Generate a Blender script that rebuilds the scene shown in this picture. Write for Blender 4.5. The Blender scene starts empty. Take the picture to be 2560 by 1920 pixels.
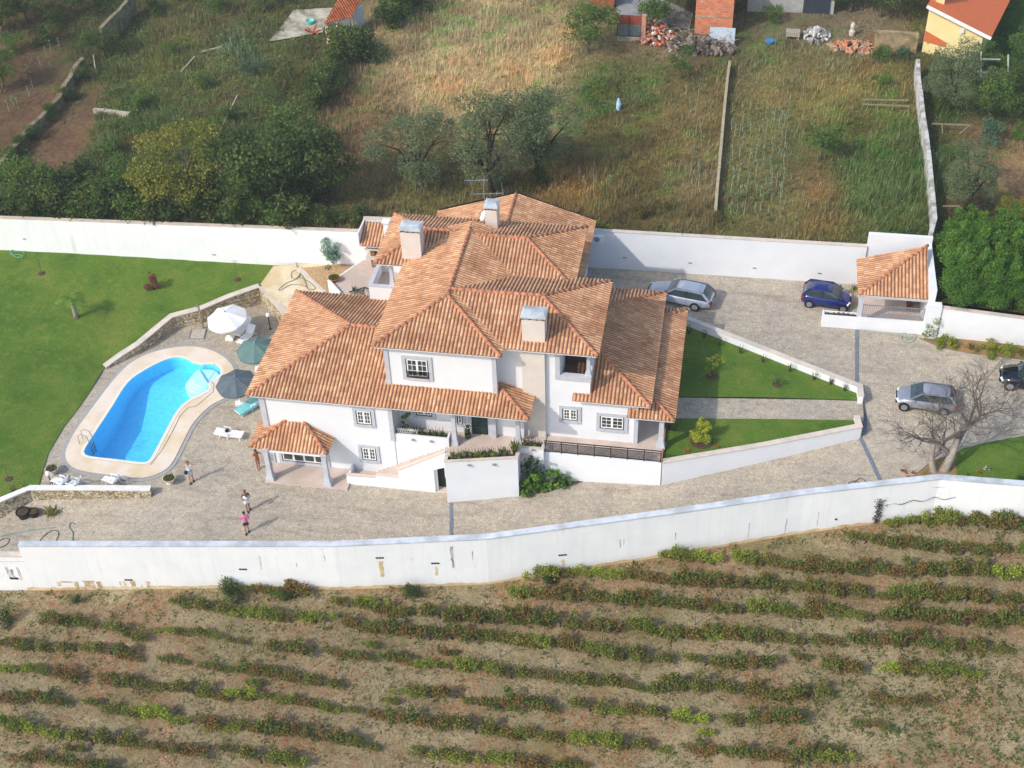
import bpy, bmesh, math, random
import numpy as np
from mathutils import Vector, Matrix
from mathutils.geometry import tessellate_polygon
random.seed(7); RNG=np.random.default_rng(11)
R=math.radians
sc=bpy.context.scene; COL=sc.collection
# ------------------------------------------------------------------ camera
CP=np.array([28.41344,-60.84632,60.57020]); F=3392.298
TH=R(40); YAW=R(10.8); ROLL=R(2.126342)
def _uv(w):
    return np.array([w[0]*math.cos(YAW)-w[1]*math.sin(YAW), w[0]*math.sin(YAW)+w[1]*math.cos(YAW), w[2]])
_fw=np.array([0,math.cos(TH),-math.sin(TH)]); _r0=np.array([1.,0,0]); _d0=np.cross(_fw,_r0)
_R=math.cos(ROLL)*_r0+math.sin(ROLL)*_d0; _D=-math.sin(ROLL)*_r0+math.cos(ROLL)*_d0
FW,RT,DN=_uv(_fw),_uv(_R),_uv(_D)
cam=bpy.data.cameras.new('camera'); co=bpy.data.objects.new('camera',cam); COL.objects.link(co)
m=Matrix.Identity(4)
for i in range(3):
    m[i][0]=RT[i]; m[i][1]=-DN[i]; m[i][2]=-FW[i]; m[i][3]=CP[i]
co.matrix_world=m; cam.lens=F/2560*36; cam.sensor_width=36; cam.clip_end=5000; cam.clip_start=1
sc.camera=co
# ------------------------------------------------------------------ light
SUNV=Vector((-.88,-.83,1)).normalized()
EL=math.asin(SUNV.z); AZ=math.atan2(SUNV.x,SUNV.y)
W=bpy.data.worlds.new("World"); sc.world=W; W.use_nodes=True
nt=W.node_tree; bg=nt.nodes['Background']
sky=nt.nodes.new('ShaderNodeTexSky'); sky.sky_type='NISHITA'; sky.sun_disc=False
sky.sun_elevation=EL; sky.sun_rotation=AZ; sky.dust_density=2.0; sky.air_density=1.2
nt.links.new(sky.outputs[0],bg.inputs[0]); bg.inputs[1].default_value=.15
sl=bpy.data.lights.new('sun','SUN'); sl.energy=2.1; sl.angle=R(.8); sl.color=(1,.955,.88)
so=bpy.data.objects.new('sun',sl); COL.objects.link(so); so.rotation_euler=SUNV.to_track_quat('Z','Y').to_euler(); so.location=(0,0,60)
sc.view_settings.view_transform='Standard'; sc.view_settings.look='None'; sc.view_settings.gamma=1
sc.view_settings.exposure=0.6
# ------------------------------------------------------------------ picture -> ground helpers (for laying the plan out in metres)
def at(x,y,z=0.):
    d=FW+(x-1280)/F*RT+(y-960)/F*DN
    if callable(z):
        zz=3.
        for _ in range(12):
            k=(zz-CP[2])/d[2]; P=CP+k*d; zz=.5*zz+.5*float(z(P[0],P[1]))
        return np.array([P[0],P[1],float(z(P[0],P[1]))])
    k=(z-CP[2])/d[2]; return CP+k*d
def proj(P):
    q=np.asarray(P,float)-CP; w=q@FW
    return 1280+F*(q@RT)/w, 960+F*(q@DN)/w
K=1.15732
def aD(x,y,z=0.): return at(x*K,y*K,z)
# ------------------------------------------------------------------ terrain heights
def ip(x,pts):
    return float(np.interp(x,[p[0] for p in pts],[p[1] for p in pts]))
def ss(a,b,x):
    t=min(1,max(0,(x-a)/(b-a))); return t*t*(3-2*t)
RAMP=[(-100,0),(12,0),(18,.25),(21,.58),(26,.9),(33,1.5),(38,2.0),(45,2.8),(60,3.3),(150,4)]
def zd(x,y):
    r=ip(x,RAMP)
    if x>17: r=r+(max(2.58,r)-r)*ss(6.0,10.0,y)*ss(17,18,x) if x<36 else r+(max(2.58,r)-r)*ss(5.0,10.0,y)
    if x<-2.5:
        wl=ip(x,[(-30,-6.5),(-15.5,-5.95),(-14,-4.75),(-6.2,-3.75),(-2.5,-3.4)])
        r+=ip(x,[(-40,-1.6),(-20,-1.3),(-12,-1.0),(-6,-.35),(-2.5,0)])*(1-ss(wl-.1,wl+.25,y) if x<-6 else 1-ss(-4.6,-3.2,y))
    return r
OW=[]  # outer (front) wall centre line: (x,y,top z)
for px,py,z in ((-60,1390,-.6),(44,1366,.35),(833,1366,.9),(1215,1348,1.2),(1678,1285,1.9),(2010,1236,2.5),(2349,1198,3.15),(2560,1215,3.3)):
    P=at(px,py,z); OW.append((P[0],P[1],z))
def zt_out(x): return ip(x,[(p[0],p[2]) for p in OW])
_ox=[(p[0],p[1]) for p in OW]; _sl0=(_ox[2][1]-_ox[1][1])/(_ox[2][0]-_ox[1][0])
OWY=[(-90,_ox[1][1]+_sl0*(-90-_ox[1][0])),_ox[1]]+_ox[2:]+[(90,_ox[-1][1]+2)]
def yo(x): return ip(x,OWY)
BW=[(-90,15.0),(-25.9,18.5),(1.4,19.95),(19.4,21.0),(38.6,21.25),(43.05,21.35),(43.1,16.0),(48.7,15.5),(90,12.5)]
def yb(x): return ip(x,BW)
def zfield(x,y):
    t=max(0,y-ip(x,[(-90,15.0),(-25.9,18.5),(1.4,19.95),(19.4,21.0),(43,21.3),(90,19)]))
    return ip(x,[(-60,4.5),(-25,4.5),(1,4.6),(20,5.3),(60,5.0)])+.05*min(t,80)+.12*math.sin(x*.31+y*.17)*min(1,t/3)+.1*math.sin(y*.43-x*.11)*min(1,t/3)
def zvine(x,y):
    t=max(0,yo(x)-y)
    return ip(x,[(-60,-4.2),(-14,-3.75),(0,-3.05),(15.5,-2.85),(28.4,-1.6),(40,-.3),(50,.4),(90,2)])-.06*min(t,60)+(.05*math.sin(x*.7+y*.9)+.04*math.sin(x*1.9-y*1.3))*min(1,t)
# ------------------------------------------------------------------ materials
def lin(c):
    return tuple((v/255/12.92 if v/255<=.04045 else ((v/255+.055)/1.055)**2.4) for v in c)+(1,)
MATS={}
def newmat(name):
    m=bpy.data.materials.new(name); m.use_nodes=True
    return m,m.node_tree,m.node_tree.nodes['Principled BSDF']
def N(nt,t,**kw):
    n=nt.nodes.new('ShaderNode'+t)
    for k,v in kw.items():
        if k in n.inputs: n.inputs[k].default_value=v
        else: setattr(n,k,v)
    return n
def ramp(nt,src,stops,interp='LINEAR'):
    r=nt.nodes.new('ShaderNodeValToRGB'); r.color_ramp.interpolation=interp
    e=r.color_ramp.elements
    while len(e)<len(stops): e.new(.5)
    for i,(p,c) in enumerate(stops): e[i].position=p; e[i].color=c if len(c)==4 else lin(c)
    nt.links.new(src,r.inputs[0]); return r.outputs[0]
def mix(nt,fac,a,b,mode='MIX'):
    n=nt.nodes.new('ShaderNodeMix'); n.data_type='RGBA'; n.blend_type=mode
    for s,v in ((0,fac),(6,a),(7,b)):
        if hasattr(v,'node'): nt.links.new(v,n.inputs[s])
        else: n.inputs[s].default_value=v
    return n.outputs[2]
def pos(nt,scale=None):
    g=nt.nodes.new('ShaderNodeNewGeometry').outputs['Position']
    if scale:
        mp=nt.nodes.new('ShaderNodeMapping'); mp.inputs['Scale'].default_value=scale
        nt.links.new(g,mp.inputs[0]); return mp.outputs[0]
    return g
def noise(nt,scale,detail=4,rough=.6,vec=None):
    n=N(nt,'TexNoise',Scale=scale,Detail=detail,Roughness=rough)
    nt.links.new(vec if vec is not None else pos(nt),n.inputs['Vector']); return n.outputs['Fac']
def mat(name,c1,c2=None,scale=3,c3=None,scale3=.25,rough=.75,bump=0,bscale=None,metal=0,spec=.3):
    if name in MATS: return MATS[name]
    m,nt,b=newmat(name); MATS[name]=m
    b.inputs['Roughness'].default_value=rough; b.inputs['Metallic'].default_value=metal
    b.inputs['Specular IOR Level'].default_value=spec
    if c2 is None:
        c2=tuple(max(0,v*.93) for v in c1)
    col=ramp(nt,noise(nt,scale),[(.32,c1),(.68,c2)])
    if c3 is not None:
        f=ramp(nt,noise(nt,scale3,5),[(.45,(0,0,0)),(.62,(255,255,255))])
        col=mix(nt,f,col,lin(c3))
    nt.links.new(col,b.inputs['Base Color'])
    if bump:
        bp=N(nt,'Bump',Strength=bump,Distance=.05); nt.links.new(noise(nt,bscale or scale*4,5),bp.inputs['Height']); nt.links.new(bp.outputs[0],b.inputs['Normal'])
    return m
# plaster
WHITE=mat('white_plaster',(226,227,230),(219,221,225),.8,rough=.85,bump=.05,bscale=20)
TRIM=mat('grey_stone_trim',(192,194,200),(178,181,190),2,rough=.7)
BEIGE=mat('beige_plaster',(216,206,197),(207,196,187),1.5)
GREYCAP=mat('grey_slab',(192,198,202),(176,184,190),3,(160,162,162),1)
COPING=mat('stone_coping',(216,200,186),(200,186,174),2.5,(188,180,170),.6)
TERR=mat('terrace_tiles',(206,188,176),(196,178,166),1.2,(186,168,156),.5,rough=.6)
DARKGREEN=mat('dark_green_paint',(22,44,42),(16,34,34),3,rough=.4)
BLACKM=mat('black_iron',(30,32,36),(22,24,28),5,rough=.5)
WHITEP=mat('white_paint',(240,240,238),(232,232,230),5,rough=.4)
GREYM=mat('grey_metal',(150,156,164),(132,138,146),4,rough=.4,metal=.4)
WOOD=mat('weathered_wood',(150,140,116),(118,106,84),8)
DARKPL=mat('black_plastic',(28,28,30),(20,20,22),5,rough=.5)
BARK=mat('bark',(120,108,92),(86,74,60),9,bump=.5)
PALEBARK=mat('pale_bark',(168,160,148),(126,114,102),7,bump=.4)
DARKBARK=mat('dark_bark',(70,58,46),(48,40,32),9,bump=.5)
GLASS=mat('window_glass',(46,50,54),(74,78,74),1.1,rough=.12,spec=.8)
CLAY=mat('clay_ridge',(196,134,100),(172,110,80),3,(150,108,84),1.5)
SOILP=mat('planter_soil',(90,70,52),(62,48,38),9)
TERRACOTTA=mat('terracotta',(186,110,76),(160,92,64),5)
STONEC=mat('concrete_planter',(214,206,190),(186,178,160),6)
def stonewall():
    m,nt,b=newmat('rubble_stone'); b.inputs['Roughness'].default_value=.9
    v=N(nt,'TexVoronoi',Scale=4.2); v.feature='F1'; mp=pos(nt,(1,1,1.5)); nt.links.new(mp,v.inputs['Vector'])
    hsv=nt.nodes.new('ShaderNodeSeparateColor'); nt.links.new(v.outputs['Color'],hsv.inputs[0])
    c=ramp(nt,hsv.outputs[0],[(0,(150,132,100)),(.5,(196,180,146)),(1,(216,204,178))])
    e=N(nt,'TexVoronoi',Scale=4.2); e.feature='DISTANCE_TO_EDGE'; nt.links.new(mp,e.inputs['Vector'])
    f=ramp(nt,e.outputs['Distance'],[(.02,(0,0,0)),(.09,(255,255,255))])
    nt.links.new(mix(nt,f,lin((104,88,66)),c),b.inputs['Base Color'])
    bp=N(nt,'Bump',Strength=.8,Distance=.06); nt.links.new(f,bp.inputs['Height']); nt.links.new(bp.outputs[0],b.inputs['Normal'])
    return m
STONE=stonewall()
def cobble():
    m,nt,b=newmat('cobble_paving'); b.inputs['Roughness'].default_value=.9
    v=N(nt,'TexVoronoi',Scale=7.0); nt.links.new(pos(nt,(1,1,.1)),v.inputs['Vector'])
    s=nt.nodes.new('ShaderNodeSeparateColor'); nt.links.new(v.outputs['Color'],s.inputs[0])
    c=ramp(nt,s.outputs[0],[(0,(184,172,154)),(.3,(192,180,162)),(.8,(197,186,167)),(1,(206,194,175))])
    e=N(nt,'TexVoronoi',Scale=7.0); e.feature='DISTANCE_TO_EDGE'; nt.links.new(pos(nt,(1,1,.1)),e.inputs['Vector'])
    f=ramp(nt,e.outputs['Distance'],[(.02,(214,212,208)),(.12,(255,255,255))])
    c=mix(nt,1,c,f,'MULTIPLY')
    big=ramp(nt,noise(nt,.35,6,.65),[(.3,(226,226,229)),(.7,(255,253,249))])
    c=mix(nt,1,c,big,'MULTIPLY')
    mid=ramp(nt,noise(nt,2.4,5,.7),[(.3,(218,219,221)),(.55,(255,255,255)),(.8,(255,252,244))])
    c=mix(nt,.8,c,mid,'MULTIPLY')
    st=ramp(nt,noise(nt,.9,4,.75,pos(nt,(.35,1.6,1))),[(.34,(216,212,208)),(.5,(255,255,255))])
    c=mix(nt,.7,c,st,'MULTIPLY')
    sp=ramp(nt,noise(nt,5,2,.5),[(.73,(255,255,255)),(.78,(120,105,90))])
    c=mix(nt,.8,c,sp,'MULTIPLY')
    nt.links.new(c,b.inputs['Base Color'])
    bp=N(nt,'Bump',Strength=.5,Distance=.03); nt.links.new(e.outputs['Distance'],bp.inputs['Height']); nt.links.new(bp.outputs[0],b.inputs['Normal'])
    return m
COBBLE=cobble()
def lawnmat():
    m,nt,b=newmat('mown_lawn'); b.inputs['Roughness'].default_value=.95; b.inputs['Specular IOR Level'].default_value=.1
    c=ramp(nt,noise(nt,.3,7,.62),[(.28,(76,108,38)),(.5,(94,124,46)),(.74,(124,136,60))])
    f=ramp(nt,noise(nt,9,4,.8),[(.25,(176,176,176)),(.6,(255,255,255)),(.85,(255,255,220))])
    c=mix(nt,1,c,f,'MULTIPLY')
    g=ramp(nt,noise(nt,1.6,4,.7,pos(nt,(1,1,1))),[(.5,(0,0,0)),(.8,(255,255,255))])
    c=mix(nt,g,c,lin((118,128,54)))
    g2=ramp(nt,noise(nt,.8,3,.5),[(.62,(0,0,0)),(.8,(200,200,200))])
    c=mix(nt,g2,c,lin((66,104,40)))
    nt.links.new(c,b.inputs['Base Color'])
    bp=N(nt,'Bump',Strength=.9,Distance=.06); nt.links.new(noise(nt,14,4,.8),bp.inputs['Height']); nt.links.new(bp.outputs[0],b.inputs['Normal'])
    return m
LAWN=lawnmat()
def soilmat():
    m,nt,b=newmat('vineyard_soil'); b.inputs['Roughness'].default_value=1; b.inputs['Specular IOR Level'].default_value=.1
    c=ramp(nt,noise(nt,.5,8,.7),[(.25,(134,120,92)),(.5,(156,142,110)),(.75,(182,168,134))])
    f=ramp(nt,noise(nt,6,5,.85),[(.3,(150,146,140)),(.55,(255,255,255)),(.8,(255,250,240))])
    c=mix(nt,1,c,f,'MULTIPLY')
    r1=ramp(nt,noise(nt,.22,4,.6),[(.46,(0,0,0)),(.6,(255,255,255))]); r2=ramp(nt,noise(nt,4,6,.85),[(.48,(0,0,0)),(.56,(255,255,255))])
    rr=mix(nt,1,r1,r2,'MULTIPLY'); c=mix(nt,rr,c,lin((146,98,66)))
    gg=mix(nt,1,ramp(nt,noise(nt,.16,3,.5,pos(nt,(1.1,1.1,3))),[(.55,(0,0,0)),(.68,(220,220,220))]),ramp(nt,noise(nt,3,6,.85),[(.46,(0,0,0)),(.58,(255,255,255))]),'MULTIPLY')
    c=mix(nt,gg,c,lin((104,104,52)))
    wsp=ramp(nt,noise(nt,3.3,2,.4),[(.78,(0,0,0)),(.8,(255,255,255))])
    c=mix(nt,wsp,c,lin((214,206,190)))
    nt.links.new(c,b.inputs['Base Color'])
    bp=N(nt,'Bump',Strength=1,Distance=.12); nt.links.new(noise(nt,2.5,7,.75),bp.inputs['Height']); nt.links.new(bp.outputs[0],b.inputs['Normal'])
    return m
SOIL=soilmat()
def fieldmat():
    m,nt,b=newmat('field_ground'); b.inputs['Roughness'].default_value=1; b.inputs['Specular IOR Level'].default_value=.05
    a=nt.nodes.new('ShaderNodeAttribute'); a.attribute_name='Col'
    f=ramp(nt,noise(nt,2.2,8,.8),[(.28,(130,128,120)),(.5,(230,228,220)),(.72,(255,255,255))])
    c=mix(nt,1,a.outputs['Color'],f,'MULTIPLY')
    f=ramp(nt,noise(nt,9,5,.8),[(.3,(150,150,145)),(.6,(255,255,255))])
    c=mix(nt,.8,c,f,'MULTIPLY')
    nt.links.new(c,b.inputs['Base Color'])
    bp=N(nt,'Bump',Strength=1,Distance=.15); nt.links.new(noise(nt,3,8,.8),bp.inputs['Height']); nt.links.new(bp.outputs[0],b.inputs['Normal'])
    return m
FIELD=fieldmat()
def leafmat():
    m,nt,b=newmat('leaves'); b.inputs['Roughness'].default_value=.6; b.inputs['Specular IOR Level'].default_value=.25
    a=nt.nodes.new('ShaderNodeAttribute'); a.attribute_name='Col'
    nt.links.new(a.outputs['Color'],b.inputs['Base Color'])
    t=nt.nodes.new('ShaderNodeBsdfTranslucent'); nt.links.new(a.outputs['Color'],t.inputs[0])
    mx=nt.nodes.new('ShaderNodeMixShader'); mx.inputs[0].default_value=.38
    nt.links.new(b.outputs[0],mx.inputs[1]); nt.links.new(t.outputs[0],mx.inputs[2])
    nt.links.new(mx.outputs[0],nt.nodes['Material Output'].inputs[0]); return m
LEAF=leafmat()
def tilemat(name,cols,seed=0.):
    m,nt,b=newmat(name); b.inputs['Roughness'].default_value=.85; b.inputs['Specular IOR Level'].default_value=.2
    uv=nt.nodes.new('ShaderNodeUVMap'); fl=nt.nodes.new('ShaderNodeVectorMath'); fl.operation='FLOOR'; nt.links.new(uv.outputs[0],fl.inputs[0])
    wn=nt.nodes.new('ShaderNodeTexWhiteNoise'); wn.noise_dimensions='3D'; nt.links.new(fl.outputs[0],wn.inputs['Vector'])
    c=ramp(nt,wn.outputs['Value'],[(i/(len(cols)-1),k) for i,k in enumerate(cols)])
    f=ramp(nt,noise(nt,.55,5,.6),[(.3,(200,188,180)),(.6,(255,255,255))]); c=mix(nt,.8,c,f,'MULTIPLY')
    f=ramp(nt,noise(nt,1.7,3,.7),[(.66,(255,255,255)),(.8,(140,126,112))]); c=mix(nt,.6,c,f,'MULTIPLY')
    f=ramp(nt,noise(nt,14,3,.7),[(.3,(205,200,196)),(.6,(255,255,255))]); c=mix(nt,.7,c,f,'MULTIPLY')
    s=nt.nodes.new('ShaderNodeSeparateXYZ'); fr=nt.nodes.new('ShaderNodeVectorMath'); fr.operation='FRACTION'
    nt.links.new(uv.outputs[0],fr.inputs[0]); nt.links.new(fr.outputs[0],s.inputs[0])
    f=ramp(nt,s.outputs[0],[(0,(132,102,84)),(.2,(150,118,98)),(.34,(255,255,255)),(.82,(255,255,255)),(.96,(132,102,84))]); c=mix(nt,.75,c,f,'MULTIPLY')  # shade of the channels between rolls, painted into the tile colour
    f=ramp(nt,s.outputs[1],[(0,(205,185,172)),(.08,(255,255,255)),(1,(255,255,255))]); c=mix(nt,.8,c,f,'MULTIPLY')
    nt.links.new(c,b.inputs['Base Color']); return m
TILES=tilemat('clay_roof_tiles',[(196,146,112),(209,158,120),(217,166,126),(223,174,134),(230,184,144),(211,156,118),(225,176,136),(236,196,158)])
OLDTILES=tilemat('old_orange_tiles',[(150,88,58),(176,98,62),(196,112,70),(168,104,76)])
# ------------------------------------------------------------------ mesh helpers
def link(o,parent=None):
    COL.objects.link(o)
    if parent is not None: o.parent=parent
    return o
def tag(o,label=None,cat=None,group=None,kind=None):
    if label: o['label']=label
    if cat: o['category']=cat
    if group: o['group']=group
    if kind: o['kind']=kind
    return o
def thing(name,label,cat,loc=(0,0,0),rz=0,group=None):
    o=bpy.data.objects.new(name,None); COL.objects.link(o); o.location=[float(v) for v in loc]; o.rotation_euler=(0,0,rz); o.empty_display_size=.2
    return tag(o,label,cat,group)
class MB:
    def __init__(s): s.v=[];s.f=[];s.m=[];s.mi=0
    def add(s,vs,fs):
        n=len(s.v); s.v+=[tuple(float(c) for c in p) for p in vs]; s.f+=[tuple(n+i for i in f) for f in fs]; s.m+=[s.mi]*len(fs); return s
    def box(s,x0,x1,y0,y1,z0,z1):
        return s.add([(x0,y0,z0),(x1,y0,z0),(x1,y1,z0),(x0,y1,z0),(x0,y0,z1),(x1,y0,z1),(x1,y1,z1),(x0,y1,z1)],[(0,3,2,1),(4,5,6,7),(0,1,5,4),(1,2,6,5),(2,3,7,6),(3,0,4,7)])
    def obox(s,c,ax,ay,az,hx,hy,hz):
        c,ax,ay,az=[Vector(k) for k in (c,ax,ay,az)]
        P=[c+ax*hx*i+ay*hy*j+az*hz*k for k in (-1,1) for i,j in ((-1,-1),(1,-1),(1,1),(-1,1))]
        return s.add(P,[(0,3,2,1),(4,5,6,7),(0,1,5,4),(1,2,6,5),(2,3,7,6),(3,0,4,7)])
    def bar(s,a,b,w,h=None,up=(0,0,1)):
        a,b=Vector([float(k) for k in a]),Vector([float(k) for k in b]); d=b-a; L=d.length
        if L<1e-6: return s
        d/=L; u=Vector(up); x=d.cross(u)
        if x.length<1e-3: x=d.cross(Vector((0,1,0)))
        x.normalize(); y=x.cross(d)
        return s.obox((a+b)/2,d,x,y,L/2,w/2,(h or w)/2)
    def prism(s,poly,z0,z1):
        """poly: ccw xy list; z0,z1 numbers or functions"""
        n=len(poly); f0=(lambda p:z0) if not callable(z0) else (lambda p:z0(*p)); f1=(lambda p:z1) if not callable(z1) else (lambda p:z1(*p))
        poly=[(float(p[0]),float(p[1])) for p in poly]
        tri=tessellate_polygon([[Vector((p[0],p[1],0)) for p in poly]])
        vs=[(p[0],p[1],f0(p)) for p in poly]+[(p[0],p[1],f1(p)) for p in poly]
        ar=sum(poly[i][0]*poly[(i+1)%n][1]-poly[(i+1)%n][0]*poly[i][1] for i in range(n))
        fs=[]
        for t in tri:
            a,b,c=[Vector(poly[i]) for i in t]; cr=(b-a).cross(c-a)
            t=tuple(t) if cr>0 else (t[0],t[2],t[1])
            fs.append(tuple(n+i for i in t)); fs.append((t[0],t[2],t[1]))
        for i in range(n):
            j=(i+1)%n; q=(i,j,n+j,n+i)
            fs.append(q if ar>0 else q[::-1])
        return s.add(vs,fs)
    def tube(s,pts,r,n=8,cap=True):
        pts=[Vector([float(k) for k in p]) for p in pts]; rs=r if hasattr(r,'__len__') else [r]*len(pts)
        base=len(s.v); up=None
        for i,p in enumerate(pts):
            d=(pts[min(i+1,len(pts)-1)]-pts[max(i-1,0)])
            if d.length<1e-9: d=Vector((0,0,1))
            d.normalize()
            if up is None:
                up=d.cross(Vector((0,0,1)));
                if up.length<1e-3: up=d.cross(Vector((0,1,0)))
            x=(up-d*up.dot(d)); 
            if x.length<1e-4: x=d.orthogonal()
            x.normalize(); y=d.cross(x); up=x
            for k in range(n):
                a=2*math.pi*k/n; q=p+(x*math.cos(a)+y*math.sin(a))*rs[i]; s.v.append(tuple(q))
        for i in range(len(pts)-1):
            for k in range(n):
                a=base+i*n+k; b=base+i*n+(k+1)%n; s.f.append((a,b,b+n,a+n)); s.m.append(s.mi)
        if cap:
            s.f.append(tuple(base+k for k in range(n))[::-1]); s.f.append(tuple(base+(len(pts)-1)*n+k for k in range(n))); s.m+=[s.mi]*2
        return s
    def lathe(s,c,prof,n=16,axis='z'):
        """prof: (r,h) list"""
        base=len(s.v)
        for r,h in prof:
            for k in range(n):
                a=2*math.pi*k/n; x,y=r*math.cos(a),r*math.sin(a)
                s.v.append((c[0]+x,c[1]+y,c[2]+h) if axis=='z' else ((c[0]+x,c[1]+h,c[2]+y) if axis=='y' else (c[0]+h,c[1]+x,c[2]+y)))
        for i in range(len(prof)-1):
            for k in range(n):
                a=base+i*n+k; b=base+i*n+(k+1)%n; s.f.append((a,b,b+n,a+n)); s.m.append(s.mi)
        s.f.append(tuple(base+k for k in range(n))[::-1]); s.f.append(tuple(base+(len(prof)-1)*n+k for k in range(n))); s.m+=[s.mi]*2
        return s
    def build(s,name,mats,parent=None,smooth=False,bevel=0):
        me=bpy.data.meshes.new(name); me.from_pydata(s.v,[],s.f)
        for m in (mats if isinstance(mats,(list,tuple)) else [mats]): me.materials.append(m)
        if isinstance(mats,(list,tuple)) and len(mats)>1: me.polygons.foreach_set('material_index',s.m)
        if smooth: me.polygons.foreach_set('use_smooth',[True]*len(me.polygons))
        me.update(); o=bpy.data.objects.new(name,me)
        if bevel:
            b=o.modifiers.new('bevel','BEVEL'); b.width=bevel; b.segments=2; b.limit_method='ANGLE'
        return link(o,parent)
def npmesh(name,V,Fc,mats,col=None,uv=None,parent=None,smooth=False,mi=None,linkit=True):
    V=np.asarray(V,np.float32); Fc=np.asarray(Fc,np.int32); n,k=Fc.shape
    me=bpy.data.meshes.new(name); me.vertices.add(len(V)); me.vertices.foreach_set('co',V.ravel())
    me.loops.add(n*k); me.loops.foreach_set('vertex_index',Fc.ravel())
    me.polygons.add(n); me.polygons.foreach_set('loop_start',np.arange(0,n*k,k,dtype=np.int32)); me.polygons.foreach_set('loop_total',np.full(n,k,np.int32))
    for m in (mats if isinstance(mats,(list,tuple)) else [mats]): me.materials.append(m)
    if mi is not None: me.polygons.foreach_set('material_index',np.asarray(mi,np.int32))
    if smooth: me.polygons.foreach_set('use_smooth',np.ones(n,bool))
    if col is not None:
        a=me.attributes.new('Col','FLOAT_COLOR','POINT'); c=np.ones((len(V),4),np.float32); c[:,:3]=col; a.data.foreach_set('color',c.ravel())
    if uv is not None:
        u=me.uv_layers.new(name='UVMap'); u.data.foreach_set('uv',np.asarray(uv,np.float32)[Fc.ravel()].ravel())
    me.update(calc_edges=True); 
    if not linkit: return me
    return link(bpy.data.objects.new(name,me),parent)
def lc(c): return np.array(lin(c)[:3])
def rot2(a): return np.array([[math.cos(a),-math.sin(a)],[math.sin(a),math.cos(a)]])
# leaves ------------------------------------------------------------
def leafcloud(C,size,cols,rng=RNG,asp=.6,tilt=1.0):
    """C (n,3) centres, size scalar/(n,), cols (n,3) -> V,F,col"""
    n=len(C); sz=np.broadcast_to(np.asarray(size,float),(n,))[:,None]*rng.uniform(.7,1.3,(n,1))
    a=rng.normal(size=(n,3)); a/=np.linalg.norm(a,axis=1)[:,None]
    b=rng.normal(size=(n,3)); b[:,2]*=tilt; b-=a*(a*b).sum(1)[:,None]; b/=np.linalg.norm(b,axis=1)[:,None]
    V=np.stack([C-a*sz*.5,C+b*sz*asp*.5,C+a*sz*.5,C-b*sz*asp*.5],1).reshape(-1,3)
    return V,np.arange(4*n).reshape(n,4),np.repeat(cols,4,0)
def crown_pts(clumps,n,rng,shell=.45):
    w=np.array([c[3]**2 for c in clumps]); w/=w.sum(); idx=rng.choice(len(clumps),n,p=w)
    cl=np.array(clumps)[idx]; d=rng.normal(size=(n,3)); d/=np.linalg.norm(d,axis=1)[:,None]
    r=rng.uniform(shell,1,(n,1))**.6*rng.uniform(.75,1.12,(n,1)); return cl[:,:3]+d*cl[:,3:4]*r*np.array([1,1,.8]),idx
def pick(cols,n,rng,idx=None,nc=None,jit=.18):
    P=np.array([lc(c) for c in cols]); 
    a=P[rng.integers(0,len(P),n)]
    if idx is not None:
        cc=P[rng.integers(0,len(P),nc)]; a=.45*a+.55*cc[idx]
    return a*rng.uniform(1-jit,1+jit,(n,1))
TREES={}
def treemesh(seed,h,r,cols,nclump=14,nleaf=2600,leaf=.16,trunk_r=.12,bark=BARK,th=.35,flat=.8,clump=.42,low=False,limbs=5,spread=.75,sub=True):
    rng=np.random.default_rng(seed); cl=[]
    zc=h*(th+(1-th)*.5); rz=h*(1-th)*.5*1.05
    for i in range(nclump):
        d=rng.normal(size=3); d/=np.linalg.norm(d); 
        if low: d[2]=abs(d[2])*.9-.1
        k=rng.uniform(.45,spread)
        c=np.array([d[0]*r*k,d[1]*r*k,zc+d[2]*rz*k]); cr=r*clump*rng.uniform(.6,1.2)
        cl.append((*c,cr))
        if sub:
            for j in range(3):
                e=rng.normal(size=3); e/=np.linalg.norm(e); cl.append((*(c+e*cr*.9*np.array([1,1,.7])),cr*rng.uniform(.25,.5)))
    C,idx=crown_pts(cl,nleaf,rng); C[:,2]=np.maximum(C[:,2],.05)
    V,Fc,cc=leafcloud(C,leaf,pick(cols,nleaf,rng,idx,len(cl)),rng)
    cm=npmesh('crown',V,Fc,LEAF,cc,linkit=False)
    t=MB(); top=Vector((rng.uniform(-.1,.1)*r,rng.uniform(-.1,.1)*r,h*th)); mid=top*.5+Vector((rng.uniform(-.08,.08)*r,rng.uniform(-.08,.08)*r,0))
    t.tube([(0,0,-.15),mid,top],[trunk_r*1.3,trunk_r,trunk_r*.8],8)
    for c in sorted(cl[::4] if sub else cl,key=lambda c:-c[3])[:limbs]:
        e=Vector(c[:3]); m1=top.lerp(e,.5)+Vector((rng.uniform(-.1,.1)*r,rng.uniform(-.1,.1)*r,.05*h))
        t.tube([top*.96,m1,e],[trunk_r*.6,trunk_r*.38,trunk_r*.12],6)
        for q in range(2):
            e2=m1+Vector(rng.normal(size=3))*r*.3; e2.z=abs(e2.z); t.tube([m1,m1.lerp(e2,.5)+Vector((0,0,.04*h)),e2],[trunk_r*.3,trunk_r*.18,trunk_r*.06],5)
    tm=bpy.data.meshes.new('trunk'); tm.from_pydata(t.v,[],t.f); tm.materials.append(bark); tm.polygons.foreach_set('use_smooth',[True]*len(tm.polygons)); tm.update()
    return cm,tm
def puttree(name,label,cat,P,meshes,rz=0,s=1,group=None,sz=None):
    o=thing(name,label,cat,P,rz,group); o.scale=(s,s,sz or s)
    c=bpy.data.objects.new('crown',meshes[0]); link(c,o)
    if meshes[1] is not None:
        t=bpy.data.objects.new('trunk',meshes[1]); link(t,o)
    return o
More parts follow.
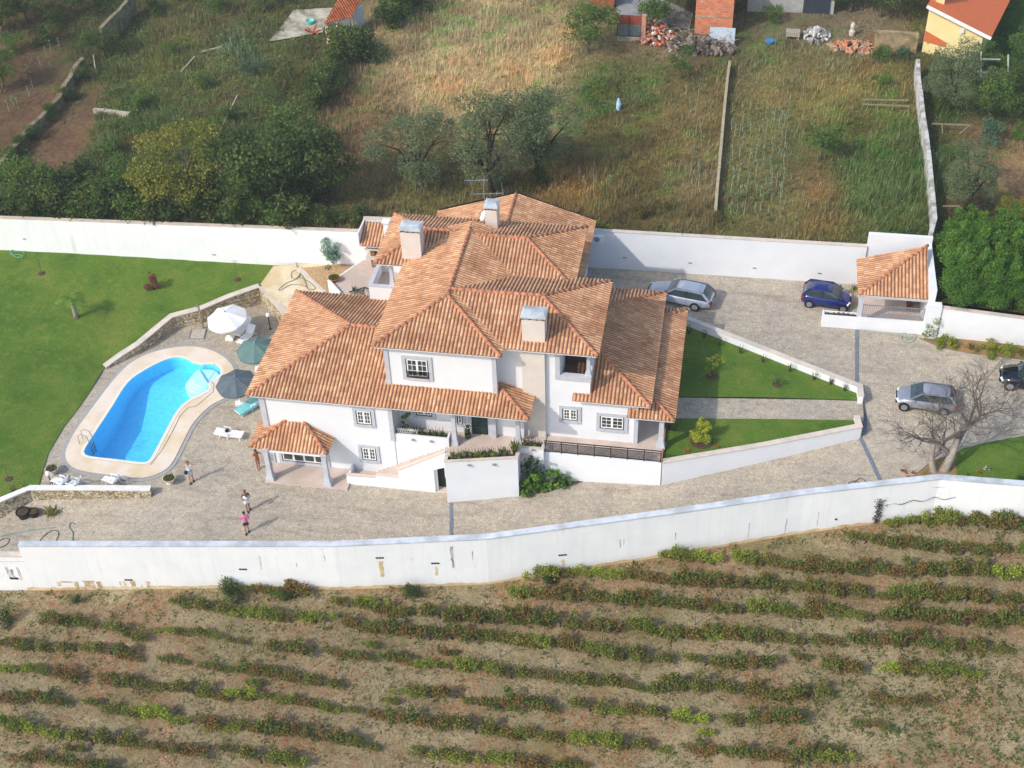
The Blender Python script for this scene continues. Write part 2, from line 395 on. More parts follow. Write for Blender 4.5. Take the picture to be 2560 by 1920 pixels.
def bushmesh(seed,h,r,cols,nleaf=900,leaf=.14,nclump=7,cone=False):
    rng=np.random.default_rng(seed); cl=[]
    for i in range(nclump):
        a=rng.uniform(0,6.28); z=rng.uniform(.12,.85)*h; k=rng.uniform(0,.75)
        rr=r*k*((1.15-z/h) if cone else 1)
        cl.append((math.cos(a)*rr,math.sin(a)*rr,z,(r*.42 if not cone else r*.5*(1.15-z/h))*rng.uniform(.7,1.2)))
    C,idx=crown_pts(cl,nleaf,rng,.2); C[:,2]=np.clip(C[:,2],.03,None)
    V,Fc,cc=leafcloud(C,leaf,pick(cols,nleaf,rng,idx,len(cl)),rng)
    return npmesh('foliage',V,Fc,LEAF,cc,linkit=False)
def putbush(name,label,cat,P,me,rz=0,s=1,group=None,sz=None,stem=True):
    o=thing(name,label,cat,P,rz,group); o.scale=(s,s,sz or s); link(bpy.data.objects.new('foliage',me),o)
    if stem:
        b=bpy.data.objects.new('stem',STEM); link(b,o)
    return o
_st=MB(); 
for a in range(5): _st.tube([(0,0,-.1),(.08*math.cos(a*1.3),.08*math.sin(a*1.3),.25),(.2*math.cos(a*1.3),.2*math.sin(a*1.3),.6)],[.025,.02,.01],5)
STEM=bpy.data.meshes.new('stem'); STEM.from_pydata(_st.v,[],_st.f); STEM.materials.append(DARKBARK); STEM.update()
def sheet(name,xs,ts,fy,fz,m,kind='structure',colf=None,dens=None):
    V=[];
    for t in ts:
        for x in xs:
            y=fy(x,t); V.append((x,y,fz(x,y)))
    nx=len(xs); Fc=[(j*nx+i,j*nx+i+1,(j+1)*nx+i+1,(j+1)*nx+i) for j in range(len(ts)-1) for i in range(nx-1)]
    V=np.array(V); c=colf(V) if colf else None
    return tag(npmesh(name,V,Fc,m,c,smooth=True),kind=kind)
def drape(poly,fz,step=.8):
    """triangulated sheet inside polygon draped on fz"""
    bm=bmesh.new(); vs=[bm.verts.new((float(p[0]),float(p[1]),0)) for p in poly]; f=bm.faces.new(vs)
    xs=[p[0] for p in poly]; ys=[p[1] for p in poly]
    for ax,lo,hi in ((0,min(xs),max(xs)),(1,min(ys),max(ys))):
        c=lo+step
        while c<hi:
            n=[0,0,0]; n[ax]=1; p=[0,0,0]; p[ax]=c
            bmesh.ops.bisect_plane(bm,geom=bm.verts[:]+bm.edges[:]+bm.faces[:],plane_co=p,plane_no=n); c+=step
    bmesh.ops.triangulate(bm,faces=bm.faces[:])
    for v in bm.verts: v.co.z=fz(v.co.x,v.co.y)
    for f in bm.faces:
        f.normal_update()
        if f.normal.z<0: f.normal_flip()
    return bm
def drapeobj(name,poly,fz,m,parent=None,step=.8,smooth=True):
    bm=drape(poly,fz,step); me=bpy.data.meshes.new(name); bm.to_mesh(me); bm.free(); me.materials.append(m)
    if smooth: me.polygons.foreach_set('use_smooth',[True]*len(me.polygons))
    return link(bpy.data.objects.new(name,me),parent)
def smoothpoly(P,n=6,closed=True):
    P=[np.array(p,float)[:2] for p in P]; out=[]; L=len(P)
    for i in range(L):
        p0,p1,p2,p3=P[(i-1)%L],P[i],P[(i+1)%L],P[(i+2)%L]
        for k in range(n):
            t=k/n; out.append(.5*((2*p1)+(-p0+p2)*t+(2*p0-5*p1+4*p2-p3)*t*t+(-p0+3*p1-3*p2+p3)*t**3))
    return out
def wallpath(pts,th,name,m,parent=None,cap=None,capname='coping',capt=.06,capo=.04):
    """pts: (x,y,z0,z1) path; wall of thickness th; one mesh"""
    def offs(t):
        L=[];Rr=[]
        for i,p in enumerate(pts):
            a=np.array(pts[max(i-1,0)][:2],float); b=np.array(p[:2],float); c=np.array(pts[min(i+1,len(pts)-1)][:2],float)
            d1=b-a if i>0 else c-b; d2=c-b if i<len(pts)-1 else b-a
            n1=np.array([-d1[1],d1[0]])/np.linalg.norm(d1); n2=np.array([-d2[1],d2[0]])/np.linalg.norm(d2)
            n=n1+n2; n/=np.linalg.norm(n); n/=max(.5,float(n@n1)); L.append(b+n*t/2); Rr.append(b-n*t/2)
        return L,Rr
    def solid(t,zf0,zf1,nm,mm):
        L,Rr=offs(t); mb=MB(); V=[]
        for i,p in enumerate(pts): V+=[(*L[i],zf0(p)),(*Rr[i],zf0(p)),(*Rr[i],zf1(p)),(*L[i],zf1(p))]
        Fs=[]
        for i in range(len(pts)-1):
            a=4*i; b=a+4
            for k in range(4): Fs.append((a+k,a+(k+1)%4,b+(k+1)%4,b+k))
        Fs.append((3,2,1,0)); e=4*(len(pts)-1); Fs.append((e,e+1,e+2,e+3))
        mb.add(V,Fs); return mb.build(nm,mm,parent)
    o=solid(th,lambda p:p[2],lambda p:p[3],name,m)
    if cap:
        if parent is None:
            raise Exception('cap needs parent')
        solid(th+2*capo,lambda p:p[3]+.002,lambda p:p[3]+capt,capname,cap)
    return o
# ================================================================== SETTING: ground sheets
XS=list(np.unique(np.concatenate([np.linspace(-90,-30,20),np.arange(-30,60.1,1.0),np.linspace(60,90,12)])))
T01=np.linspace(0,1,34)
DRV=sheet('driveway',XS,T01,lambda x,t:yo(x)+t*(yb(x)-yo(x)),zd,COBBLE)
TV=np.concatenate([np.arange(0,60,1.2),[64,70,80,100,140,220,400]])
sheet('vineyard_ground',XS,TV,lambda x,t:yo(x)-t,zvine,SOIL)
# ================================================================== VILLA
villa=thing('villa','white two storey villa with several clay tiled hip roofs, chimneys and a front porch','house',(0,0,0))
def slope(poly,pitchw=.235,rowl=.40,name=None,amp=.07,ns=6,parent=None,m=None,off=.0,ret=None,seed=0):
    """corrugated tile slope. poly: 3D points, first two = eave edge (left->right seen from outside)."""
    P=[Vector(p) for p in poly]; ex=(P[1]-P[0]).normalized(); n=None
    for k in range(2,len(P)):
        c=ex.cross(P[k]-P[0])
        if c.length>1e-3: n=c.normalized(); break
    if n.z<0: n=-n
    et=n.cross(ex)
    if et.z<0: et=-et
    Q=[((p-P[0]).dot(ex),(p-P[0]).dot(et)) for p in P]
    s0=min(q[0] for q in Q); s1=max(q[0] for q in Q)
    step=pitchw/ns; ss_=[s0+1e-4]+[k*step for k in range(math.ceil(s0/step+.01),int(s1/step)+1)]+[s1-1e-4]
    tmaxall=max(q[1] for q in Q); nr=int(math.ceil(tmaxall/rowl))
    V=[];UV=[];h=[]
    for s in ss_:
        ts=[]
        for i in range(len(Q)):
            a,b=Q[i],Q[(i+1)%len(Q)]
            if (a[0]-s)*(b[0]-s)<=0 and abs(a[0]-b[0])>1e-9: ts.append(a[1]+(b[1]-a[1])*(s-a[0])/(b[0]-a[0]))
        t0,t1=(min(ts),max(ts)) if ts else (0,0)
        f=(s/pitchw)%1; 
        pr=amp*(math.sqrt(max(0,1-((f-.58)/.36)**2)) if abs(f-.58)<.36 else -.25*math.sin(math.pi*min(1,max(0,((f+.06)%1)/.28))))
        if t0<=0.001: t0=-.05
        for r in range(nr):
            for e in (0,1):
                t=min(max((r+e)*rowl if not(r==0 and e==0) else t0,t0),max(t1,t0)); hh=pr+(.018*(1-e))+off
                V.append(P[0]+ex*s+et*t+n*(hh+.02)); UV.append((s/pitchw+seed*37,(r+(.02 if e==0 else .98))+seed*13))
    W2=2*nr; Fc=[]
    for i in range(len(ss_)-1):
        for j in range(0,W2-1,2):
            a=i*W2+j; 
            if (V[a]-V[a+1]).length<1e-5 and (V[a+W2]-V[a+W2+1]).length<1e-5: continue
            Fc.append((a,a+W2,a+W2+1,a+1))
    return np.array(V),np.array(Fc),np.array(UV)
def ridgecaps(lines,parent,name='ridge_cap',r=.12):
    for a,b in lines:
        mb=MB(); a,b=Vector(a),Vector(b); d=b-a; L=d.length; d/=L; n=max(1,int(L/.42))
        for k in range(n):
            p=a+d*L*k/n; q=a+d*L*(k+1.08)/n
            mb.tube([p+Vector((0,0,.05)),q+Vector((0,0,.05))],[r*1.1,r*.9],8)
        mb.build(name,CLAY,parent,smooth=True)
NR=[0]
def roof(slopes,ridges,name='roof',parent=None,soffit=True,m=TILES,amp=.07):
    Vs=[];Fs=[];Us=[];MI=[];n=0
    for sl in slopes:
        NR[0]+=1; V,Fc,U=slope(sl,seed=NR[0],amp=amp); Vs.append(V);Fs.append(Fc+n);Us.append(U);MI+=[0]*len(Fc); n+=len(V)
        if soffit:   # plaster deck under the tiles
            P=[Vector(p)-Vector((0,0,.05)) for p in sl]
            for k in range(1,len(P)-1):
                q=[P[0],P[k],P[k+1],P[k+1]]
                Vs.append(np.array([tuple(x) for x in q])); Fs.append(np.array([[n,n+1,n+2,n+3]])); Us.append(np.zeros((4,2))); MI.append(1); n+=4
            a,b=Vector(sl[0]),Vector(sl[1])
            q=[a-Vector((0,0,.05)),b-Vector((0,0,.05)),b-Vector((0,0,.09)),a-Vector((0,0,.09))]
            Vs.append(np.array([tuple(x) for x in q])); Fs.append(np.array([[n,n+1,n+2,n+3]])); Us.append(np.zeros((4,2))); MI.append(1); n+=4
    V=np.concatenate(Vs);Fc=np.concatenate(Fs)
    o=npmesh(name,V,Fc,[m,WHITE],uv=np.concatenate(Us),parent=parent or villa,mi=MI)
    o.data.polygons.foreach_set('use_smooth',np.array([i==0 for i in MI])) 
    if ridges: ridgecaps(ridges,o)
    return o
def hip_x(x0,x1,y0,y1,z,p=.33,xl=None,xr=None,back=True,left=True,right=True):
    h=(y1-y0)/2; yr=(y0+y1)/2; zr=z+p*h; a=xl if xl is not None else x0+h; b=xr if xr is not None else x1-h
    A,B,Cc,D=(x0,y0,z),(x1,y0,z),(x1,y1,z),(x0,y1,z); r1,r2=(a,yr,zr),(b,yr,zr)
    S=[[A,B,r2,r1]]; L=[(r1,r2)]
    if back: S.append([Cc,D,r1,r2])
    if left: S.append([D,A,r1]); L+=[(A,r1),(D,r1)]
    if right: S.append([B,Cc,r2]); L+=[(B,r2),(Cc,r2)]
    return S,L
ZA=6.15; ZB=10.0
roof(*hip_x(0,17.8,-.4,10.65,ZA,xr=12.3))                      # lower left + entrance skirt
# upper main (ridge along y)
A,B=(8.15,.7,ZB),(16.05,.7,ZB); r1,r2=(12.1,4.65,ZB+1.3),(12.1,12.1,ZB+1.3)
roof([[A,B,r1],[B,(16.05,13,ZB),(12.1,13,ZB+1.3),r1],[(8.15,13,ZB),A,r1,(12.1,13,ZB+1.3)]],[(A,r1),(B,r1),(r1,r2)])
roof([[(12.1,1.5,ZB),(21.75,1.5,ZB),(17.9,5.35,ZB+1.27),(12.1,5.35,ZB+1.27)],[(21.75,1.5,ZB),(21.75,9.2,ZB),(17.9,5.35,ZB+1.27)],[(21.75,9.2,ZB),(12.1,9.2,ZB),(12.1,5.35,ZB+1.27),(17.9,5.35,ZB+1.27)]],
     [((21.75,1.5,ZB),(17.9,5.35,ZB+1.27)),((21.75,9.2,ZB),(17.9,5.35,ZB+1.27)),((12.2,5.35,ZB+1.27),(17.9,5.35,ZB+1.27))])
z1=ZB+.97; z2=ZB+1.155
roof([[(6.2,9.2,ZB),(12.1,9.2,ZB),(12.1,12.15,z1),(9.15,12.15,z1)],[(12.1,15.1,ZB),(6.2,15.1,ZB),(9.15,12.15,z1),(12.1,12.15,z1)],[(6.2,15.1,ZB),(6.2,9.2,ZB),(9.15,12.15,z1)]],
     [((6.2,9.2,ZB),(9.15,12.15,z1)),((6.2,15.1,ZB),(9.15,12.15,z1)),((9.15,12.15,z1),(11.3,12.15,z1)),((11.3,12.15,z1),(12.1,11.8,z2))])
roof([[(12.1,8.1,ZB),(19.45,8.1,ZB),(15.95,11.6,z2),(12.1,11.6,z2)],[(19.45,15.1,ZB),(12.1,15.1,ZB),(12.1,11.6,z2),(15.95,11.6,z2)],[(19.45,8.1,ZB),(19.45,15.1,ZB),(15.95,11.6,z2)]],
     [((19.45,8.1,ZB),(15.95,11.6,z2)),((19.45,15.1,ZB),(15.95,11.6,z2)),((12.1,11.6,z2),(15.95,11.6,z2))])
# lower right (F), outer porch (G), rear (D)
ZF=6.3; zf=ZF+.33*3.75
roof([[(20.2,1.6,ZF),(25,1.6,ZF),(21.25,5.35,zf),(20.2,5.35,zf)],[(25,1.6,ZF),(25,13.5,ZF),(21.25,9.75,zf),(21.25,5.35,zf)],[(25,13.5,ZF),(20.2,13.5,ZF),(20.2,9.75,zf),(21.25,9.75,zf)]],
     [((25,1.6,ZF),(21.25,5.35,zf)),((25,13.5,ZF),(21.25,9.75,zf))])
ZG=5.4; zg=ZG+.33*2.3
roof([[(23.6,1.5,ZG),(26.5,1.5,ZG),(24.2,3.8,zg),(23.6,3.8,zg)],[(26.5,1.5,ZG),(26.5,12.9,ZG),(24.2,10.6,zg),(24.2,3.8,zg)],[(26.5,12.9,ZG),(23.6,12.9,ZG),(23.6,10.6,zg),(24.2,10.6,zg)]],
     [((26.5,1.5,ZG),(24.2,3.8,zg)),((26.5,12.9,ZG),(24.2,10.6,zg))])
ZD=7.0; zr=ZD+1.87
rd=roof([[(19.4,13,ZD),(19.4,20.45,ZD),(13.7,20.45,zr),(13.7,13,zr)],[(8,20.45,ZD),(8,13,ZD),(13.7,13,zr),(13.7,20.45,zr)]],[((13.7,14,zr),(13.7,20.45,zr))])
vb=MB(); vb.bar((8,20.5,ZD+.02),(13.7,20.5,zr+.04),.06,.22); vb.bar((13.7,20.5,zr+.04),(19.4,20.5,ZD+.02),.06,.22); vb.build('verge_board',DARKPL,rd)
# porch roof against the front wall
zp=2.75
roof([[(0,-1.5,zp),(5.1,-1.5,zp),(3.16,.3,3.87),(2.24,.3,3.87)],[(0,1.1,zp),(0,-1.5,zp),(2.24,.3,3.87),(2.24,1.1,3.87)],[(5.1,-1.5,zp),(5.1,1.1,zp),(3.16,1.1,3.87),(3.16,.3,3.87)]],
     [((0,-1.5,zp),(2.24,.3,3.87)),((5.1,-1.5,zp),(3.16,.3,3.87))])
# walls -------------------------------------------------------------
w=MB(); w.box(.6,9.1,.12,10.0,-.2,6.25); w.box(9.1,17.15,1.65,10.0,2.0,6.3); w.build('wall',WHITE,villa)
w=MB(); w.box(8.75,15.6,1.2,14.2,6.0,ZB+.02); w.build('wall',WHITE,villa)
w=MB(); w.box(15.6,19.42,2.1,8.9,2.0,ZB+.03); w.box(19.42,21.25,2.1,8.9,2.0,7.0); w.box(19.42,21.25,4.3,8.9,7.0,ZB+.03)
w.box(19.42,21.25,2.1,2.3,7.0,7.8); w.box(21.05,21.25,2.3,4.3,7.0,7.8); w.box(19.42,21.25,2.1,2.35,9.55,ZB); w.build('wall',WHITE,villa)
w=MB(); w.box(8.1,18.9,9.8,14.6,2.0,ZB+.01); w.box(6.9,8.1,12.4,14.6,2.0,ZB+.01); w.build('wall',WHITE,villa)
w=MB(); w.box(21.25,24.2,2.1,12.9,2.0,ZF+.05); w.build('wall',WHITE,villa)
w=MB(); w.box(8.5,18.9,14.6,20.3,2.0,ZD+.15); w.add([(8.5,20.3,ZD),(18.9,20.3,ZD),(13.7,20.3,zr-.12)],[(0,1,2)]); w.build('wall',WHITE,villa)
# pale cornice under the eaves
for bx in ((.45,9.2,-.05,.1,5.75,6.12),(8.62,15.75,1.05,1.18,9.6,9.98),(15.76,21.4,1.93,2.08,9.62,9.98),(21.2,24.35,1.95,2.08,5.9,6.26),(.45,.58,.101,10,5.75,6.12),(8.6,8.73,1.181,9.2,9.6,9.98)): MB().box(*bx).build('cornice',TRIM,villa)
# pilasters
def pil(x0,x1,y0,y1,z0,z1): MB().box(x0,x1,y0,y1,z0,z1).build('pilaster',TRIM,villa)
pil(.56,.92,.05,.4,-.1,5.74); pil(8.88,9.16,.05,.4,3.0,5.74); pil(8.7,8.98,1.14,1.5,6.3,9.58); pil(15.38,15.66,1.14,1.5,6.3,9.58); pil(24.0,24.26,2.04,2.4,2.8,5.88)
# loggia in upper right: grey frame, corner column, dark interior
f=MB(); f.box(19.1,19.4,2.02,2.1-.003,7.83,9.6); f.box(19.1,21.3,2.018,2.1-.003,7.52,7.818); f.box(19.1,21.3,2.0,2.32,7.82,7.9); f.build('window_surround',TRIM,villa)
def column(x,y,z0,z1,r=.15,parent=villa,m=TRIM):
    mb=MB(); h=z1-z0; s=r
    prof=[(1.75,0),(1.7,.1),(1.25,.22),(1.05,.4),(.98,.6),(.98,.8)]
    pts=[(k*s,zz*h) for k,zz in ((1.9,0),(1.85,.05),(1.45,.12),(1.2,.2),(1.02,.35),(1,.9),(1.3,.94),(1.45,1))]
    V=[];Fs=[]
    for i,(rr,hh) in enumerate(pts): V+=[(x-rr,y-rr,z0+hh),(x+rr,y-rr,z0+hh),(x+rr,y+rr,z0+hh),(x-rr,y+rr,z0+hh)]
    for i in range(len(pts)-1):
        for k in range(4): a=4*i+k; b=4*i+(k+1)%4; Fs.append((a,b,b+4,a+4))
    Fs.append((3,2,1,0)); e=4*(len(pts)-1); Fs.append((e,e+1,e+2,e+3)); mb.add(V,Fs); return mb.build('column',m,parent)
column(21.12,2.24,7.9,9.6,.11)
MB().box(19.44,21.02,4.22,4.29,7.0,9.5).build('loggia_door',mat('brown_shutter',(74,58,52),(60,48,44),2),villa)
MB().box(19.43,21.04,2.31,4.28,7.0,7.012).build('loggia_floor',mat('dark_terracotta_floor',(120,92,80),(100,78,68),3),villa)
# chimney breast on the front
MB().box(17.1,18.5,1.86,2.098,2.8,ZB+.1).build('chimney_breast',BEIGE,villa)
def chimney(x0,x1,y0,y1,z0,z1,label):
    mb=MB(); mb.box(x0,x1,y0,y1,z0,z1); o=mb.build('chimney',BEIGE,villa); o['label']=label
    c=MB(); c.box(x0-.08,x1+.08,y0-.08,y1+.08,z1+.16,z1+.26); V=[]; 
    c.add([(x0-.08,y0-.08,z1+.26),(x1+.08,y0-.08,z1+.26),(x1+.08,y1+.08,z1+.26),(x0-.08,y1+.08,z1+.26),(x0+.12,(y0+y1)/2-.1,z1+.36),(x1-.12,(y0+y1)/2-.1,z1+.36),(x1-.12,(y0+y1)/2+.1,z1+.36),(x0+.12,(y0+y1)/2+.1,z1+.36)],[(0,1,5,4),(1,2,6,5),(2,3,7,6),(3,0,4,7),(4,5,6,7)])
    c.build('chimney_cap',GREYCAP,o)
    f=MB(); n=4
    for i in range(n):
        x=x0+.06+(x1-x0-.12)*i/(n-1)
        for y in (y0+.07,y1-.07): f.box(x-.06,x+.06,y-.06,y+.06,z1+.002,z1+.158)
    f.box(x0+.1,x1-.1,y0+.2,y1-.2,z1+.002,z1+.12); f.build('chimney_vent',mat('dark_brick',(120,72,54),(80,52,44),6),o)
    return o
chimney(17.12,18.5,2.1,3.1,ZB-.3,11.85,'front chimney with a grey slab cap')
chimney(8.0,9.3,9.7,10.7,ZB-.3,12.25,'left chimney with a grey slab cap')
chimney(12.85,13.65,13.4,14.4,ZB-.3,11.95,'rear chimney beside the aerial')
# windows ------------------------------------------------------------
def window(x0,x1,z0,z1,y,sw=.2,leaves=2,rows=3,rail=False,sillm=None,blind=True,cols=2):
    s=MB(); p=.07
    s.box(x0,x0+sw,y-p,y-.003,z0,z1); s.box(x1-sw,x1,y-p,y-.003,z0,z1); s.box(x0+sw,x1-sw,y-p,y-.003,z1-sw,z1); s.box(x0+sw,x1-sw,y-p-.03,y-.003,z0,z0+sw)
    so_=s.build('window_surround',TRIM,villa)
    a,b,c,d=x0+sw,x1-sw,z0+sw,z1-sw
    o=MB(); o.box(a,b,y-.02,y-.004,c,d); wf=o.build('window',DARKGREEN,villa)
    ins=.07
    gx0,gx1,gz0,gz1=a+ins,b-ins,c+ins*1.3,d-ins*.6
    g=MB(); g.box(gx0,gx1,y-.03,y-.021,gz0,gz1); g.build('pane',GLASS,wf)
    fr=MB(); t=.065; yy=(y-.055,y-.031)
    fr.box(gx0,gx1,*yy,gz0,gz0+t); fr.box(gx0,gx1,*yy,gz1-t,gz1); W_=(gx1-gx0)/leaves
    for i in range(leaves):
        l,r=gx0+i*W_,gx0+(i+1)*W_; fr.box(l,l+t,*yy,gz0+t,gz1-t); fr.box(r-t,r,*yy,gz0+t,gz1-t)
        for k in range(1,rows): zz=gz0+(gz1-gz0)*k/rows; fr.box(l+t,r-t,y-.05,y-.032,zz-.015,zz+.015)
        for k in range(1,cols): xx=l+W_*k/cols; fr.box(xx-.015,xx+.015,y-.051,y-.0325,gz0+t,gz1-t)
    fr.build('frame',WHITEP,wf)
    if rail:
        r=MB(); 
        for k in range(15): xx=a+.04+(b-a-.08)*k/14; r.bar((xx,y-.12,c),(xx,y-.12,c+.5),.018)
        for zz in (c+.02,c+.5,c+.4): r.bar((a,y-.12,zz),(b,y-.12,zz),.03)
        for k in range(7): xx=a+.1+(b-a-.2)*k/6; r.bar((xx-.08,y-.125,c+.05),(xx+.08,y-.125,c+.38),.02); r.bar((xx+.08,y-.125,c+.05),(xx-.08,y-.125,c+.38),.02)
        r.build('window_railing',BLACKM,wf)
    return wf
window(6.6,8.0,3.95,5.5,.12); window(6.65,8.02,.88,2.38,.12); window(9.79,11.68,7.25,9.15,1.2,.24,rail=True)
window(19.33,20.7,4.05,5.42,2.1); window(21.66,23.62,3.6,5.1,2.1,.22)
window(10.05,11.5,3.75,5.2,1.65); window(12.75,13.4,3.35,5.2,1.65,.14,leaves=1,rows=4,cols=1)
window(1.2,4.6,.12,2.15,.12,.2,leaves=4,rows=1,cols=1)
# entrance door
d=MB(); d.box(13.85,14.85,1.56,1.64,2.86,5.0); dr=d.build('door',DARKGREEN,villa)
p=MB(); 
for i in range(2):
    for j in range(3): p.box(13.93+i*.46,14.31+i*.46,1.53,1.558,3.0+j*.66,3.55+j*.66)
p.build('door_panel',mat('green_panel',(30,60,56),(22,48,46),3,rough=.4),dr)
s=MB(); s.lathe((14.78,1.5,3.9),[(.03,0),(.03,.05)],8,'y'); s.build('handle',GREYM,dr)
s=MB(); s.box(13.6,13.83,1.55,1.645,2.86,5.2); s.box(14.87,15.1,1.55,1.645,2.86,5.2); s.box(13.83,14.87,1.55,1.645,5.0,5.2); s.build('door_surround',TRIM,villa)
pil(15.12,15.42,1.3,1.64,2.86,5.9)
# platforms and terraces -----------------------------------------------------------
def ptop(a,b): return 0
base=[(12.78,-1.94),(17.2,-.98),(17.2,.2),(18.6,.2),(18.6,.5),(18.6,2.1),(9.1,1.66),(9.1,.3),(12.65,.12),(12.78,-1.0)]
MB().prism([(12.8,-1.93),(17.15,-.99),(17.15,.75),(17.15,1.8),(9.12,1.64),(9.12,.16),(12.7,.12)],-.2,2.84).build('terrace_wall',WHITE,villa)
MB().prism([(12.9,-1.3),(17.0,-.4),(18.55,.6),(18.55,2.05),(17.12,2.05),(17.12,1.62),(9.15,1.62),(9.15,.3),(12.6,.3),(12.7,-1.1)],2.6,2.862).build('terrace_floor',TERR,villa)
MB().box(18.6,25.9,.5,13.0,-.2,2.8).build('terrace_wall',WHITE,villa)
MB().box(17.16,18.598,.62,2.0,-.2,2.55).build('terrace_wall',WHITE,villa)
MB().box(18.62,25.86,.62,12.95,2.5,2.815).build('terrace_floor',TERR,villa)
# front parapet with flower trough
pp=MB(); e=.09
def quadwall(p,q,t,z0,z1,mb,y=1):
    p,q=np.array(p,float),np.array(q,float); d=(q-p)/np.linalg.norm(q-p); n=np.array([-d[1],d[0]])*t
    mb.prism([tuple(p),tuple(q),tuple(q+n),tuple(p+n)],z0,z1)
quadwall((12.78,-1.96),(17.18,-.99),.14,-.25,3.5,pp); quadwall((12.72,-1.36),(16.5,-.52),.1,2.84,3.5,pp)
pp.box(12.74,12.88,-1.94,-1.05,2.2,3.5); pp.box(17.02,17.16,-1.0,.3,-.15,3.42)
pp.build('parapet',WHITE,villa)
cp=MB(); quadwall((12.74,-2.0),(17.22,-1.02),.2,3.502,3.56,cp); quadwall((12.7,-1.40),(16.5,-.56),.16,3.502,3.56,cp); cp.box(12.7,12.92,-1.9,-1.42,3.502,3.555); cp.box(16.98,17.2,-.78,.34,3.43,3.49); cp.build('coping',COPING,villa)
MB().prism([(12.9,-1.8),(17.0,-.88),(16.9,-.55),(12.9,-1.4)],2.9,3.4).build('trough_soil',SOILP,villa)
# small trough to the right
t=MB(); t.box(17.16,18.6,.2,.32,2.1,3.3); t.box(18.48,18.6,.32,.95,2.1,3.3); t.box(17.16,18.48,.85,.95,2.85,3.3); t.build('parapet',WHITE,villa)
t=MB(); t.box(17.12,18.64,.16,.36,3.302,3.35); t.box(18.44,18.64,.36,.99,3.302,3.35); t.box(17.16,18.44,.81,.99,3.302,3.348); t.build('coping',COPING,villa)
MB().box(17.16,18.48,.32,.85,2.9,3.2).build('trough_soil',SOILP,villa)
# left trough beside the entrance recess
t=MB(); t.box(9.16,12.62,.12,.24,2.3,3.55); t.box(12.5,12.62,.24,.75,2.84,3.55); t.box(9.16,12.5,.66,.75,2.84,3.5); t.build('parapet',WHITE,villa)
MB().box(9.16,12.5,.24,.66,2.9,3.42).build('trough_soil',SOILP,villa)
# staircase
s=MB(); n=16
for i in range(n):
    xa=7.8+(12.68-7.8)*i/n; s.box(xa,xa+(12.68-7.8)/n-.0005,-1.0,.117,-.1 if xa<11.6 else 2.25,.1+2.74*(i+1)/n)
s.build('staircase',TERR,villa)
MB().prism([(7.78,-1.16),(12.78,-1.16),(12.78,-1.0),(7.78,-1.0)],-.2,lambda x,y:1.07 if x<9 else 3.6).v
st=MB(); prof=[(6.05,-.2),(11.83,-.2),(11.83,1.97),(12.6,2.3),(12.78,2.3),(12.78,3.55),(12.6,3.55),(9.5,1.62),(9.5,1.02),(8.0,1.02),(8.0,.8),(6.05,.66)]
tri=tessellate_polygon([[Vector((a,b,0)) for a,b in prof]]); V=[(a,-1.16,b) for a,b in prof]+[(a,-1.0,b) for a,b in prof]; k=len(prof)
Fs=[tuple(t_) for t_ in tri]+[tuple(k+i for i in t_)[::-1] for t_ in tri]+[(i,(i+1)%k,k+(i+1)%k,k+i) for i in range(k)]
st.add(V,Fs); st.box(11.83,12.0,-.998,-.9,0,2.2); st.box(6.05,6.2,-.998,.1,-.1,.6); so2=st.build('stair_wall',WHITE,villa)
cc=MB(); cc.bar((9.47,-1.08,1.66),(12.68,-1.08,3.62),.22,.05); cc.box(8.0,9.5,-1.19,-.97,1.022,1.07); cc.box(6.03,8.0,-1.19,-.97,.80,.85); cc.build('coping',COPING,villa)
MB().box(11.62,12.76,-.6,-.55,-.1,2.24).build('door',DARKGREEN,villa)['label']='low dark door under the stairs'
MB().box(11.84,12.77,-1.15,-.61,-.1,.05).build('door_step',COPING,villa)
# porch
MB().prism([(.75,-1.75),(6.2,-1.75),(6.2,-1.1),(7.78,-1.1),(7.78,.15),(.9,.15)],-.3,.1).build('porch_floor',TERR,villa)
column(1.05,-1.42,.1,2.8,.15); column(4.85,-1.42,.1,2.8,.15)
b=MB(); b.box(.9,5.05,-1.55,-1.3,2.55,2.72); b.box(4.75,5.0,-1.3,.1,2.55,2.72); b.box(.9,1.15,-1.3,.1,2.55,2.72); b.build('porch_beam',WHITE,villa)
# entrance and right porch columns
column(12.93,.5,2.86,5.95,.13); column(16.88,1.05,2.86,5.95,.13); column(25.72,2.0,2.82,5.3,.15); column(25.72,7.2,2.82,5.3,.15); column(25.72,12.4,2.82,5.3,.15)
b=MB(); b.box(25.6,25.85,1.9,12.5,5.05,5.3); b.box(24.2,25.6,1.9,2.1,5.05,5.3); b.build('porch_beam',WHITE,villa)
# lattice railing
r=MB(); y=.54
r.bar((18.62,y,3.75),(25.86,y,3.75),.05,.05); r.bar((18.62,y,2.9),(25.86,y,2.9),.04,.04); r.bar((18.62,y,3.6),(25.86,y,3.6),.03,.03)
for k in range(8): xx=18.64+(25.84-18.64)*k/7; r.bar((xx,y,2.8),(xx,y,3.78),.05,.05)
k=0; xx=18.62
while xx<25.2:
    r.bar((xx,y,2.9),(xx+.7,y,3.6),.02); r.bar((xx+.7,y,2.9),(xx,y,3.6),.02); xx+=.16
r.build('terrace_railing',BLACKM,villa)
MB().box(25.84,25.93,.52,13,2.80,2.9).build('terrace_kerb',CLAY,villa)
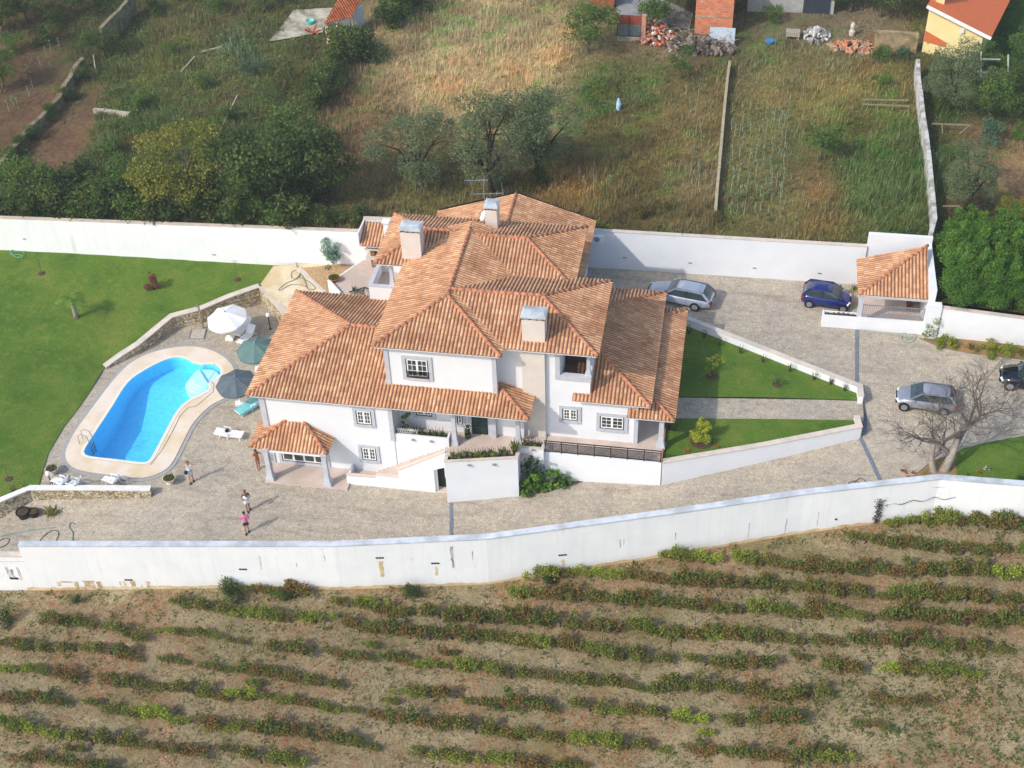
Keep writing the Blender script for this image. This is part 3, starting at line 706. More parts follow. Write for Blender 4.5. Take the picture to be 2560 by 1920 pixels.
# rear left balcony
b=MB(); x0,x1,ya,yc=5.35,7.1,10.15,13.2
b.box(x0,x1,ya,ya+.18,5.6,7.45); b.box(x0,x0+.18,ya+.18,yc,2.8,7.45); b.box(x0+.18,x1,ya+.18,yc,6.2,6.6); b.box(x0+.18,x1,yc-.18,yc,6.6,7.45); b.box(x1-.0,8.1,10.0,13.2,5.5,6.6); b.box(x1-.0,8.1,10.0,10.17,6.6,7.45); b.build('balcony',WHITE,villa)
c=MB(); c.box(x0-.05,x1+.9,ya-.05,ya+.23,7.452,7.52); c.box(x0-.05,x0+.23,ya+.23,yc,7.452,7.52); c.build('coping',TRIM,villa)
MB().box(x0+.18,8.08,ya+.18,yc-.18,6.6,6.612).build('balcony_floor',TERR,villa)
column(7.0,10.24,7.52,ZB,.11)
# rear patio
PZ=2.8
pt=[at(1150 if 0 else 813.5,702,PZ)[:2],at(900,648,PZ)[:2]]
pat=[(.35,16.2),(2.2,19.6),(8.6,20.0),(8.6,10.2),(2.2,10.2),(2.0,13.2),(.6,15.2)]
MB().prism([(.3,16.5),(2.1,19.7),(8.5,20.0),(8.5,10.02),(3.3,10.02),(2.3,14.3),(1.55,15.1)],-.1,PZ).build('patio_wall',WHITE,villa)
MB().prism([(.45,16.5),(2.15,19.55),(8.45,19.9),(8.45,10.1),(3.45,10.1),(2.45,14.4),(1.65,15.25)],PZ-.3,PZ+.01).build('patio_floor',TERR,villa)
r=MB()
RP=[(2.5,14.2),(3.5,14.9),(5.0,14.4),(5.3,13.3)]
for a,b2 in zip(RP[:-1],RP[1:]):
    r.bar((*a,PZ+.95),(*b2,PZ+.95),.05); r.bar((*a,PZ+.15),(*b2,PZ+.15),.04); L=math.dist(a,b2); n=int(L/.17)
    for k in range(n):
        p0=np.array(a)+(np.array(b2)-a)*k/n; p1=np.array(a)+(np.array(b2)-a)*min(1,(k+4)/n)
        r.bar((*p0,PZ+.15),(*p1,PZ+.95),.022); r.bar((*p1,PZ+.15),(*p0,PZ+.95),.022)
r.build('patio_railing',BLACKM,villa)
# rear patio parapet seen end-on
MB().prism([(.25,16.4),(1.5,14.95),(1.62,15.05),(.4,16.5)],0,PZ+.25).build('parapet',WHITE,villa)
# zoom-window shorthands (photo pixels)
def ZL(x,y): return x/3.456,560+y/3.456
def ZM(x,y): return x/3.456,1000+y/3.456
def ZN(x,y): return 400+x/5.53,680+y/5.53
def ZP(x,y): return 400+x/5.53,960+y/5.53
def ZQ(x,y): return x/5.53,1100+y/5.53
def Z1(x,y): return 600+x/3.456,460+y/3.456
def Z2(x,y): return 1100+x/3.456,460+y/3.456
def Z3(x,y): return 600+x/3.456,860+y/3.456
def Z4(x,y): return 1200+x/3.456,860+y/3.456
def Z5(x,y): return 1560+x/3.456,560+y/3.456
def Z6(x,y): return 1960+x/3.687,560+y/3.687
def Z7(x,y): return 2000+x/3.95,880+y/3.95
def T1(x,y): return x/2.572,y/2.572
def T2(x,y): return 800+x/2.572,y/2.572
def T3(x,y): return 1700+x/2.572,y/2.572
def T4(x,y): return 1380+x/4.254,y/4.254
# ================================================================== perimeter walls
def wallmat():
    m,nt,b=newmat('stained_white_wall'); b.inputs['Roughness'].default_value=.9
    c=ramp(nt,noise(nt,.6,5),[(.3,(240,240,240)),(.7,(230,232,234))])
    st=ramp(nt,noise(nt,1.0,5,.65,pos(nt,(1.3,1.3,.09))),[(.60,(0,0,0)),(.72,(170,170,170))])
    pt=ramp(nt,noise(nt,.35,4,.6),[(.5,(0,0,0)),(.62,(255,255,255))])
    c=mix(nt,mix(nt,1,st,pt,'MULTIPLY'),c,lin((150,150,148)))
    sp=ramp(nt,noise(nt,5,6,.8),[(.66,(0,0,0)),(.76,(120,120,120))]); c=mix(nt,sp,c,lin((196,190,176)))
    st2=ramp(nt,noise(nt,1.0,6,.7,pos(nt,(3.2,3.2,.16))),[(.5,(0,0,0)),(.74,(120,120,120))]); c=mix(nt,st2,c,lin((178,182,184)))
    st3=ramp(nt,noise(nt,1.0,4,.6,pos(nt,(.5,.5,.5))),[(.42,(0,0,0)),(.7,(110,110,110))]); c=mix(nt,st3,c,lin((214,212,202)))
    nt.links.new(c,b.inputs['Base Color']); return m
SWALL=wallmat()
RUST=mat('rust_stain',(170,126,70),(206,182,140),5,(226,214,190),2)
DIRT=mat('splash_dirt',(214,192,150),(226,208,174),3,(200,170,120),.8)
GRIME=mat('black_mildew',(104,104,100),(160,160,158),4,(206,206,206),1.2)
WCOP=mat('white_coping_slab',(206,212,220),(188,194,202),2,(170,176,180),.7)
fw=thing('boundary_wall','long white front boundary wall with dark streaks above the vineyard','wall',(0,0,0))
pts=[(-40,yo(-40),-8,zt_out(-40)-.2)]+[(p[0],p[1]+.17,-8,p[2]) for p in OW[1:]]+[(75,yo(75)+.17,-5,4.0)]
x_,y_,z_=OW[1]
wallpath([(-40,yo(-12.6)+.5-3.3,-8,-.75),(x_-.02,y_+.2,-8,-.62)],.34,'wall',SWALL,fw,COPING,capt=.07)
wallpath(pts[1:],.34,'wall',SWALL,fw,WCOP,capt=.08,capo=.05)
def wall_marks():
    rng=np.random.default_rng(5)
    def face(px,py):   # point on the outer face below the coping
        best=None
        for z in np.arange(-4.5,4,.05):
            P=at(px,py,z); d=P[1]-(yo(P[0])-.0)
            if best is None or abs(d)<best[0]: best=(abs(d),P)
        return best[1]
    mb=MB()
    for px,py in (Z(*q) for Z,q in ()): pass
    for dx,dy in ((525,1229),(820,1205),(940,1217),(1215,1199),(278,1252),(30,1250),(28,1280),(1812,1121)):
        P=face(dx*K,dy*K); a=yo(P[0]+.5)-yo(P[0]-.5)
        for k in range(3 if dx!=1812 else 1):
            x=P[0]+(k-1)*.17; y=yo(x)
            mb.box(x-.07,x+.07,y-.025,y+.05,P[2]-.06,P[2]+.06)
    mb.build('weep_hole',DARKPL,fw)
    def streak(px,py,w,h,m,n=7,taper=.8,name='stain'):
        P=face(px*K,py*K); s=MB(); V=[]
        for i in range(n+1):
            t=i/n; zz=P[2]-h*t; ww=w*(1-(1-taper)*t)*rng.uniform(.7,1.15)/2; x0=P[0]+rng.uniform(-.03,.03)
            for x in (x0-ww,x0+ww): V.append((x,yo(x)-.014-.004*rng.random(),zz))
        s.add(V,[(2*i,2*i+1,2*i+3,2*i+2) for i in range(n)]); s.build(name,m,fw)
    for d in ((190,1254,.85,1.1),(162,1256,.3,.9),(212,1256,.3,1.0),(145,1255,.9,.12),(125,1256,.3,.4),(285,1254,.35,.8),(318,1256,.3,.8),(268,1256,.2,.5),(258,1256,.12,.4),(305,1262,.12,.3)): streak(*d,RUST)
    for d in ((975,1180,.2,1.9),(1340,1165,.07,.7),(1348,1165,.04,.5),(1020,1190,.05,.8),(560,1200,.04,1.2),(1460,1150,.05,.6),(1620,1130,.05,1.6),(1700,1120,.05,1.4),(1770,1105,.05,1.3),(700,1200,.04,.5),(640,1215,.04,.4),(890,1205,.04,.3),(12,1225,.07,1.1),(22,1230,.12,.8),(36,1225,.06,1.2)): streak(*d,GRIME,taper=.55)
    P=face(1903*K,1078*K); r_=np.random.default_rng(2); n=420; t=r_.uniform(0,1,n)**.8; x=P[0]+r_.normal(0,.16,n)*(1-.3*t); C=np.c_[x,np.array([yo(a) for a in x])-.04-r_.uniform(0,.08,n),P[2]+.1-t*2.1]
    V,Fc,cc=leafcloud(C,.1,pick([(86,74,66),(60,54,48),(110,96,84),(70,66,48)],n,r_),r_); cr=npmesh('dead_creeper',V,Fc,LEAF,cc); tag(cr,'dark dead creeper hanging down the front wall below the bare trees','creeper')
    for d in ((822,1212,.28,1.4),(942,1224,.2,.8),(1217,1208,.22,.8)): streak(*d,DIRT)
    # horizontal dark crack line near the tree
    s=MB(); P=face(1910*K,1090*K); 
    for i in range(26):
        x=P[0]+i*.16; z=P[2]+.1*math.sin(i*.8)+.02*i-.05; s.box(x,x+.17,yo(x)-.018,yo(x),z-.035-.03*rng.random(),z+.035)
    s.build('crack',GRIME,fw)
    # splash line along the foot
    s=MB(); V=[]; X=np.arange(-13,50,.35)
    for x in X:
        z=zvine(x,yo(x)); V+=[(x,yo(x)-.012,z-.3),(x,yo(x)-.014,z+.16+.16*rng.random())]
    s.add(V,[(2*i,2*i+2,2*i+3,2*i+1) for i in range(len(X)-1)]); s.build('splash_band',DIRT,fw)
wall_marks()
bw=thing('boundary_wall','tall white rear boundary wall between the field and the garden','wall',(0,0,0))
wallpath([(-60,16.9,-1,4.75),(-25.9,18.65,-1,4.95),(1.4,20.1,-1,5.0),(2.3,20.15,-1,5.02)],.26,'wall',SWALL,bw,COPING,capt=.05)
wallpath([(2.32,20.15,-1,6.15),(8.0,20.45,-1,6.15)],.26,'wall',WHITE,bw,COPING,capt=.05)
wallpath([(8.02,20.5,-1,5.4),(19.4,21.15,-1,5.8),(38.55,21.4,-1,5.85)],.26,'wall',WHITE,bw,COPING,capt=.05)
vt=MB()
for px,py in (Z5(570,335),Z5(1128,380),Z5(1690,425),Z2(1595,637),ZL(1850,265),ZL(210,127)):
    best=min(((abs(at(px,py,z)[1]-yb(at(px,py,z)[0])),z) for z in np.arange(2,6,.05))); P=at(px,py,best[1]); y=yb(P[0])+.015; vt.box(P[0]-.13,P[0]+.13,y-.03,y,P[2]-.04,P[2]+.04)
vt.build('vent',GREYM,bw)
# ================================================================== lawns, pool, deck
def lawn_z(x,y):
    # left lawn: high along the rear wall, level with the deck at its front edge
    pts=[(-60,16,1.6),(-40,17.5,2.0),(-33,18,2.0),(-29,18.2,2.0),(-26,18.3,2.0),(-22,18.6,1.97),(-19,18.8,1.92),(-16,18.9,1.87),(-13,19,1.8),(-10,19.1,1.73),(-8,19.2,1.69),(-6,19.3,1.65),(-4,19.4,1.62),(-2,19.5,1.6),(-5.6,17.2,1.45),(-9,15,1.2),(-11,13.6,.95),(-12.5,10.6,.5),(-14.3,8.0,.03),(-14.4,5,.03),(-14.5,2.5,.03),(-14.5,-1,.03),(-13.9,-4.3,.05),(-18,-4,.1),(-24,-2,.2),(-22,6,.7),(-30,8,1.0),(-18,12,1.1),(-50,0,.6),(-16,8,.35)]
    w=0;z=0
    for a,b,c in pts:
        d=1/(((x-a)**2+(y-b)**2)**1.5+.02); w+=d; z+=c*d
    return z/w
edge=[at(*p,0) for p in [ZL(905,1245),ZL(760,1480),ZL(630,1659),ZM(550,240),ZM(420,460),ZM(330,760)]]
corner=(-5.35,17.15)
LP=[(-60,-9),(-60,16.9),(-26,18.5),(-1.7,19.85)]+[tuple(at(*Z1(290,712),1.9)[:2]),tuple(at(*Z1(180,890),1.5)[:2])]+[(-5.5,17.2),(-9.1,14.4),(-11.2,13.35),(-12.6,10.2)]+[tuple(e[:2]) for e in edge]+[(-14.1,-4.75),(-15.7,-5.95),(-22,-8.5)]
tag(drapeobj('lawn',LP,lambda x,y:lawn_z(x,y)+.02,LAWN,step=1.0),kind='structure')
# path / sandy ramp behind the house
PATHM=mat('sandy_stone_paving',(206,186,150),(190,170,132),.9,(218,204,176),.5,bump=.2)
pp_=[tuple(at(*Z1(290,712),1.9)[:2]),tuple(at(*Z1(180,890),1.5)[:2]),(-5.35,17.1),(-2.7,14.3),(-.5,11.4),(1.0,11.4),(1.5,14.5),(.4,16.4),(1.0,18.0),(1.9,19.9),(-1.7,19.85)]
tag(drapeobj('garden_path',pp_,lambda x,y:1.42+.5*ss(13,20,y)+.03,PATHM,step=1.2),kind='structure')
bd=[tuple(at(*Z1(520,735),1.95)[:2]),tuple(at(*Z1(740,925),1.8)[:2]),(1.2,15.2),(.35,16.4),(1.9,19.6),(.2,19.9)]
tag(drapeobj('gravel_bed',bd,lambda x,y:1.55+.5*ss(13,20,y),mat('gravel_soil',(196,164,124),(150,120,88),6,bump=.3),step=1.2),kind='structure')
kb=MB(); a=at(*Z1(505,730),1.98); b2=at(*Z1(735,930),1.8); kb.bar((a[0],a[1],1.95),(b2[0],b2[1],1.72),.35,.2)
k_=kb.build('kerb',COPING); tag(k_,kind='structure')
# rubble stone walls
s1=thing('stone_wall','curved rubble stone retaining wall between the lawn and the pool terrace','wall',(0,0,0))
SP=[(-14.25,8.05,-.2,.12),(-13.4,9.15,-.2,.42),(-12.5,10.15,-.2,.66),(-11.75,11.7,-.2,.85),(-11.0,13.25,-.2,1.02),(-9.05,14.2,-.2,1.2),(-7.3,15.7,-.2,1.38),(-5.42,17.1,-.2,1.5)]
wallpath(SP,.42,'wall',STONE,s1,COPING,capt=.07)
s2=thing('stone_wall','straight rubble stone wall beside the sandy path behind the house','wall',(0,0,0))
wallpath([(-5.2,17.0,-.2,1.5),(-2.6,14.25,-.2,1.5),(-.6,11.5,-.2,1.5)],.42,'wall',STONE,s2,COPING,capt=.07)
s3=thing('stone_wall','low rubble stone retaining wall with white coping below the pool chairs','wall',(0,0,0))
wallpath([(-24,-9.9,-3,.25),(-15.55,-6.0,-3,.3),(-14.0,-4.72,-3,.42),(-10,-4.2,-3,.44),(-6.2,-3.72,-3,.44)],.34,'wall',STONE,s3,mat('white_coping',(228,226,222),(214,210,204),3),capt=.09)
# pool
def pl(l,z=0): return [tuple(at(*p,z)[:2]) for p in l]
deck=smoothpoly([(-12.95,7.5),(-13.45,3.0),(-13.55,.6),(-13.2,-1.2),(-12.0,-2.25),(-9.6,-2.5),(-7.5,-2.5),(-6.4,-1.9),(-5.92,-.9),(-5.9,1.2),(-5.85,3.2),(-5.3,5.0),(-4.35,6.3),(-4.35,7.8),(-5.2,9.4),(-6.6,10.6),(-8.5,11.15),(-10.5,10.7),(-12.1,9.5)],5)
pool=smoothpoly([(-11.95,6.6),(-12.05,4),(-12.15,1.5),(-12.2,-.2),(-12.05,-.75),(-11.5,-.98),(-9.7,-1.02),(-8.0,-1.08),(-7.55,-.9),(-7.45,-.3),(-7.45,1.8),(-7.42,4.2),(-7.0,5.4),(-6.4,6.1),(-6.05,6.75),(-6.45,7.45),(-7.5,8.65),(-8.4,9.5),(-9.3,9.8),(-10.1,9.5),(-11.2,8.2)],4)
bay=[(-7.9,7.1)]+[( -6.75+1.05*math.cos(t),8.35+1.05*math.sin(t)) for t in np.linspace(-1.25,2.55,14)]+[(-8.6,8.6)]
po=thing('swimming_pool','blue swimming pool with rounded corners and a pale stone surround','swimming pool',(0,0,0))
DECKM=mat('pool_stone_deck',(228,214,198),(218,202,184),.7,(214,190,152),.3,rough=.7)
POOLW=mat('pool_liner',(120,222,252),(96,208,250),3.5,rough=.5); POOLWHITE=mat('pool_step_white',(244,250,250),(236,246,248),3,rough=.5)
def ring(outer,inner_list,z,name,m,parent):
    bm=bmesh.new()
    def loop(P):
        vs=[bm.verts.new((float(p[0]),float(p[1]),z)) for p in P]; return [bm.edges.new((vs[i],vs[(i+1)%len(vs)])) for i in range(len(vs))]
    E=loop(outer)
    for q in inner_list: E+=loop(q)
    bmesh.ops.triangle_fill(bm,edges=E,use_beauty=True)
    me=bpy.data.meshes.new(name); 
    for f in bm.faces:
        f.normal_update()
        if f.normal.z<0: f.normal_flip()
    bm.to_mesh(me); bm.free(); me.materials.append(m); return link(bpy.data.objects.new(name,me),parent)
# union outline pool+bay (bay attached on the upper right side)
import itertools
def inside(p,poly):
    x,y=p; c=False; n=len(poly)
    for i in range(n):
        (x1,y1),(x2,y2)=poly[i][:2],poly[(i+1)%n][:2]
        if (y1>y)!=(y2>y) and x<(x2-x1)*(y-y1)/(y2-y1)+x1: c=not c
    return c
i0=min(range(len(pool)),key=lambda i:math.dist(pool[i],(-6.55,7.5))); i1=min(range(len(pool)),key=lambda i:math.dist(pool[i],(-7.95,9.1)))
arc=[(-6.75+1.0*math.cos(t),8.35+1.0*math.sin(t)) for t in np.linspace(-.9,2.2,12)]
outl=[tuple(p) for p in pool[:i0]]+arc+[tuple(p) for p in pool[i1+1:]]
bm=bmesh.new(); bm.from_mesh(DRV.data)
kill=[f for f in bm.faces if f.calc_center_median().y<12 and f.calc_center_median().x<-4 and any(inside((f.verts[0].co.lerp(f.verts[1].co,a).lerp(f.verts[3].co.lerp(f.verts[2].co,a),b_)).xy,outl) for a in (0,.25,.5,.75,1) for b_ in (0,.25,.5,.75,1))]
bmesh.ops.delete(bm,geom=kill,context='FACES'); bm.to_mesh(DRV.data); bm.free()
def scalepoly(P,d):
    out=[];n=len(P)
    for i in range(n):
        a,b,c=np.array(P[(i-2)%n][:2]),np.array(P[i][:2]),np.array(P[(i+2)%n][:2]); t=c-a; t/=np.linalg.norm(t)+1e-9; out.append(tuple(b+np.array([t[1],-t[0]])*d))
    return out
ar=sum(outl[i][0]*outl[(i+1)%len(outl)][1]-outl[(i+1)%len(outl)][0]*outl[i][1] for i in range(len(outl)))
sg=1 if ar>0 else -1
rim=scalepoly(outl,sg*.22)
ring([tuple(d) for d in deck],[rim],.06,'pool_deck',DECKM,po)
ring(rim,[outl],.075,'pool_rim',mat('pool_rim_stone',(232,222,206),(222,210,194),1.5),po)
gut=scalepoly([tuple(d) for d in deck],.28 if sum(deck[i][0]*deck[(i+1)%len(deck)][1]-deck[(i+1)%len(deck)][0]*deck[i][1] for i in range(len(deck)))>0 else -.28)
ring(gut,[[tuple(d) for d in deck]],.03,'deck_edging',mat('grey_sett_edging',(168,166,164),(150,148,146),5),po)
def inner_wall(P,z0,z1,name,m,parent):
    mb=MB(); n=len(P); mb.add([(*p[:2],z0) for p in P]+[(*p[:2],z1) for p in P],[(i,(i+1)%n,n+(i+1)%n,n+i) for i in range(n)]); return mb.build(name,m,parent)
iw=inner_wall(outl,-2.2,.07,'pool_wall',POOLW,po)
bm=drape([tuple(p) for p in outl],lambda x,y:-1.95 if y<4 else -1.95+.9*min(1,(y-4)/4),1.0)
me=bpy.data.meshes.new('pool_floor'); bm.to_mesh(me); bm.free(); me.materials.append(POOLW); link(bpy.data.objects.new('pool_floor',me),po)
stp=MB()
for k,rr in enumerate((.97,.7,.42)):
    P=[(-6.75+rr*math.cos(t),8.35+rr*math.sin(t)) for t in np.linspace(0,2*math.pi,22)[:-1]]
    P2=[(-7.1+(1.75-.32*k)*math.cos(t)*.62,8.0+(1.75-.32*k)*math.sin(t)*.62) for t in np.linspace(0,2*math.pi,22)[:-1]]
for k in range(4):
    rr=1.45-.02*k; 
    P=[(-6.75+(1.0-.0*k+.0)*math.cos(t),8.35+1.0*math.sin(t)) for t in np.linspace(-1.2,2.4,14)]
    off=(-.28-.26*k)
    Q=[( -7.35+off*.7+ .0, 8.95+off*.0)]
    ax=np.array([-.72,-.69]); inner=[tuple(np.array((-6.75,8.35))+np.array((math.cos(t),math.sin(t)))*(.85-.0*k)+ax*(.15+.28*(3-k))) for t in np.linspace(2.3,-1.1,14)]
    z=-.2-.16*k
    poly=[tuple(np.array((-6.75,8.35))+ax*(.02+.2*k)+np.array((math.cos(t),math.sin(t)))*1.05) for t in np.linspace(0,2*math.pi,24)[:-1]]
    poly=[p for p in poly if inside(p,outl)]
    if len(poly)>2: stp.prism(poly,-2.1,z)
stp.build('pool_steps',POOLWHITE,po)
def watermat():
    m,nt,b=newmat('pool_water'); out=nt.nodes['Material Output']; nt.nodes.remove(b)
    t=nt.nodes.new('ShaderNodeBsdfTransparent'); t.inputs[0].default_value=(.74,.93,1,1)
    g=nt.nodes.new('ShaderNodeBsdfGlossy'); g.inputs['Roughness'].default_value=.03; g.inputs[0].default_value=(1,1,1,1)
    bp=N(nt,'Bump',Strength=.5,Distance=.05); nt.links.new(noise(nt,4.5,4,.6),bp.inputs['Height'])
    for q in (g,): nt.links.new(bp.outputs[0],q.inputs['Normal'])
    mx=nt.nodes.new('ShaderNodeMixShader'); mx.inputs[0].default_value=.05; nt.links.new(t.outputs[0],mx.inputs[1]); nt.links.new(g.outputs[0],mx.inputs[2]); nt.links.new(mx.outputs[0],out.inputs[0]); return m
WATER=watermat()
wo=drapeobj('water',[tuple(p) for p in scalepoly(outl,-sg*.004)],lambda x,y:-.1,WATER,po,step=50)
# skimmer line on the deck and ladder
ln=MB(); PL=[tuple(at(*p,.07)[:2]) for p in [ZM(1300,560),ZM(1400,430),ZM(1480,290),ZM(1560,130),ZM(1620,70),ZL(1700,1570),ZL(1840,1450),ZL(1850,1390),ZL(1810,1340),ZL(1860,1270),ZL(1850,1210)]]
for a,b2 in zip(PL[:-1],PL[1:]): ln.bar((*a,.072),(*b2,.072),.03,.02)
ln.build('deck_joint',mat('joint_grey',(150,142,134),(136,128,120),5),po)
ld=MB(); 
for dy in (-.25,.25):
    y=.35+dy; ld.tube([(-12.75,y,.06),(-12.72,y,.75),(-12.45,y,.95),(-12.1,y,.8),(-12.02,y,.3),(-12.02,y,-1.1)],.022,6)
for z in (-.25,-.55,-.85): ld.bar((-12.02,.1,z),(-12.02,.6,z),.1,.03)
lo=ld.build('pool_ladder',GREYM,smooth=False); tag(lo,'chrome ladder at the lower left corner of the pool','ladder')
# ================================================================== front lawns right of house
lt=thing('garden_wall','low white garden wall with pink coping between the upper drive and the triangular lawn','wall',(0,0,0))
wallpath([(25.95,15.2,1.5,3.2),(26.3,15.0,1.5,3.2),(32,12.1,1.5,3.2),(38.05,9.05,1.5,3.2),(38.1,8.0,1.5,3.2)],.3,'wall',WHITE,lt,COPING,capt=.06)
l2=thing('garden_wall','white retaining wall of the small lawn rising along the lower drive','wall',(0,0,0))
wallpath([(25.93,.66,-.5,2.78),(32,3.0,-.5,2.8),(37.95,5.4,.5,2.95),(37.8,6.35,.5,2.95)],.3,'wall',WHITE,l2,COPING,capt=.06)
tag(drapeobj('lawn',[(25.95,7.0),(32,7.75),(37.95,8.25),(37.9,9.0),(32,11.95),(26.1,14.9),(25.95,14.9)],lambda x,y:2.68,LAWN,step=2),kind='structure')
tag(drapeobj('lawn',[(25.95,.75),(32,3.1),(37.8,5.45),(37.7,6.25),(32,5.6),(25.95,4.85)],lambda x,y:2.68,LAWN,step=2),kind='structure')
tag(drapeobj('path',[(25.9,4.84),(37.7,6.26),(38.3,6.35),(38.3,8.0),(37.9,8.26),(25.9,6.98)],lambda x,y:2.64 if x<37.8 else 2.6,COBBLE,step=2),kind='structure')
# right lower lawn and dirt corner
zl=lambda x,y:zd(x,y)+.07
RL=[at(*p,zd)[:2] for p in [Z7(2212,830),Z7(1900,885),Z7(1620,950),Z7(1520,1010)]]
c_=[at(*p,zd)[:2] for p in [Z7(1540,1100),Z7(1545,1190)]]
last=(c_[-1][0]+.1,yo(c_[-1][0])+.35)
RLP=[tuple(p) for p in RL[::-1]]+[(75,8),(75,yo(75)+.4),(RL[0][0],yo(RL[0][0])+.35)]+[last]+[tuple(p) for p in c_[::-1]]
RLP=RLP[::-1]
tag(drapeobj('lawn',RLP,zl,LAWN,step=1.2),kind='structure')
d0=at(*Z7(960,1305),zd); d1=at(*Z7(1300,1080),zd)
DP=[(d0[0],yo(d0[0])+.35),tuple(d1[:2]),tuple(RL[3]),tuple(c_[0]),tuple(c_[1]),(last[0]-.02,last[1])]
tag(drapeobj('dirt_bed',DP[::-1],lambda x,y:zd(x,y)+.05,mat('brown_bed_soil',(132,108,72),(160,124,80),2.5,(96,92,48),.9,bump=.4),step=.8),kind='structure')
kb=MB(); kp=[(d0[0],yo(d0[0])+.3),tuple(d1[:2])]+[tuple(p) for p in RL[::-1]]
for a,b2 in zip(kp[:-1],kp[1:]): kb.bar((*a,zd(*a)+.05),(*b2,zd(*b2)+.05),.08,.12)
tag(kb.build('kerb',mat('grey_kerb',(170,166,158),(150,146,140),5)),kind='structure')
# bed by right wall
be=[at(*p,zd)[:2] for p in [Z6(1230,1068),Z6(1450,1160),Z6(1700,1212),Z6(2212,1272)]]
BP=[tuple(p) for p in be]+[(70,11.5),(70,13),(48.7,15.3),(43.3,15.8),(42.6,15.6)]
tag(drapeobj('shrub_bed',BP,lambda x,y:zd(x,y)+.05,mat('brown_bed_soil',(0,0,0)),step=1),kind='structure')
kb=MB()
for a,b2 in zip(be[:-1],be[1:]): kb.bar((*a,zd(*a)+.05),(*b2,zd(*b2)+.05),.12,.14)
tag(kb.build('kerb',mat('grey_kerb',(0,0,0))),kind='structure')
# drain channels
def strip(P,w,name,m,fz=zd,h=.03):
    mb=MB(); V=[];pts=[]
    for a,b2 in zip(P[:-1],P[1:]):
        L=math.dist(a,b2); n=max(1,int(L/.6)); pts+=[np.array(a)+(np.array(b2)-a)*k/n for k in range(n)]
    pts.append(np.array(P[-1]))
    for i,p in enumerate(pts):
        d=pts[min(i+1,len(pts)-1)]-pts[max(i-1,0)]; d/=np.linalg.norm(d); nn=np.array([-d[1],d[0]])*w/2
        for q in (p+nn,p-nn): V.append((q[0],q[1],fz(q[0],q[1])+h))
    mb.add(V,[(2*i,2*i+1,2*i+3,2*i+2) for i in range(len(pts)-1)]); return mb.build(name,m)
DRAIN=mat('drain_grating',(120,128,138),(96,106,118),6,rough=.6)
tag(strip([at(*Z5(2012,890),zd)[:2],at(*Z5(2010,1420),zd)[:2],(38.45,7),(38.4,5.6)],.24,'drain_channel',DRAIN),'grey drain channel crossing the drive right of the triangular lawn','drain')
tag(strip([at(*Z7(575,800),zd)[:2],at(*Z7(690,1050),zd)[:2],at(*Z7(800,1290),zd)[:2]],.24,'drain_channel',DRAIN),'grey drain channel running down to the front wall below the small lawn','drain')
tag(strip([at(*Z3(1825,1375),zd)[:2],at(975*K,1163*K,zd)[:2]],.2,'drain_channel',DRAIN),'short drain channel between the white terrace block and the front wall','drain')
# ================================================================== gatehouse
gh=thing('gatehouse','small white entrance shelter with a half pyramid tiled roof by the rear wall','shelter',(0,0,0))
GZ=5.4; GA=(42.45,20.35,6.9)
roof([[(37.9,16.1,GZ),(42.45,16.1,GZ),GA],[(37.9,20.35,GZ),(37.9,16.1,GZ),GA]],[((37.9,16.1,GZ),GA)],parent=gh)
w=MB(); w.box(42.46,42.9,16.0,21.4,1.5,6.3); w.build('wall',WHITE,gh)
w=MB(); w.box(38.55,42.9,21.405,21.7,1.5,6.85); w.build('wall',WHITE,gh)
w=MB(); w.box(42.5,43.35,15.45,15.99,1.5,5.35); w.build('pillar',WHITE,gh)
w=MB(); w.box(38.0,38.3,16.2,16.5,1.5,5.2); w.build('pillar',TRIM,gh)
w=MB(); w.box(37.95,42.46,16.15,16.35,5.15,5.36); w.box(38.0,38.2,16.35,20.3,5.15,5.36); w.build('beam',TRIM,gh)
w=MB(); w.box(35.7,38.0,15.95,16.08,1.8,3.55); w.box(35.7,35.82,16.08,16.6,1.8,3.55); w.box(35.82,38.0,16.5,16.62,1.8,3.5); w.box(38.0,42.5,15.9,16.18,1.8,3.5); w.build('wall',WHITE,gh)
MB().box(35.82,38.0,16.08,16.5,1.8,3.4).build('trough_soil',SOILP,gh)
r=MB(); r.bar((38.3,16.3,4.45),(42.45,16.3,4.45),.05); r.bar((38.3,16.3,3.6),(42.45,16.3,3.6),.05)
for k in range(34): x=38.35+4.05*k/33; r.bar((x,16.3,3.5),(x,16.3,4.45),.03)
r.build('gate_railing',GREYM,gh)
MB().box(38.3,42.44,16.4,20.9,1.8,2.76).build('floor',TERR,gh)
MB().box(41.6,41.9,18.5,20.5,2.77,4.9).build('door',mat('brown_door',(110,66,46),(90,54,40),3),gh)
# stone step in front of the gatehouse wall
stp=MB(); a=at(*Z6(695,985),zd); b2=at(*Z6(1215,1045),zd); stp.bar((a[0],a[1],zd(a[0],a[1])+.03),(b2[0],b2[1],zd(b2[0],b2[1])+.03),.12,.14); tag(stp.build('kerb',mat('grey_kerb',(0,0,0))),kind='structure')
rw=thing('boundary_wall','white wall right of the gatehouse below the bright green hedge','wall',(0,0,0))
wallpath([(43.36,15.7,1.0,5.15),(48.7,15.15,1.0,5.15),(75,12.8,1.0,5.2)],.25,'wall',WHITE,rw,COPING,capt=.05)
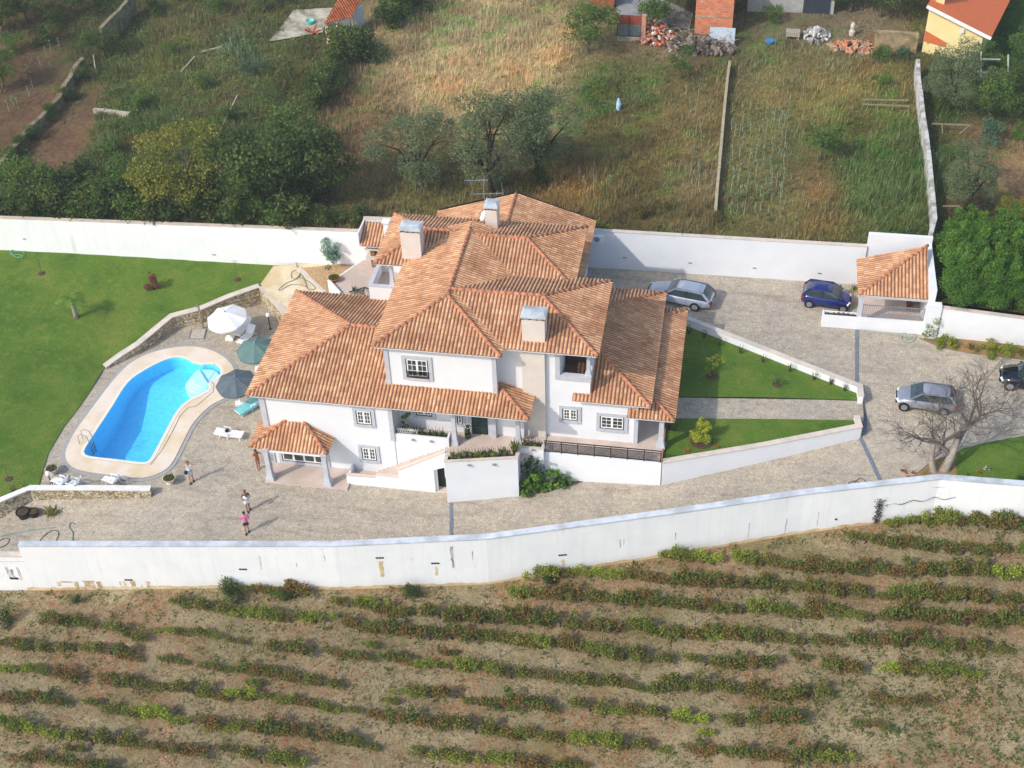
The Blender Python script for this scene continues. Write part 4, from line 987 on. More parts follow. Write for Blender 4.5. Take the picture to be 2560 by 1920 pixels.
# BBQ
bb=thing('barbecue','outdoor brick barbecue with stone shelves under a small tiled roof','barbecue',(0,0,0))
bx0,bx1=2.55,5.3
roof([[(bx0-.1,18.1,5.1),(bx1+.6,18.1,5.1),(bx1+.6,20.0,5.95),(bx0-.1,20.0,5.95)]],[],parent=bb)
w=MB(); w.box(bx0-.22,bx0-.11,18.1,20.0,5.2,6.1); w.build('wall',WHITE,bb)
BRK=mat('barbecue_brick',(150,110,82),(120,84,62),6)
w=MB(); w.box(3.0,3.3,18.7,20.0,2.81,5.2); w.box(4.6,4.9,18.7,20.0,2.81,5.2); w.box(3.3,4.6,19.6,20.0,2.81,5.2); w.box(3.3,4.6,18.7,19.6,4.8,5.2); w.build('brick_body',BRK,bb)
w=MB(); w.box(2.7,5.2,18.35,19.6,3.7,3.82); w.box(2.7,5.2,18.35,19.6,4.55,4.65); w.build('shelf',COPING,bb)
w=MB(); w.box(3.32,4.58,19.2,19.58,2.85,4.5); w.build('firebox',DARKPL,bb)
w=MB(); w.box(4.1,4.5,19.0,19.4,5.4,6.5); ch=w.build('chimney',WHITE,bb); MB().box(4.02,4.58,18.92,19.48,6.6,6.7).build('chimney_cap',WHITEP,ch); MB().box(4.15,4.45,19.05,19.35,6.502,6.598).build('chimney_vent',DARKPL,ch)
# ================================================================== FIELD behind the rear wall
ZB_=[ # D-pixel blobs: cx,cy,rx,ry,(r,g,b),height,density
(60,240,120,110,(128,100,78),.15,.25),(350,180,170,110,(104,112,58),.5,1),(300,290,130,60,(98,112,58),.6,1.1),(470,230,90,80,(128,118,72),.45,1),
(520,110,70,45,(84,116,74),.4,.9),(290,312,30,16,(150,98,62),.4,1),(240,395,110,60,(84,100,52),.5,1),(100,430,120,50,(70,88,44),.5,1),
(420,60,120,60,(116,106,64),.5,1),(220,90,60,60,(92,92,56),.4,.8),(560,300,80,80,(104,108,58),.5,1),(600,130,80,70,(104,104,58),.5,1),
(1000,110,190,110,(190,166,122),.55,1.1),(1100,200,120,80,(184,160,114),.5,1.1),(780,300,70,120,(148,122,84),.5,1),(880,60,60,50,(162,138,98),.5,1),(900,430,170,50,(124,116,70),.5,1),(620,430,110,60,(128,106,72),.45,.9),
(700,60,70,60,(96,96,56),.4,.8),(1330,200,110,80,(124,124,70),.35,1),(1420,300,120,70,(142,122,70),.45,1),(1390,390,70,50,(122,110,62),.5,1),(1250,410,80,40,(158,124,66),.7,1.1),(1080,440,90,40,(90,84,52),.4,.7),
(1510,380,80,80,(148,132,92),.4,.9),(1500,240,70,80,(134,118,74),.4,.9),(1400,110,110,30,(132,114,88),.2,.5),(1490,450,90,40,(116,100,60),.5,1),
(1700,140,120,60,(130,122,76),.4,1),(1650,350,80,130,(130,124,78),.3,.7),(1850,240,120,60,(148,134,74),.5,1.1),(1910,400,110,90,(100,122,62),.8,1.3),(1760,390,60,60,(136,112,76),.25,.5),(1760,480,100,40,(128,116,66),.5,1),(1860,300,90,50,(112,120,62),.5,1),
(1760,60,130,40,(138,124,100),.2,.4),(2170,385,70,45,(176,142,106),.1,.15),(2180,100,60,90,(66,100,40),.1,.6),(2110,285,50,25,(166,134,104),.1,.2),(2080,450,70,40,(96,84,58),.3,.6),(2100,200,80,80,(80,92,48),.4,.8),(2100,560,150,80,(50,70,30),.3,.6)]
ZBA=np.array([(b[0]*K,b[1]*K,b[2]*K*.8,b[3]*K*.8,*(np.clip(lc(b[4])*1.22,0,1)),b[5],b[6]) for b in ZB_])
def inpolyD(px,py,poly): 
    return inside((px/K,py/K),poly)
DIRTS=[([(58,365),(110,305),(165,235),(205,175),(222,185),(205,260),(180,330),(160,370),(100,372)],(138,110,86)),([(0,330),(40,280),(110,190),(160,138),(140,115),(60,150),(0,230)],(130,106,84)),([(0,345),(62,290),(50,350),(0,390)],(84,98,48))]
def zone(P):
    """P (n,3) -> colour (n,3), height, density"""
    q=P-CP; w=q@FW; px=1280+F*(q@RT)/w; py=960+F*(q@DN)/w
    d=((px[:,None]-ZBA[:,0])/ZBA[:,2])**2+((py[:,None]-ZBA[:,1])/ZBA[:,3])**2
    W_=np.exp(-d*.9)+1e-9; W_[:, :]=W_; base=np.full((len(P),1),.04)
    tot=W_.sum(1,keepdims=True)+base
    out=(W_@ZBA[:,4:9]+base*np.array([*lc((122,112,68)),.4,.8]))/tot
    for poly,c in DIRTS:
        m_=np.array([inpolyD(a,b,poly) for a,b in zip(px,py)]); 
        if m_.any(): out[m_,:3]=lc(c); out[m_,3]=.12; out[m_,4]=.1
    return out[:,:3],out[:,3],out[:,4],px,py
XF=list(np.unique(np.concatenate([np.linspace(-400,-60,12),np.arange(-60,43.01,1.0),[43.06,43.12],np.arange(44,90,1.0),np.linspace(90,500,14)])))
TF=np.concatenate([np.linspace(0,1,3)[:0],[0.0,.5,1,2],np.arange(3,85,1.1),[90,100,130,200,400,900,1600]])
def patch(P,c,amt=1.):
    X,Y=P[:,0],P[:,1]
    f1=np.sin(X*.23+1.7*np.sin(Y*.19+1))+np.sin(Y*.31+1.3*np.sin(X*.27)); f2=np.sin(X*.71+2*np.sin(Y*.53+2))*np.sin(Y*.63+1.1*np.sin(X*.47+.5)); f3=np.sin(X*1.31+1.9*np.sin(Y*1.07))*np.sin(Y*1.23+2.3)
    c=c.copy(); k=(1+amt*(.1*f1[:,None]*np.array([1,.8,.7])+.16*f2[:,None]+.14*f3[:,None]*np.array([.8,1,.6]))); c=c*np.clip(k,.5,1.35)
    rs=(f2*f1>.75)[:,None]; c=np.where(rs,c*np.array([1.06,.9,.82]),c); gr=((f3-f1*.4)>.75)[:,None]; c=np.where(gr,c*np.array([.72,1.04,.72]),c)
    return np.clip(c,0,1)
def fcol(V): return patch(V,zone(V)[0])*np.random.default_rng(3).uniform(.9,1.1,(len(V),1))
def zf2(x,y): return zfield(x,y)
sheet('field',XF,TF,lambda x,t:yb(x)+.28+t,zf2,FIELD,colf=fcol)
# grass and weeds -------------------------------------------------------
rng=np.random.default_rng(21)
n=175000
xy=np.stack([rng.uniform(-50,80,n),rng.uniform(15,98,n)],1)
ybv=np.interp(xy[:,0],[p[0] for p in BW],[p[1] for p in BW]); xy=xy[xy[:,1]>ybv+.5]
def zfv(X,Y):
    t=np.maximum(0,Y-np.interp(X,[-90,-25.9,1.4,19.4,43,90],[15.0,18.5,19.95,21,21.3,19]))
    return np.interp(X,[-60,-25,1,20,60],[4.5,4.5,4.6,5.3,5.0])+.05*np.minimum(t,80)+.12*np.sin(X*.31+Y*.17)*np.minimum(1,t/3)+.1*np.sin(Y*.43-X*.11)*np.minimum(1,t/3)
P=np.c_[xy,zfv(xy[:,0],xy[:,1])]
c,h,dn,px,py=zone(P)
clump=.5+.5*np.sin(P[:,0]*1.7+2*np.sin(P[:,1]*.9))*np.sin(P[:,1]*1.3+1.5*np.sin(P[:,0]*1.1))
EXC=[[(585,95),(640,30),(740,10),(800,0),(790,60),(700,75)],[(1325,0),(1395,0),(1395,95),(1325,95)],[(1380,60),(1600,60),(1600,115),(1380,115)]]
keep=(px>-250)&(px<2810)&(py>-200)&(rng.uniform(0,1,len(P))<dn*(.45+.7*clump))
for e in EXC: keep&=~np.array([inpolyD(a,b,e) for a,b in zip(px,py)])
P=P[keep];c=patch(P,c[keep],.9);h=h[keep]*(1+.5*np.sin(P[:,0]*.8+np.sin(P[:,1]))*np.sin(P[:,1]*.9));NB=4
m_=len(P); hh=h[:,None]*rng.uniform(.5,1.3,(m_,NB)); an=rng.uniform(0,6.283,(m_,NB)); ln_=rng.uniform(.1,.6,(m_,NB)); wd=rng.uniform(.022,.05,(m_,NB))
cx=P[:,0:1]+rng.normal(0,.12,(m_,NB)); cy=P[:,1:2]+rng.normal(0,.12,(m_,NB)); cz=np.repeat(P[:,2:3],NB,1)-.03
a0=an+1.57
V=np.stack([np.stack([cx-np.cos(a0)*wd,cy-np.sin(a0)*wd,cz],-1),np.stack([cx+np.cos(a0)*wd,cy+np.sin(a0)*wd,cz],-1),np.stack([cx+np.cos(an)*hh*ln_,cy+np.sin(an)*hh*ln_,cz+hh],-1)],2).reshape(-1,3)
tuf=rng.uniform(.75,1.3,(m_,1,1)); hue=rng.normal(0,.05,(m_,NB,1))*np.array([1,-.3,-.5])
cc=np.clip(c[:,None,:]*tuf*(1.15+hue)*rng.uniform(.85,1.15,(m_,NB,1)),0,1)
lum=cc.mean(-1,keepdims=True); cc=cc*.78+lum*.22*np.array([1.02,1,.9]); grn=(rng.uniform(0,1,(m_,1,1))<.18); cc=np.where(grn,cc*np.array([.7,.95,.7]),cc)
tag(npmesh('grass',V,np.arange(len(V)).reshape(-1,3),LEAF,np.repeat(cc.reshape(-1,3),3,0)),'wild dry and green grass covering the field behind the white wall','grass',kind='stuff')
# weeds: low leafy clumps
n=12000; xy=np.stack([rng.uniform(-48,75,n),rng.uniform(17,95,n)],1); ybv=np.interp(xy[:,0],[p[0] for p in BW],[p[1] for p in BW]); xy=xy[xy[:,1]>ybv+.6]
P=np.c_[xy,zfv(xy[:,0],xy[:,1])]; c,h,dn,px,py=zone(P)
green=(c[:,1]>c[:,0]*.93); keep=(px>-250)&(px<2810)&(py>-200)&(rng.uniform(0,1,len(P))<np.where(green,.9,.14)*np.minimum(1,dn))
for e in EXC: keep&=~np.array([inpolyD(a,b,e) for a,b in zip(px,py)])
P=P[keep];c=c[keep]; nl=22; r=rng.uniform(.25,.7,(len(P),1,1))*(1+.8*(rng.uniform(0,1,(len(P),1,1))<.15)); off=rng.normal(size=(len(P),nl,3))*.5*r; off[:,:,2]=np.abs(off[:,:,2])*.9+.05
C=(P[:,None,:]+off).reshape(-1,3); gc=np.array([lc(q) for q in ((88,116,52),(104,128,58),(118,134,64),(78,106,56),(132,138,70),(92,120,74))])[rng.integers(0,6,len(P))]
col=patch(P,(.65*gc+.35*c),.8)[:,None,:]*rng.uniform(.75,1.25,(len(P),nl,1)); V,Fc,cc=leafcloud(C,.19,col.reshape(-1,3),rng)
tag(npmesh('undergrowth',V,Fc,LEAF,cc),'low leafy weeds scattered through the field','weeds',kind='stuff')
# ------------------------------------------------------------------ trees & bushes of the field
OLV=[(116,130,92),(100,116,82),(132,144,104),(90,106,72),(122,130,88)]
DKG=[(76,100,48),(64,88,44),(94,112,52),(54,78,42),(108,118,56)]
YEL=[(134,136,54),(114,124,50),(150,144,58),(90,108,46),(156,144,62)]
MID=[(98,126,56),(84,112,52),(116,138,60),(74,102,48)]
BRG=[(92,138,54),(78,122,48),(110,154,60),(68,108,42),(120,152,60)]
DRYB=[(122,104,60),(104,94,52),(90,92,46),(134,112,66)]
BLG=[(84,116,88),(70,104,80),(96,124,92)]
T_ol=[treemesh(100+i,8,3.6,OLV,nclump=20,nleaf=12000,leaf=.155,trunk_r=.2,bark=DARKBARK,th=.2,clump=.34,limbs=9,spread=.98) for i in range(3)]
T_dk=[treemesh(200+i,5,2.8,DKG,nclump=16,nleaf=4200,leaf=.2,trunk_r=.14,th=.2,clump=.42,spread=.8) for i in range(2)]
T_ye=treemesh(300,6,3.5,YEL,nclump=18,nleaf=6500,leaf=.19,th=.12,clump=.36,spread=.9)
T_mi=[treemesh(310+i,4.5,2.5,MID,nclump=14,nleaf=3600,leaf=.18,th=.2,clump=.4) for i in range(2)]
T_sm=treemesh(330,2.6,1.25,MID,nclump=9,nleaf=1300,leaf=.15,th=.35,trunk_r=.06,clump=.4)
B_dk=[bushmesh(400+i,2.2,1.7,DKG,1700,.18,10) for i in range(3)]
B_md=[bushmesh(410+i,2.0,1.6,MID,1500,.17,9) for i in range(2)]
B_dry=bushmesh(420,1.4,1.3,DRYB,900,.14,8)
B_ol=bushmesh(430,2.2,1.8,[(96,118,86),(110,126,92),(84,106,80)],1600,.16,9)
B_br=[bushmesh(440+i,4.7,1.5,BRG,9000,.11,26,cone=True) for i in range(3)]
B_ye=bushmesh(450,1.0,.9,[(120,140,40),(104,128,36),(136,150,52),(90,116,36)],900,.13,7)
T_fern=bushmesh(460,2.2,1.6,BLG,1500,.16,9)
def fz(x,y): return zfield(x,y)
TR=[('broadleaf_tree',690,425,T_dk[1],1.2,'dark tree at the right end of the thicket above the slender tree','tree'),('broadleaf_tree',270,440,T_mi[0],.95,'green tree left of the yellow-green tree behind the wall','tree'),('broadleaf_tree',70,455,T_mi[1],1.05,'green tree behind the far left end of the rear wall','tree'),('fig_tree',470,330,T_mi[1],.7,'small green tree above the yellow-green tree','tree'), # kind, Dx, Dy(base), mesh, scale, label, category, name
('olive_tree',905,405,T_ol[0],.9,'grey-green olive tree with a dark forked trunk, left of the middle field trees','tree'),
('olive_tree',1062,415,T_ol[1],1.02,'large spreading olive tree directly above the rear roof peak','tree'),
('olive_tree',1150,388,T_ol[2],1.0,'tall olive tree at the right end of the middle olive group','tree'),
('broadleaf_tree',395,442,T_ye,1.15,'yellow-green bushy tree among the brambles behind the left part of the wall','tree'),
('broadleaf_tree',610,440,T_dk[0],1.6,'broad dark green tree behind the wall, right of the yellow-green tree','tree'),
('broadleaf_tree',520,455,T_dk[1],1.25,'dark tree between the yellow-green tree and the broad dark tree','tree'),
('fig_tree',650,345,T_mi[0],1.15,'lighter green tree at the top of the dark thicket','tree'),
('broadleaf_tree',60,45,T_dk[0],.95,'dark tree at the top left beyond the stony plots','tree'),
('broadleaf_tree',165,30,T_dk[1],.9,'dark tree at the top left beside the stone field wall','tree'),
('broadleaf_tree',5,75,T_dk[1],.9,'dark tree cut by the left edge of the photo near the top','tree'),
('broadleaf_tree',10,190,T_mi[1],.8,'green tree at the left edge above the brown plot','tree'),
('broadleaf_tree',225,120,T_dk[0],.6,'small dark tree on the corner of the field wall','tree'),
('broadleaf_tree',575,20,T_mi[0],.8,'green tree above the concrete pad','tree'),
('leafy_tree',1272,115,T_mi[1],1.05,'round leafy tree left of the rusty gate','tree'),
('leafy_tree',1420,58,T_mi[0],.95,'green tree behind the brick rubble pile','tree'),
('young_tree',1472,170,T_sm,1.0,'small young tree in the grass below the branch pile','tree'),
('young_tree',1772,345,T_sm,1.25,'low dark tree standing in the weeds left of the tall grass','tree'),
('olive_tree',2052,235,T_ol[0],.78,'olive tree hugging the crooked white wall below the yellow house','tree'),
('olive_tree',2085,455,T_ol[1],.68,'olive tree above the bright green hedge','tree'),
('orange_tree',2135,265,T_mi[1],1.0,'dark green orange tree right of the olive tree','tree'),
('broadleaf_tree',2205,230,T_dk[0],.8,'dark tree at the right edge above the bare plot','tree'),
('broadleaf_tree',2130,150,T_mi[0],.6,'green tree beside the white timber frame','tree'),
('broadleaf_tree',2215,140,T_mi[1],.7,'tree at the right edge below the small lawn','tree'),
('broadleaf_tree',2200,500,T_ye,.5,'olive-brown tree behind the bright hedge','tree'),
('broadleaf_tree',1835,25,T_dk[1],.8,'dark green tree left of the rubble and stone wall','tree'),
('broadleaf_tree',1905,35,T_dk[0],.85,'dark green tree left of the yellow house','tree'),
('broadleaf_tree',1960,25,T_dk[1],.7,'dark tree touching the yellow house wall','tree'),
('broadleaf_tree',1745,5,T_dk[0],.5,'dark tree above the grey doorway at the top','tree'),
]
for i,(nm,dx,dy,me,s,lab,cat) in enumerate(TR):
    P=aD(dx,dy,fz); puttree(nm,lab,cat,P,me,rz=i*1.7,s=s,group='trees in the field behind the villa')
BU=[]
rb=random.Random(4)
for x in range(-10,800,37):
    BU.append((x+rb.uniform(-8,8),ip(x,[(0,466),(800,493)])-rb.uniform(4,12),B_dk[rb.randrange(3)] if rb.random()<.75 else B_md[rb.randrange(2)],rb.uniform(.95,1.45) if x<640 else rb.uniform(.6,.85)))
for x in range(0,340,42): BU.append((x+rb.uniform(-8,8),430+rb.uniform(-14,10),B_dk[rb.randrange(3)] if rb.random()<.6 else B_md[rb.randrange(2)],rb.uniform(1.0,1.4)))
for x in range(420,720,45): BU.append((x+rb.uniform(-8,8),445+rb.uniform(-22,12),B_dk[rb.randrange(3)] if rb.random()<.7 else B_md[0],rb.uniform(.8,1.2)))
for (x,y) in ((700,215),(715,185),(730,155),(752,135),(765,105),(845,60),(870,35),(895,15),(775,140),(690,240)): BU.append((x,y,B_dk[rb.randrange(3)],rb.uniform(1.1,1.6)))
SETS=[('dark bushy shrubs along the foot of the field beside the rear wall','dark green wild shrub in the thicket behind the left rear wall')]
for i,(x,y,me,s) in enumerate(BU):
    P=aD(x,y,fz); 
    if P[1]<yb(P[0])+1.0: P[1]=yb(P[0])+1.0; P[2]=fz(P[0],P[1])
    diag=y<260
    wh=('at the far left end','left of the brown strip','below the brown strip','behind the yellow-green tree','under the yellow-green tree','under the broad dark tree','right of the broad dark tree','near the slender blue-green tree','behind the barbecue')[min(8,max(0,int(x/92)))]
    dwh=('low end','lower bend','middle','upper middle','top end')[min(4,max(0,int((x-690)/34)))]
    szw='tall' if s>1.0 else 'low' if s<.8 else 'medium'
    putbush('shrub','%s dark shrub at the %s of the diagonal hedge by the tiled shed'%(szw,dwh) if diag else '%s wild shrub %s, %s'%(szw,'touching the rear wall' if y>452 else 'behind the rear wall',wh),'shrub',P,me,i*1.3,s,group='shrubs of the diagonal hedge line' if diag else 'wild shrubs behind the left rear wall')
SB=[(75,300,B_dk[0],.6,'dark ivy mound against the lower part of the stone field wall'),(110,255,B_dk[1],.6,'dark ivy mound on the lower middle of the stone field wall'),(145,215,B_dk[2],.6,'dark ivy mound on the upper middle of the stone field wall'),(180,175,B_dk[0],.6,'dark ivy mound at the upper part of the stone field wall'),(45,325,B_dk[1],.6,'dark ivy mound at the lowest part of the stone field wall'),(30,110,B_md[0],.9,'green shrub below the top left trees'),(100,95,B_dk[2],.9,'dark shrub below the top left trees'),(330,30,B_dk[1],.8,'dark shrub at the top edge right of the tall old wall'),(470,20,B_md[1],.8,'green shrub at the top edge above the weedy plot'),(300,235,B_md[0],.7,'light green shrub in the middle of the weedy plot'),(440,190,B_md[1],.7,'light green shrub right of the lone round bush'),(250,330,B_md[1],.8,'feathery green shrub right of the brown strip'),(500,260,B_dk[0],.6,'dark low shrub above the thicket'),(375,118,B_md[0],.6,'round green bush alone in the left weedy plot'),(25,345,B_md[1],.7,'green bush at the left edge beside the stone field wall'),(240,70,B_md[1],.8,'green bush at the top end of the stone field wall'),(120,60,B_dk[1],.8,'dark bush between the top left trees'),
(1905,128,B_md[1],.72,'bright round bush in front of the old stone wall'),(1903,190,B_md[0],.62,'low round bush below the old stone wall'),(1955,130,T_fern,.6,'tall reedy clump left of the crooked white wall'),(1668,45,B_md[0],.7,'bright bush at the top right of the brick building'),
(2130,312,T_fern,.95,'blue-green bush above the bare brown plot'),(2060,345,B_md[1],.6,'leafy bush against the crooked white wall'),(2195,300,B_br[0],.4,'palm-green bush at the right edge beside the brown plot'),(2100,160,B_dk[0],.6,'dark bush in front of the yellow house'),(2180,160,B_md[1],.8,'climber covered bush behind the white timber frame'),
(1390,470,B_dry,.8,'dry brown bush just behind the wall right of the rear roof'),(1545,478,B_dry,.7,'pale dry brush heap at the lower end of the long low wall'),(1170,395,B_dk[2],.7,'dark bush at the foot of the tallest olive tree'),(905,395,B_ol,.7,'grey bush hiding the trunk of the left olive tree'),(1075,395,B_ol,.8,'grey-green suckers at the foot of the spreading olive tree'),(1440,455,B_dry,.6,'brown bush behind the wall left of the brush heap'),
(700,330,B_dk[1],.8,'dark shrub right of the lighter green tree'),(1395,78,B_dk[0],.45,'small dark bush against the gate pillar'),(1490,118,B_md[0],.45,'bright weed bush in front of the branch pile'),(545,160,B_ol,.7,'blue-green bush on the left weedy plot')]
for i,(x,y,me,s,lab) in enumerate(SB): putbush('bush',lab,'bush',aD(x,y,fz),me,i*2.1,s)
# tall bright hedge at the right
k=0
HB=[(x,y) for y in (548,590,632,664) for x in range(2038,2290,34)]
for x,y in HB:
    P=aD(x+rb.uniform(-6,6),y+ (x-2042)*.05,lambda a,b:5.1); 
    if P[0]<44.2: P[0]=44.2+rb.uniform(0,.4)
    if P[1]<yb(P[0])+.95: P[1]=yb(P[0])+.95
    hw=('nearest the gatehouse','second from the gatehouse','in the middle','beyond the middle','near the photo edge','at the photo edge')[min(5,int((x-2038)/42))]; hr='rear line' if y<560 else 'second line' if y<610 else 'third line' if y<650 else 'front line'
    putbush('hedge_plant','bright green feathery hedge plant in the %s, %s'%(hr,hw),'hedge',P,B_br[k%3],k*1.9,rb.uniform(.85,1.1),group='bright green hedge right of the gatehouse'); k+=1
# ------------------------------------------------------------------ cabbages on stalks
def cabbage(seed,h=.9):
    r=np.random.default_rng(seed); C=[];nl=16
    for i in range(nl):
        a=r.uniform(0,6.28); zz=h*r.uniform(.55,1.05) if i>4 else h*r.uniform(.2,.6); C.append((math.cos(a)*.13,math.sin(a)*.13,zz))
    cols=pick([(112,134,112),(98,122,100),(128,148,124),(96,116,78)],nl,r)
    return leafcloud(np.array(C),.19,cols,r,asp=.45)
CAB=[]
for i in range(4):
    V,Fc,cc=cabbage(500+i,.75+.12*i); CAB.append(npmesh('leaves',V,Fc,LEAF,cc,linkit=False))
sk=MB(); sk.tube([(0,0,-.05),(.02,0,.5),(0,.02,1.0)],[.025,.02,.015],5); SK=bpy.data.meshes.new('stalk'); SK.from_pydata(sk.v,[],sk.f); SK.materials.append(mat('cabbage_stalk',(176,176,130),(150,156,110),4)); SK.update()
def cab(P,i,grp,lab):
    o=thing('cabbage_plant',lab,'plant',P,i*2.3,grp); o.scale=(1,1,1+.2*math.sin(i)); link(bpy.data.objects.new('leaves',CAB[i%4]),o); link(bpy.data.objects.new('stalk',SK),o)
i=0
for cx_ in (345,395,445,500,550,600,650,685):
    for r_ in range(13):
        x,y=cx_+rb.uniform(-14,14)-r_*2,720+r_*54+rb.uniform(-18,18)
        if rb.random()<.12: continue
        cab(at(*T3(x,y),fz),i,'tall stalked cabbages in the right hand plot','tall blue-green cabbage on a bare stalk in the plot right of the long low wall'); i+=1
for (x,y) in ((1700,1180),(1760,1190),(1810,1230),(1860,1180),(1900,1250),(1720,1290),(1780,1320),(1850,1300)):
    cab(at(*T2(x,y+20),fz),i,'cabbages just behind the wall','blue-green cabbage stalk near the rear wall, left of the long low wall'); i+=1
for (x,y) in ((120,620),(100,740),(60,690),(130,850),(90,980),(120,1100),(120,1200)):
    cab(at(*T3(x,y),fz),i,'sparse cabbages','sparse cabbage in the dry grass left of the long low wall'); i+=1
for (x,y) in ((300,370),(330,330),(260,420),(210,560),(90,680),(120,700),(60,720),(190,620),(330,450),(380,300)):
    cab(at(*T1(x,y),fz),i,'cabbages in the far left plot','blue-green cabbage in the brown plot beyond the stone field wall'); i+=1
for q in range(26):
    cab(at(*T1(1400+rb.uniform(0,300),420-rb.uniform(0,170)+(0)),fz),i,'leafy crop in the left plot','blue-green leafy crop plant in the patch below the concrete pad'); i+=1
# ------------------------------------------------------------------ walls and buildings of the field
RUB=mat('old_dry_stone',(150,138,112),(116,104,82),5,(92,92,60),1.5,bump=.6)
def fwall(name,label,pts,h,th,m,cap=None,dz=0,Z=T1,cat='wall'):
    o=thing(name,label,cat,(0,0,0)); q=[]
    for p in pts:
        P=at(*Z(*p[:2]),lambda a,b:fz(a,b)+(h if len(p)<3 else p[2])); q.append((P[0],P[1],P[2]-h-1,P[2]))
    wallpath(q,th,'wall',m,o,cap,capt=.05,capo=.03); return o
fwall('stone_field_wall','old dry stone wall running down beside the brown strip at the left',[(-60,1100),(0,1045),(60,970),(130,900),(180,815),(260,750),(310,690),(380,620),(415,540),(450,490),(490,410),(530,370)],.85,.4,RUB,Z=T1)
fwall('stone_field_wall','tall old wall section rising to the top left trees',[(640,185),(700,120),(760,65),(850,-40)],2.0,.35,RUB,Z=T1)
fwall('low_wall','long thin low wall dividing the two plots above the upper drive',[(228,1360),(240,1200),(262,960),(285,700),(305,500),(320,390)],.7,.22,mat('pale_mortar_wall',(176,166,138),(150,138,110),4),Z=T3)
fwall('garden_wall','crooked white wall between the tall grass and the right hand garden',[(1612,1500),(1640,1400),(1630,1290),(1612,1100),(1600,980),(1585,860),(1565,740),(1550,600),(1535,500),(1530,380)],1.4,.32,mat('peeling_white_wall',(208,208,204),(176,174,166),2.5,(140,134,124),1.2),Z=T3)
fwall('stone_wall','short old stone wall with a wavy top left of the yellow house',[(1265,200),(1400,205),(1535,215)],1.7,.5,mat('old_plastered_stone',(180,158,120),(150,130,98),3,(120,112,80),1.2,bump=.5),Z=T3)
fwall('stone_edging','row of pale stones across the left weedy plot',[(600,700),(680,705),(760,715),(830,725)],.35,.35,mat('pale_rubble',(196,186,170),(160,148,130),5,bump=.6),Z=T1,cat='edging')
# tiled open shed
sh=thing('shed','open shed with an old clay tile lean-to roof and whitewashed back wall','shed',(0,0,0))
za=fz(*at(*T2(50,240),fz)[:2]); A=at(*T2(22,158),za+2.1); B=at(*T2(205,112),za+2.1); Cc=at(*T2(112,0),za+2.9); Dd_=(Cc-A)*1.7
D1=A+Dd_; D2=B+Dd_
S,_=None,None
roof([[tuple(A),tuple(B),tuple(D2),tuple(D1)]],[],parent=sh,m=OLDTILES,soffit=True)
u=(B-A)/np.linalg.norm(B-A); v_=Dd_.copy(); v_[2]=0; v_/=np.linalg.norm(v_)
w=MB()
for f_ in (.06,.5,.94):
    p=A+(B-A)*f_+v_*.25; w.bar((p[0],p[1],za-.3),(p[0],p[1],za+2.05),.3)
w.build('post',mat('pale_post',(206,190,160),(180,164,134),4),sh)
w=MB(); p=A+v_*2.6; q=B+v_*2.6; w.bar((p[0],p[1],za+.9),(q[0],q[1],za+.9),.2,2.4); w.build('wall',WHITE,sh)
tag(drapeobj('concrete_pad',[tuple(at(*T1(*p),fz)[:2]) for p in [(1725,275),(1890,70),(2160,55),(2330,60),(2090,160),(2075,215),(1960,235)]][::-1],lambda x,y:fz(x,y)+.12,mat('old_concrete',(196,188,170),(164,156,138),2,(136,128,108),.8)),kind='structure')
o=MB(); 
for k in range(5): o.bar((0,0,0),(math.cos(k*1.25)*.7,math.sin(k*1.25)*.7,.35+.2*(k%2)),.12)
oo=o.build('farm_tool',mat('orange_paint',(190,84,48),(160,70,40),4)); oo.location=at(*T1(2010,215),lambda a,b:fz(a,b)+.2); tag(oo,'orange metal farm implement beside the open shed','farm tool')
o=MB(); o.lathe((0,0,0),[(.3,0),(.42,.3),(.4,.32),(.28,.1)],12); oo=o.build('tub',mat('teal_plastic',(120,200,190),(104,184,176),4)); oo.location=at(*T1(1995,150),lambda a,b:fz(a,b)+.15); tag(oo,'turquoise plastic tub on the concrete pad','tub')
# brick outbuilding
BRICK=None
def brickmat():
    m,nt,b=newmat('hollow_brick'); b.inputs['Roughness'].default_value=.9
    br=N(nt,'TexBrick',Scale=1.0); mp=nt.nodes.new('ShaderNodeMapping'); mp.inputs['Rotation'].default_value=(R(90),0,0); nt.links.new(pos(nt),mp.inputs[0]); nt.links.new(mp.outputs[0],br.inputs['Vector'])
    for k,v in (('Color1',(190,104,70)),('Color2',(214,132,94)),('Mortar',(186,150,126))): br.inputs[k].default_value=lin(v)
    br.inputs['Brick Width'].default_value=.35; br.inputs['Row Height'].default_value=.22; br.inputs['Mortar Size'].default_value=.012
    f=ramp(nt,noise(nt,2.2,4,.7),[(.58,(0,0,0)),(.7,(220,220,220))]); c=mix(nt,f,br.outputs['Color'],lin((190,158,140)))
    nt.links.new(c,b.inputs['Base Color']); return m
BRICK=brickmat()
bo=thing('outbuilding','unplastered orange brick outbuilding with a pale band across its wall','building',(0,0,0))
a=at(*T3(92,215),fz); b2=at(*T3(332,222),fz); z0=fz(a[0],a[1])
w=MB(); w.box(a[0],b2[0],a[1],a[1]+7,z0-.3,z0+4.6); w.build('wall',BRICK,bo)
w=MB(); w.box(a[0]-.02,b2[0]+.02,a[1]-.02,a[1]-.002,z0+1.55,z0+1.68); w.build('concrete_band',mat('old_concrete',(0,0,0)),bo)
MB().box(a[0]-.1,b2[0]+.1,a[1]-.1,a[1]+7.1,z0+4.62,z0+4.75).build('roof',OLDTILES,bo)
w=MB(); w.box(a[0]-3.2,a[0]-.02,a[1]+2.0,a[1]+6,z0+2.6,z0+2.75); w.build('side_roof',mat('rusty_sheet',(176,120,90),(150,98,74),4),bo)
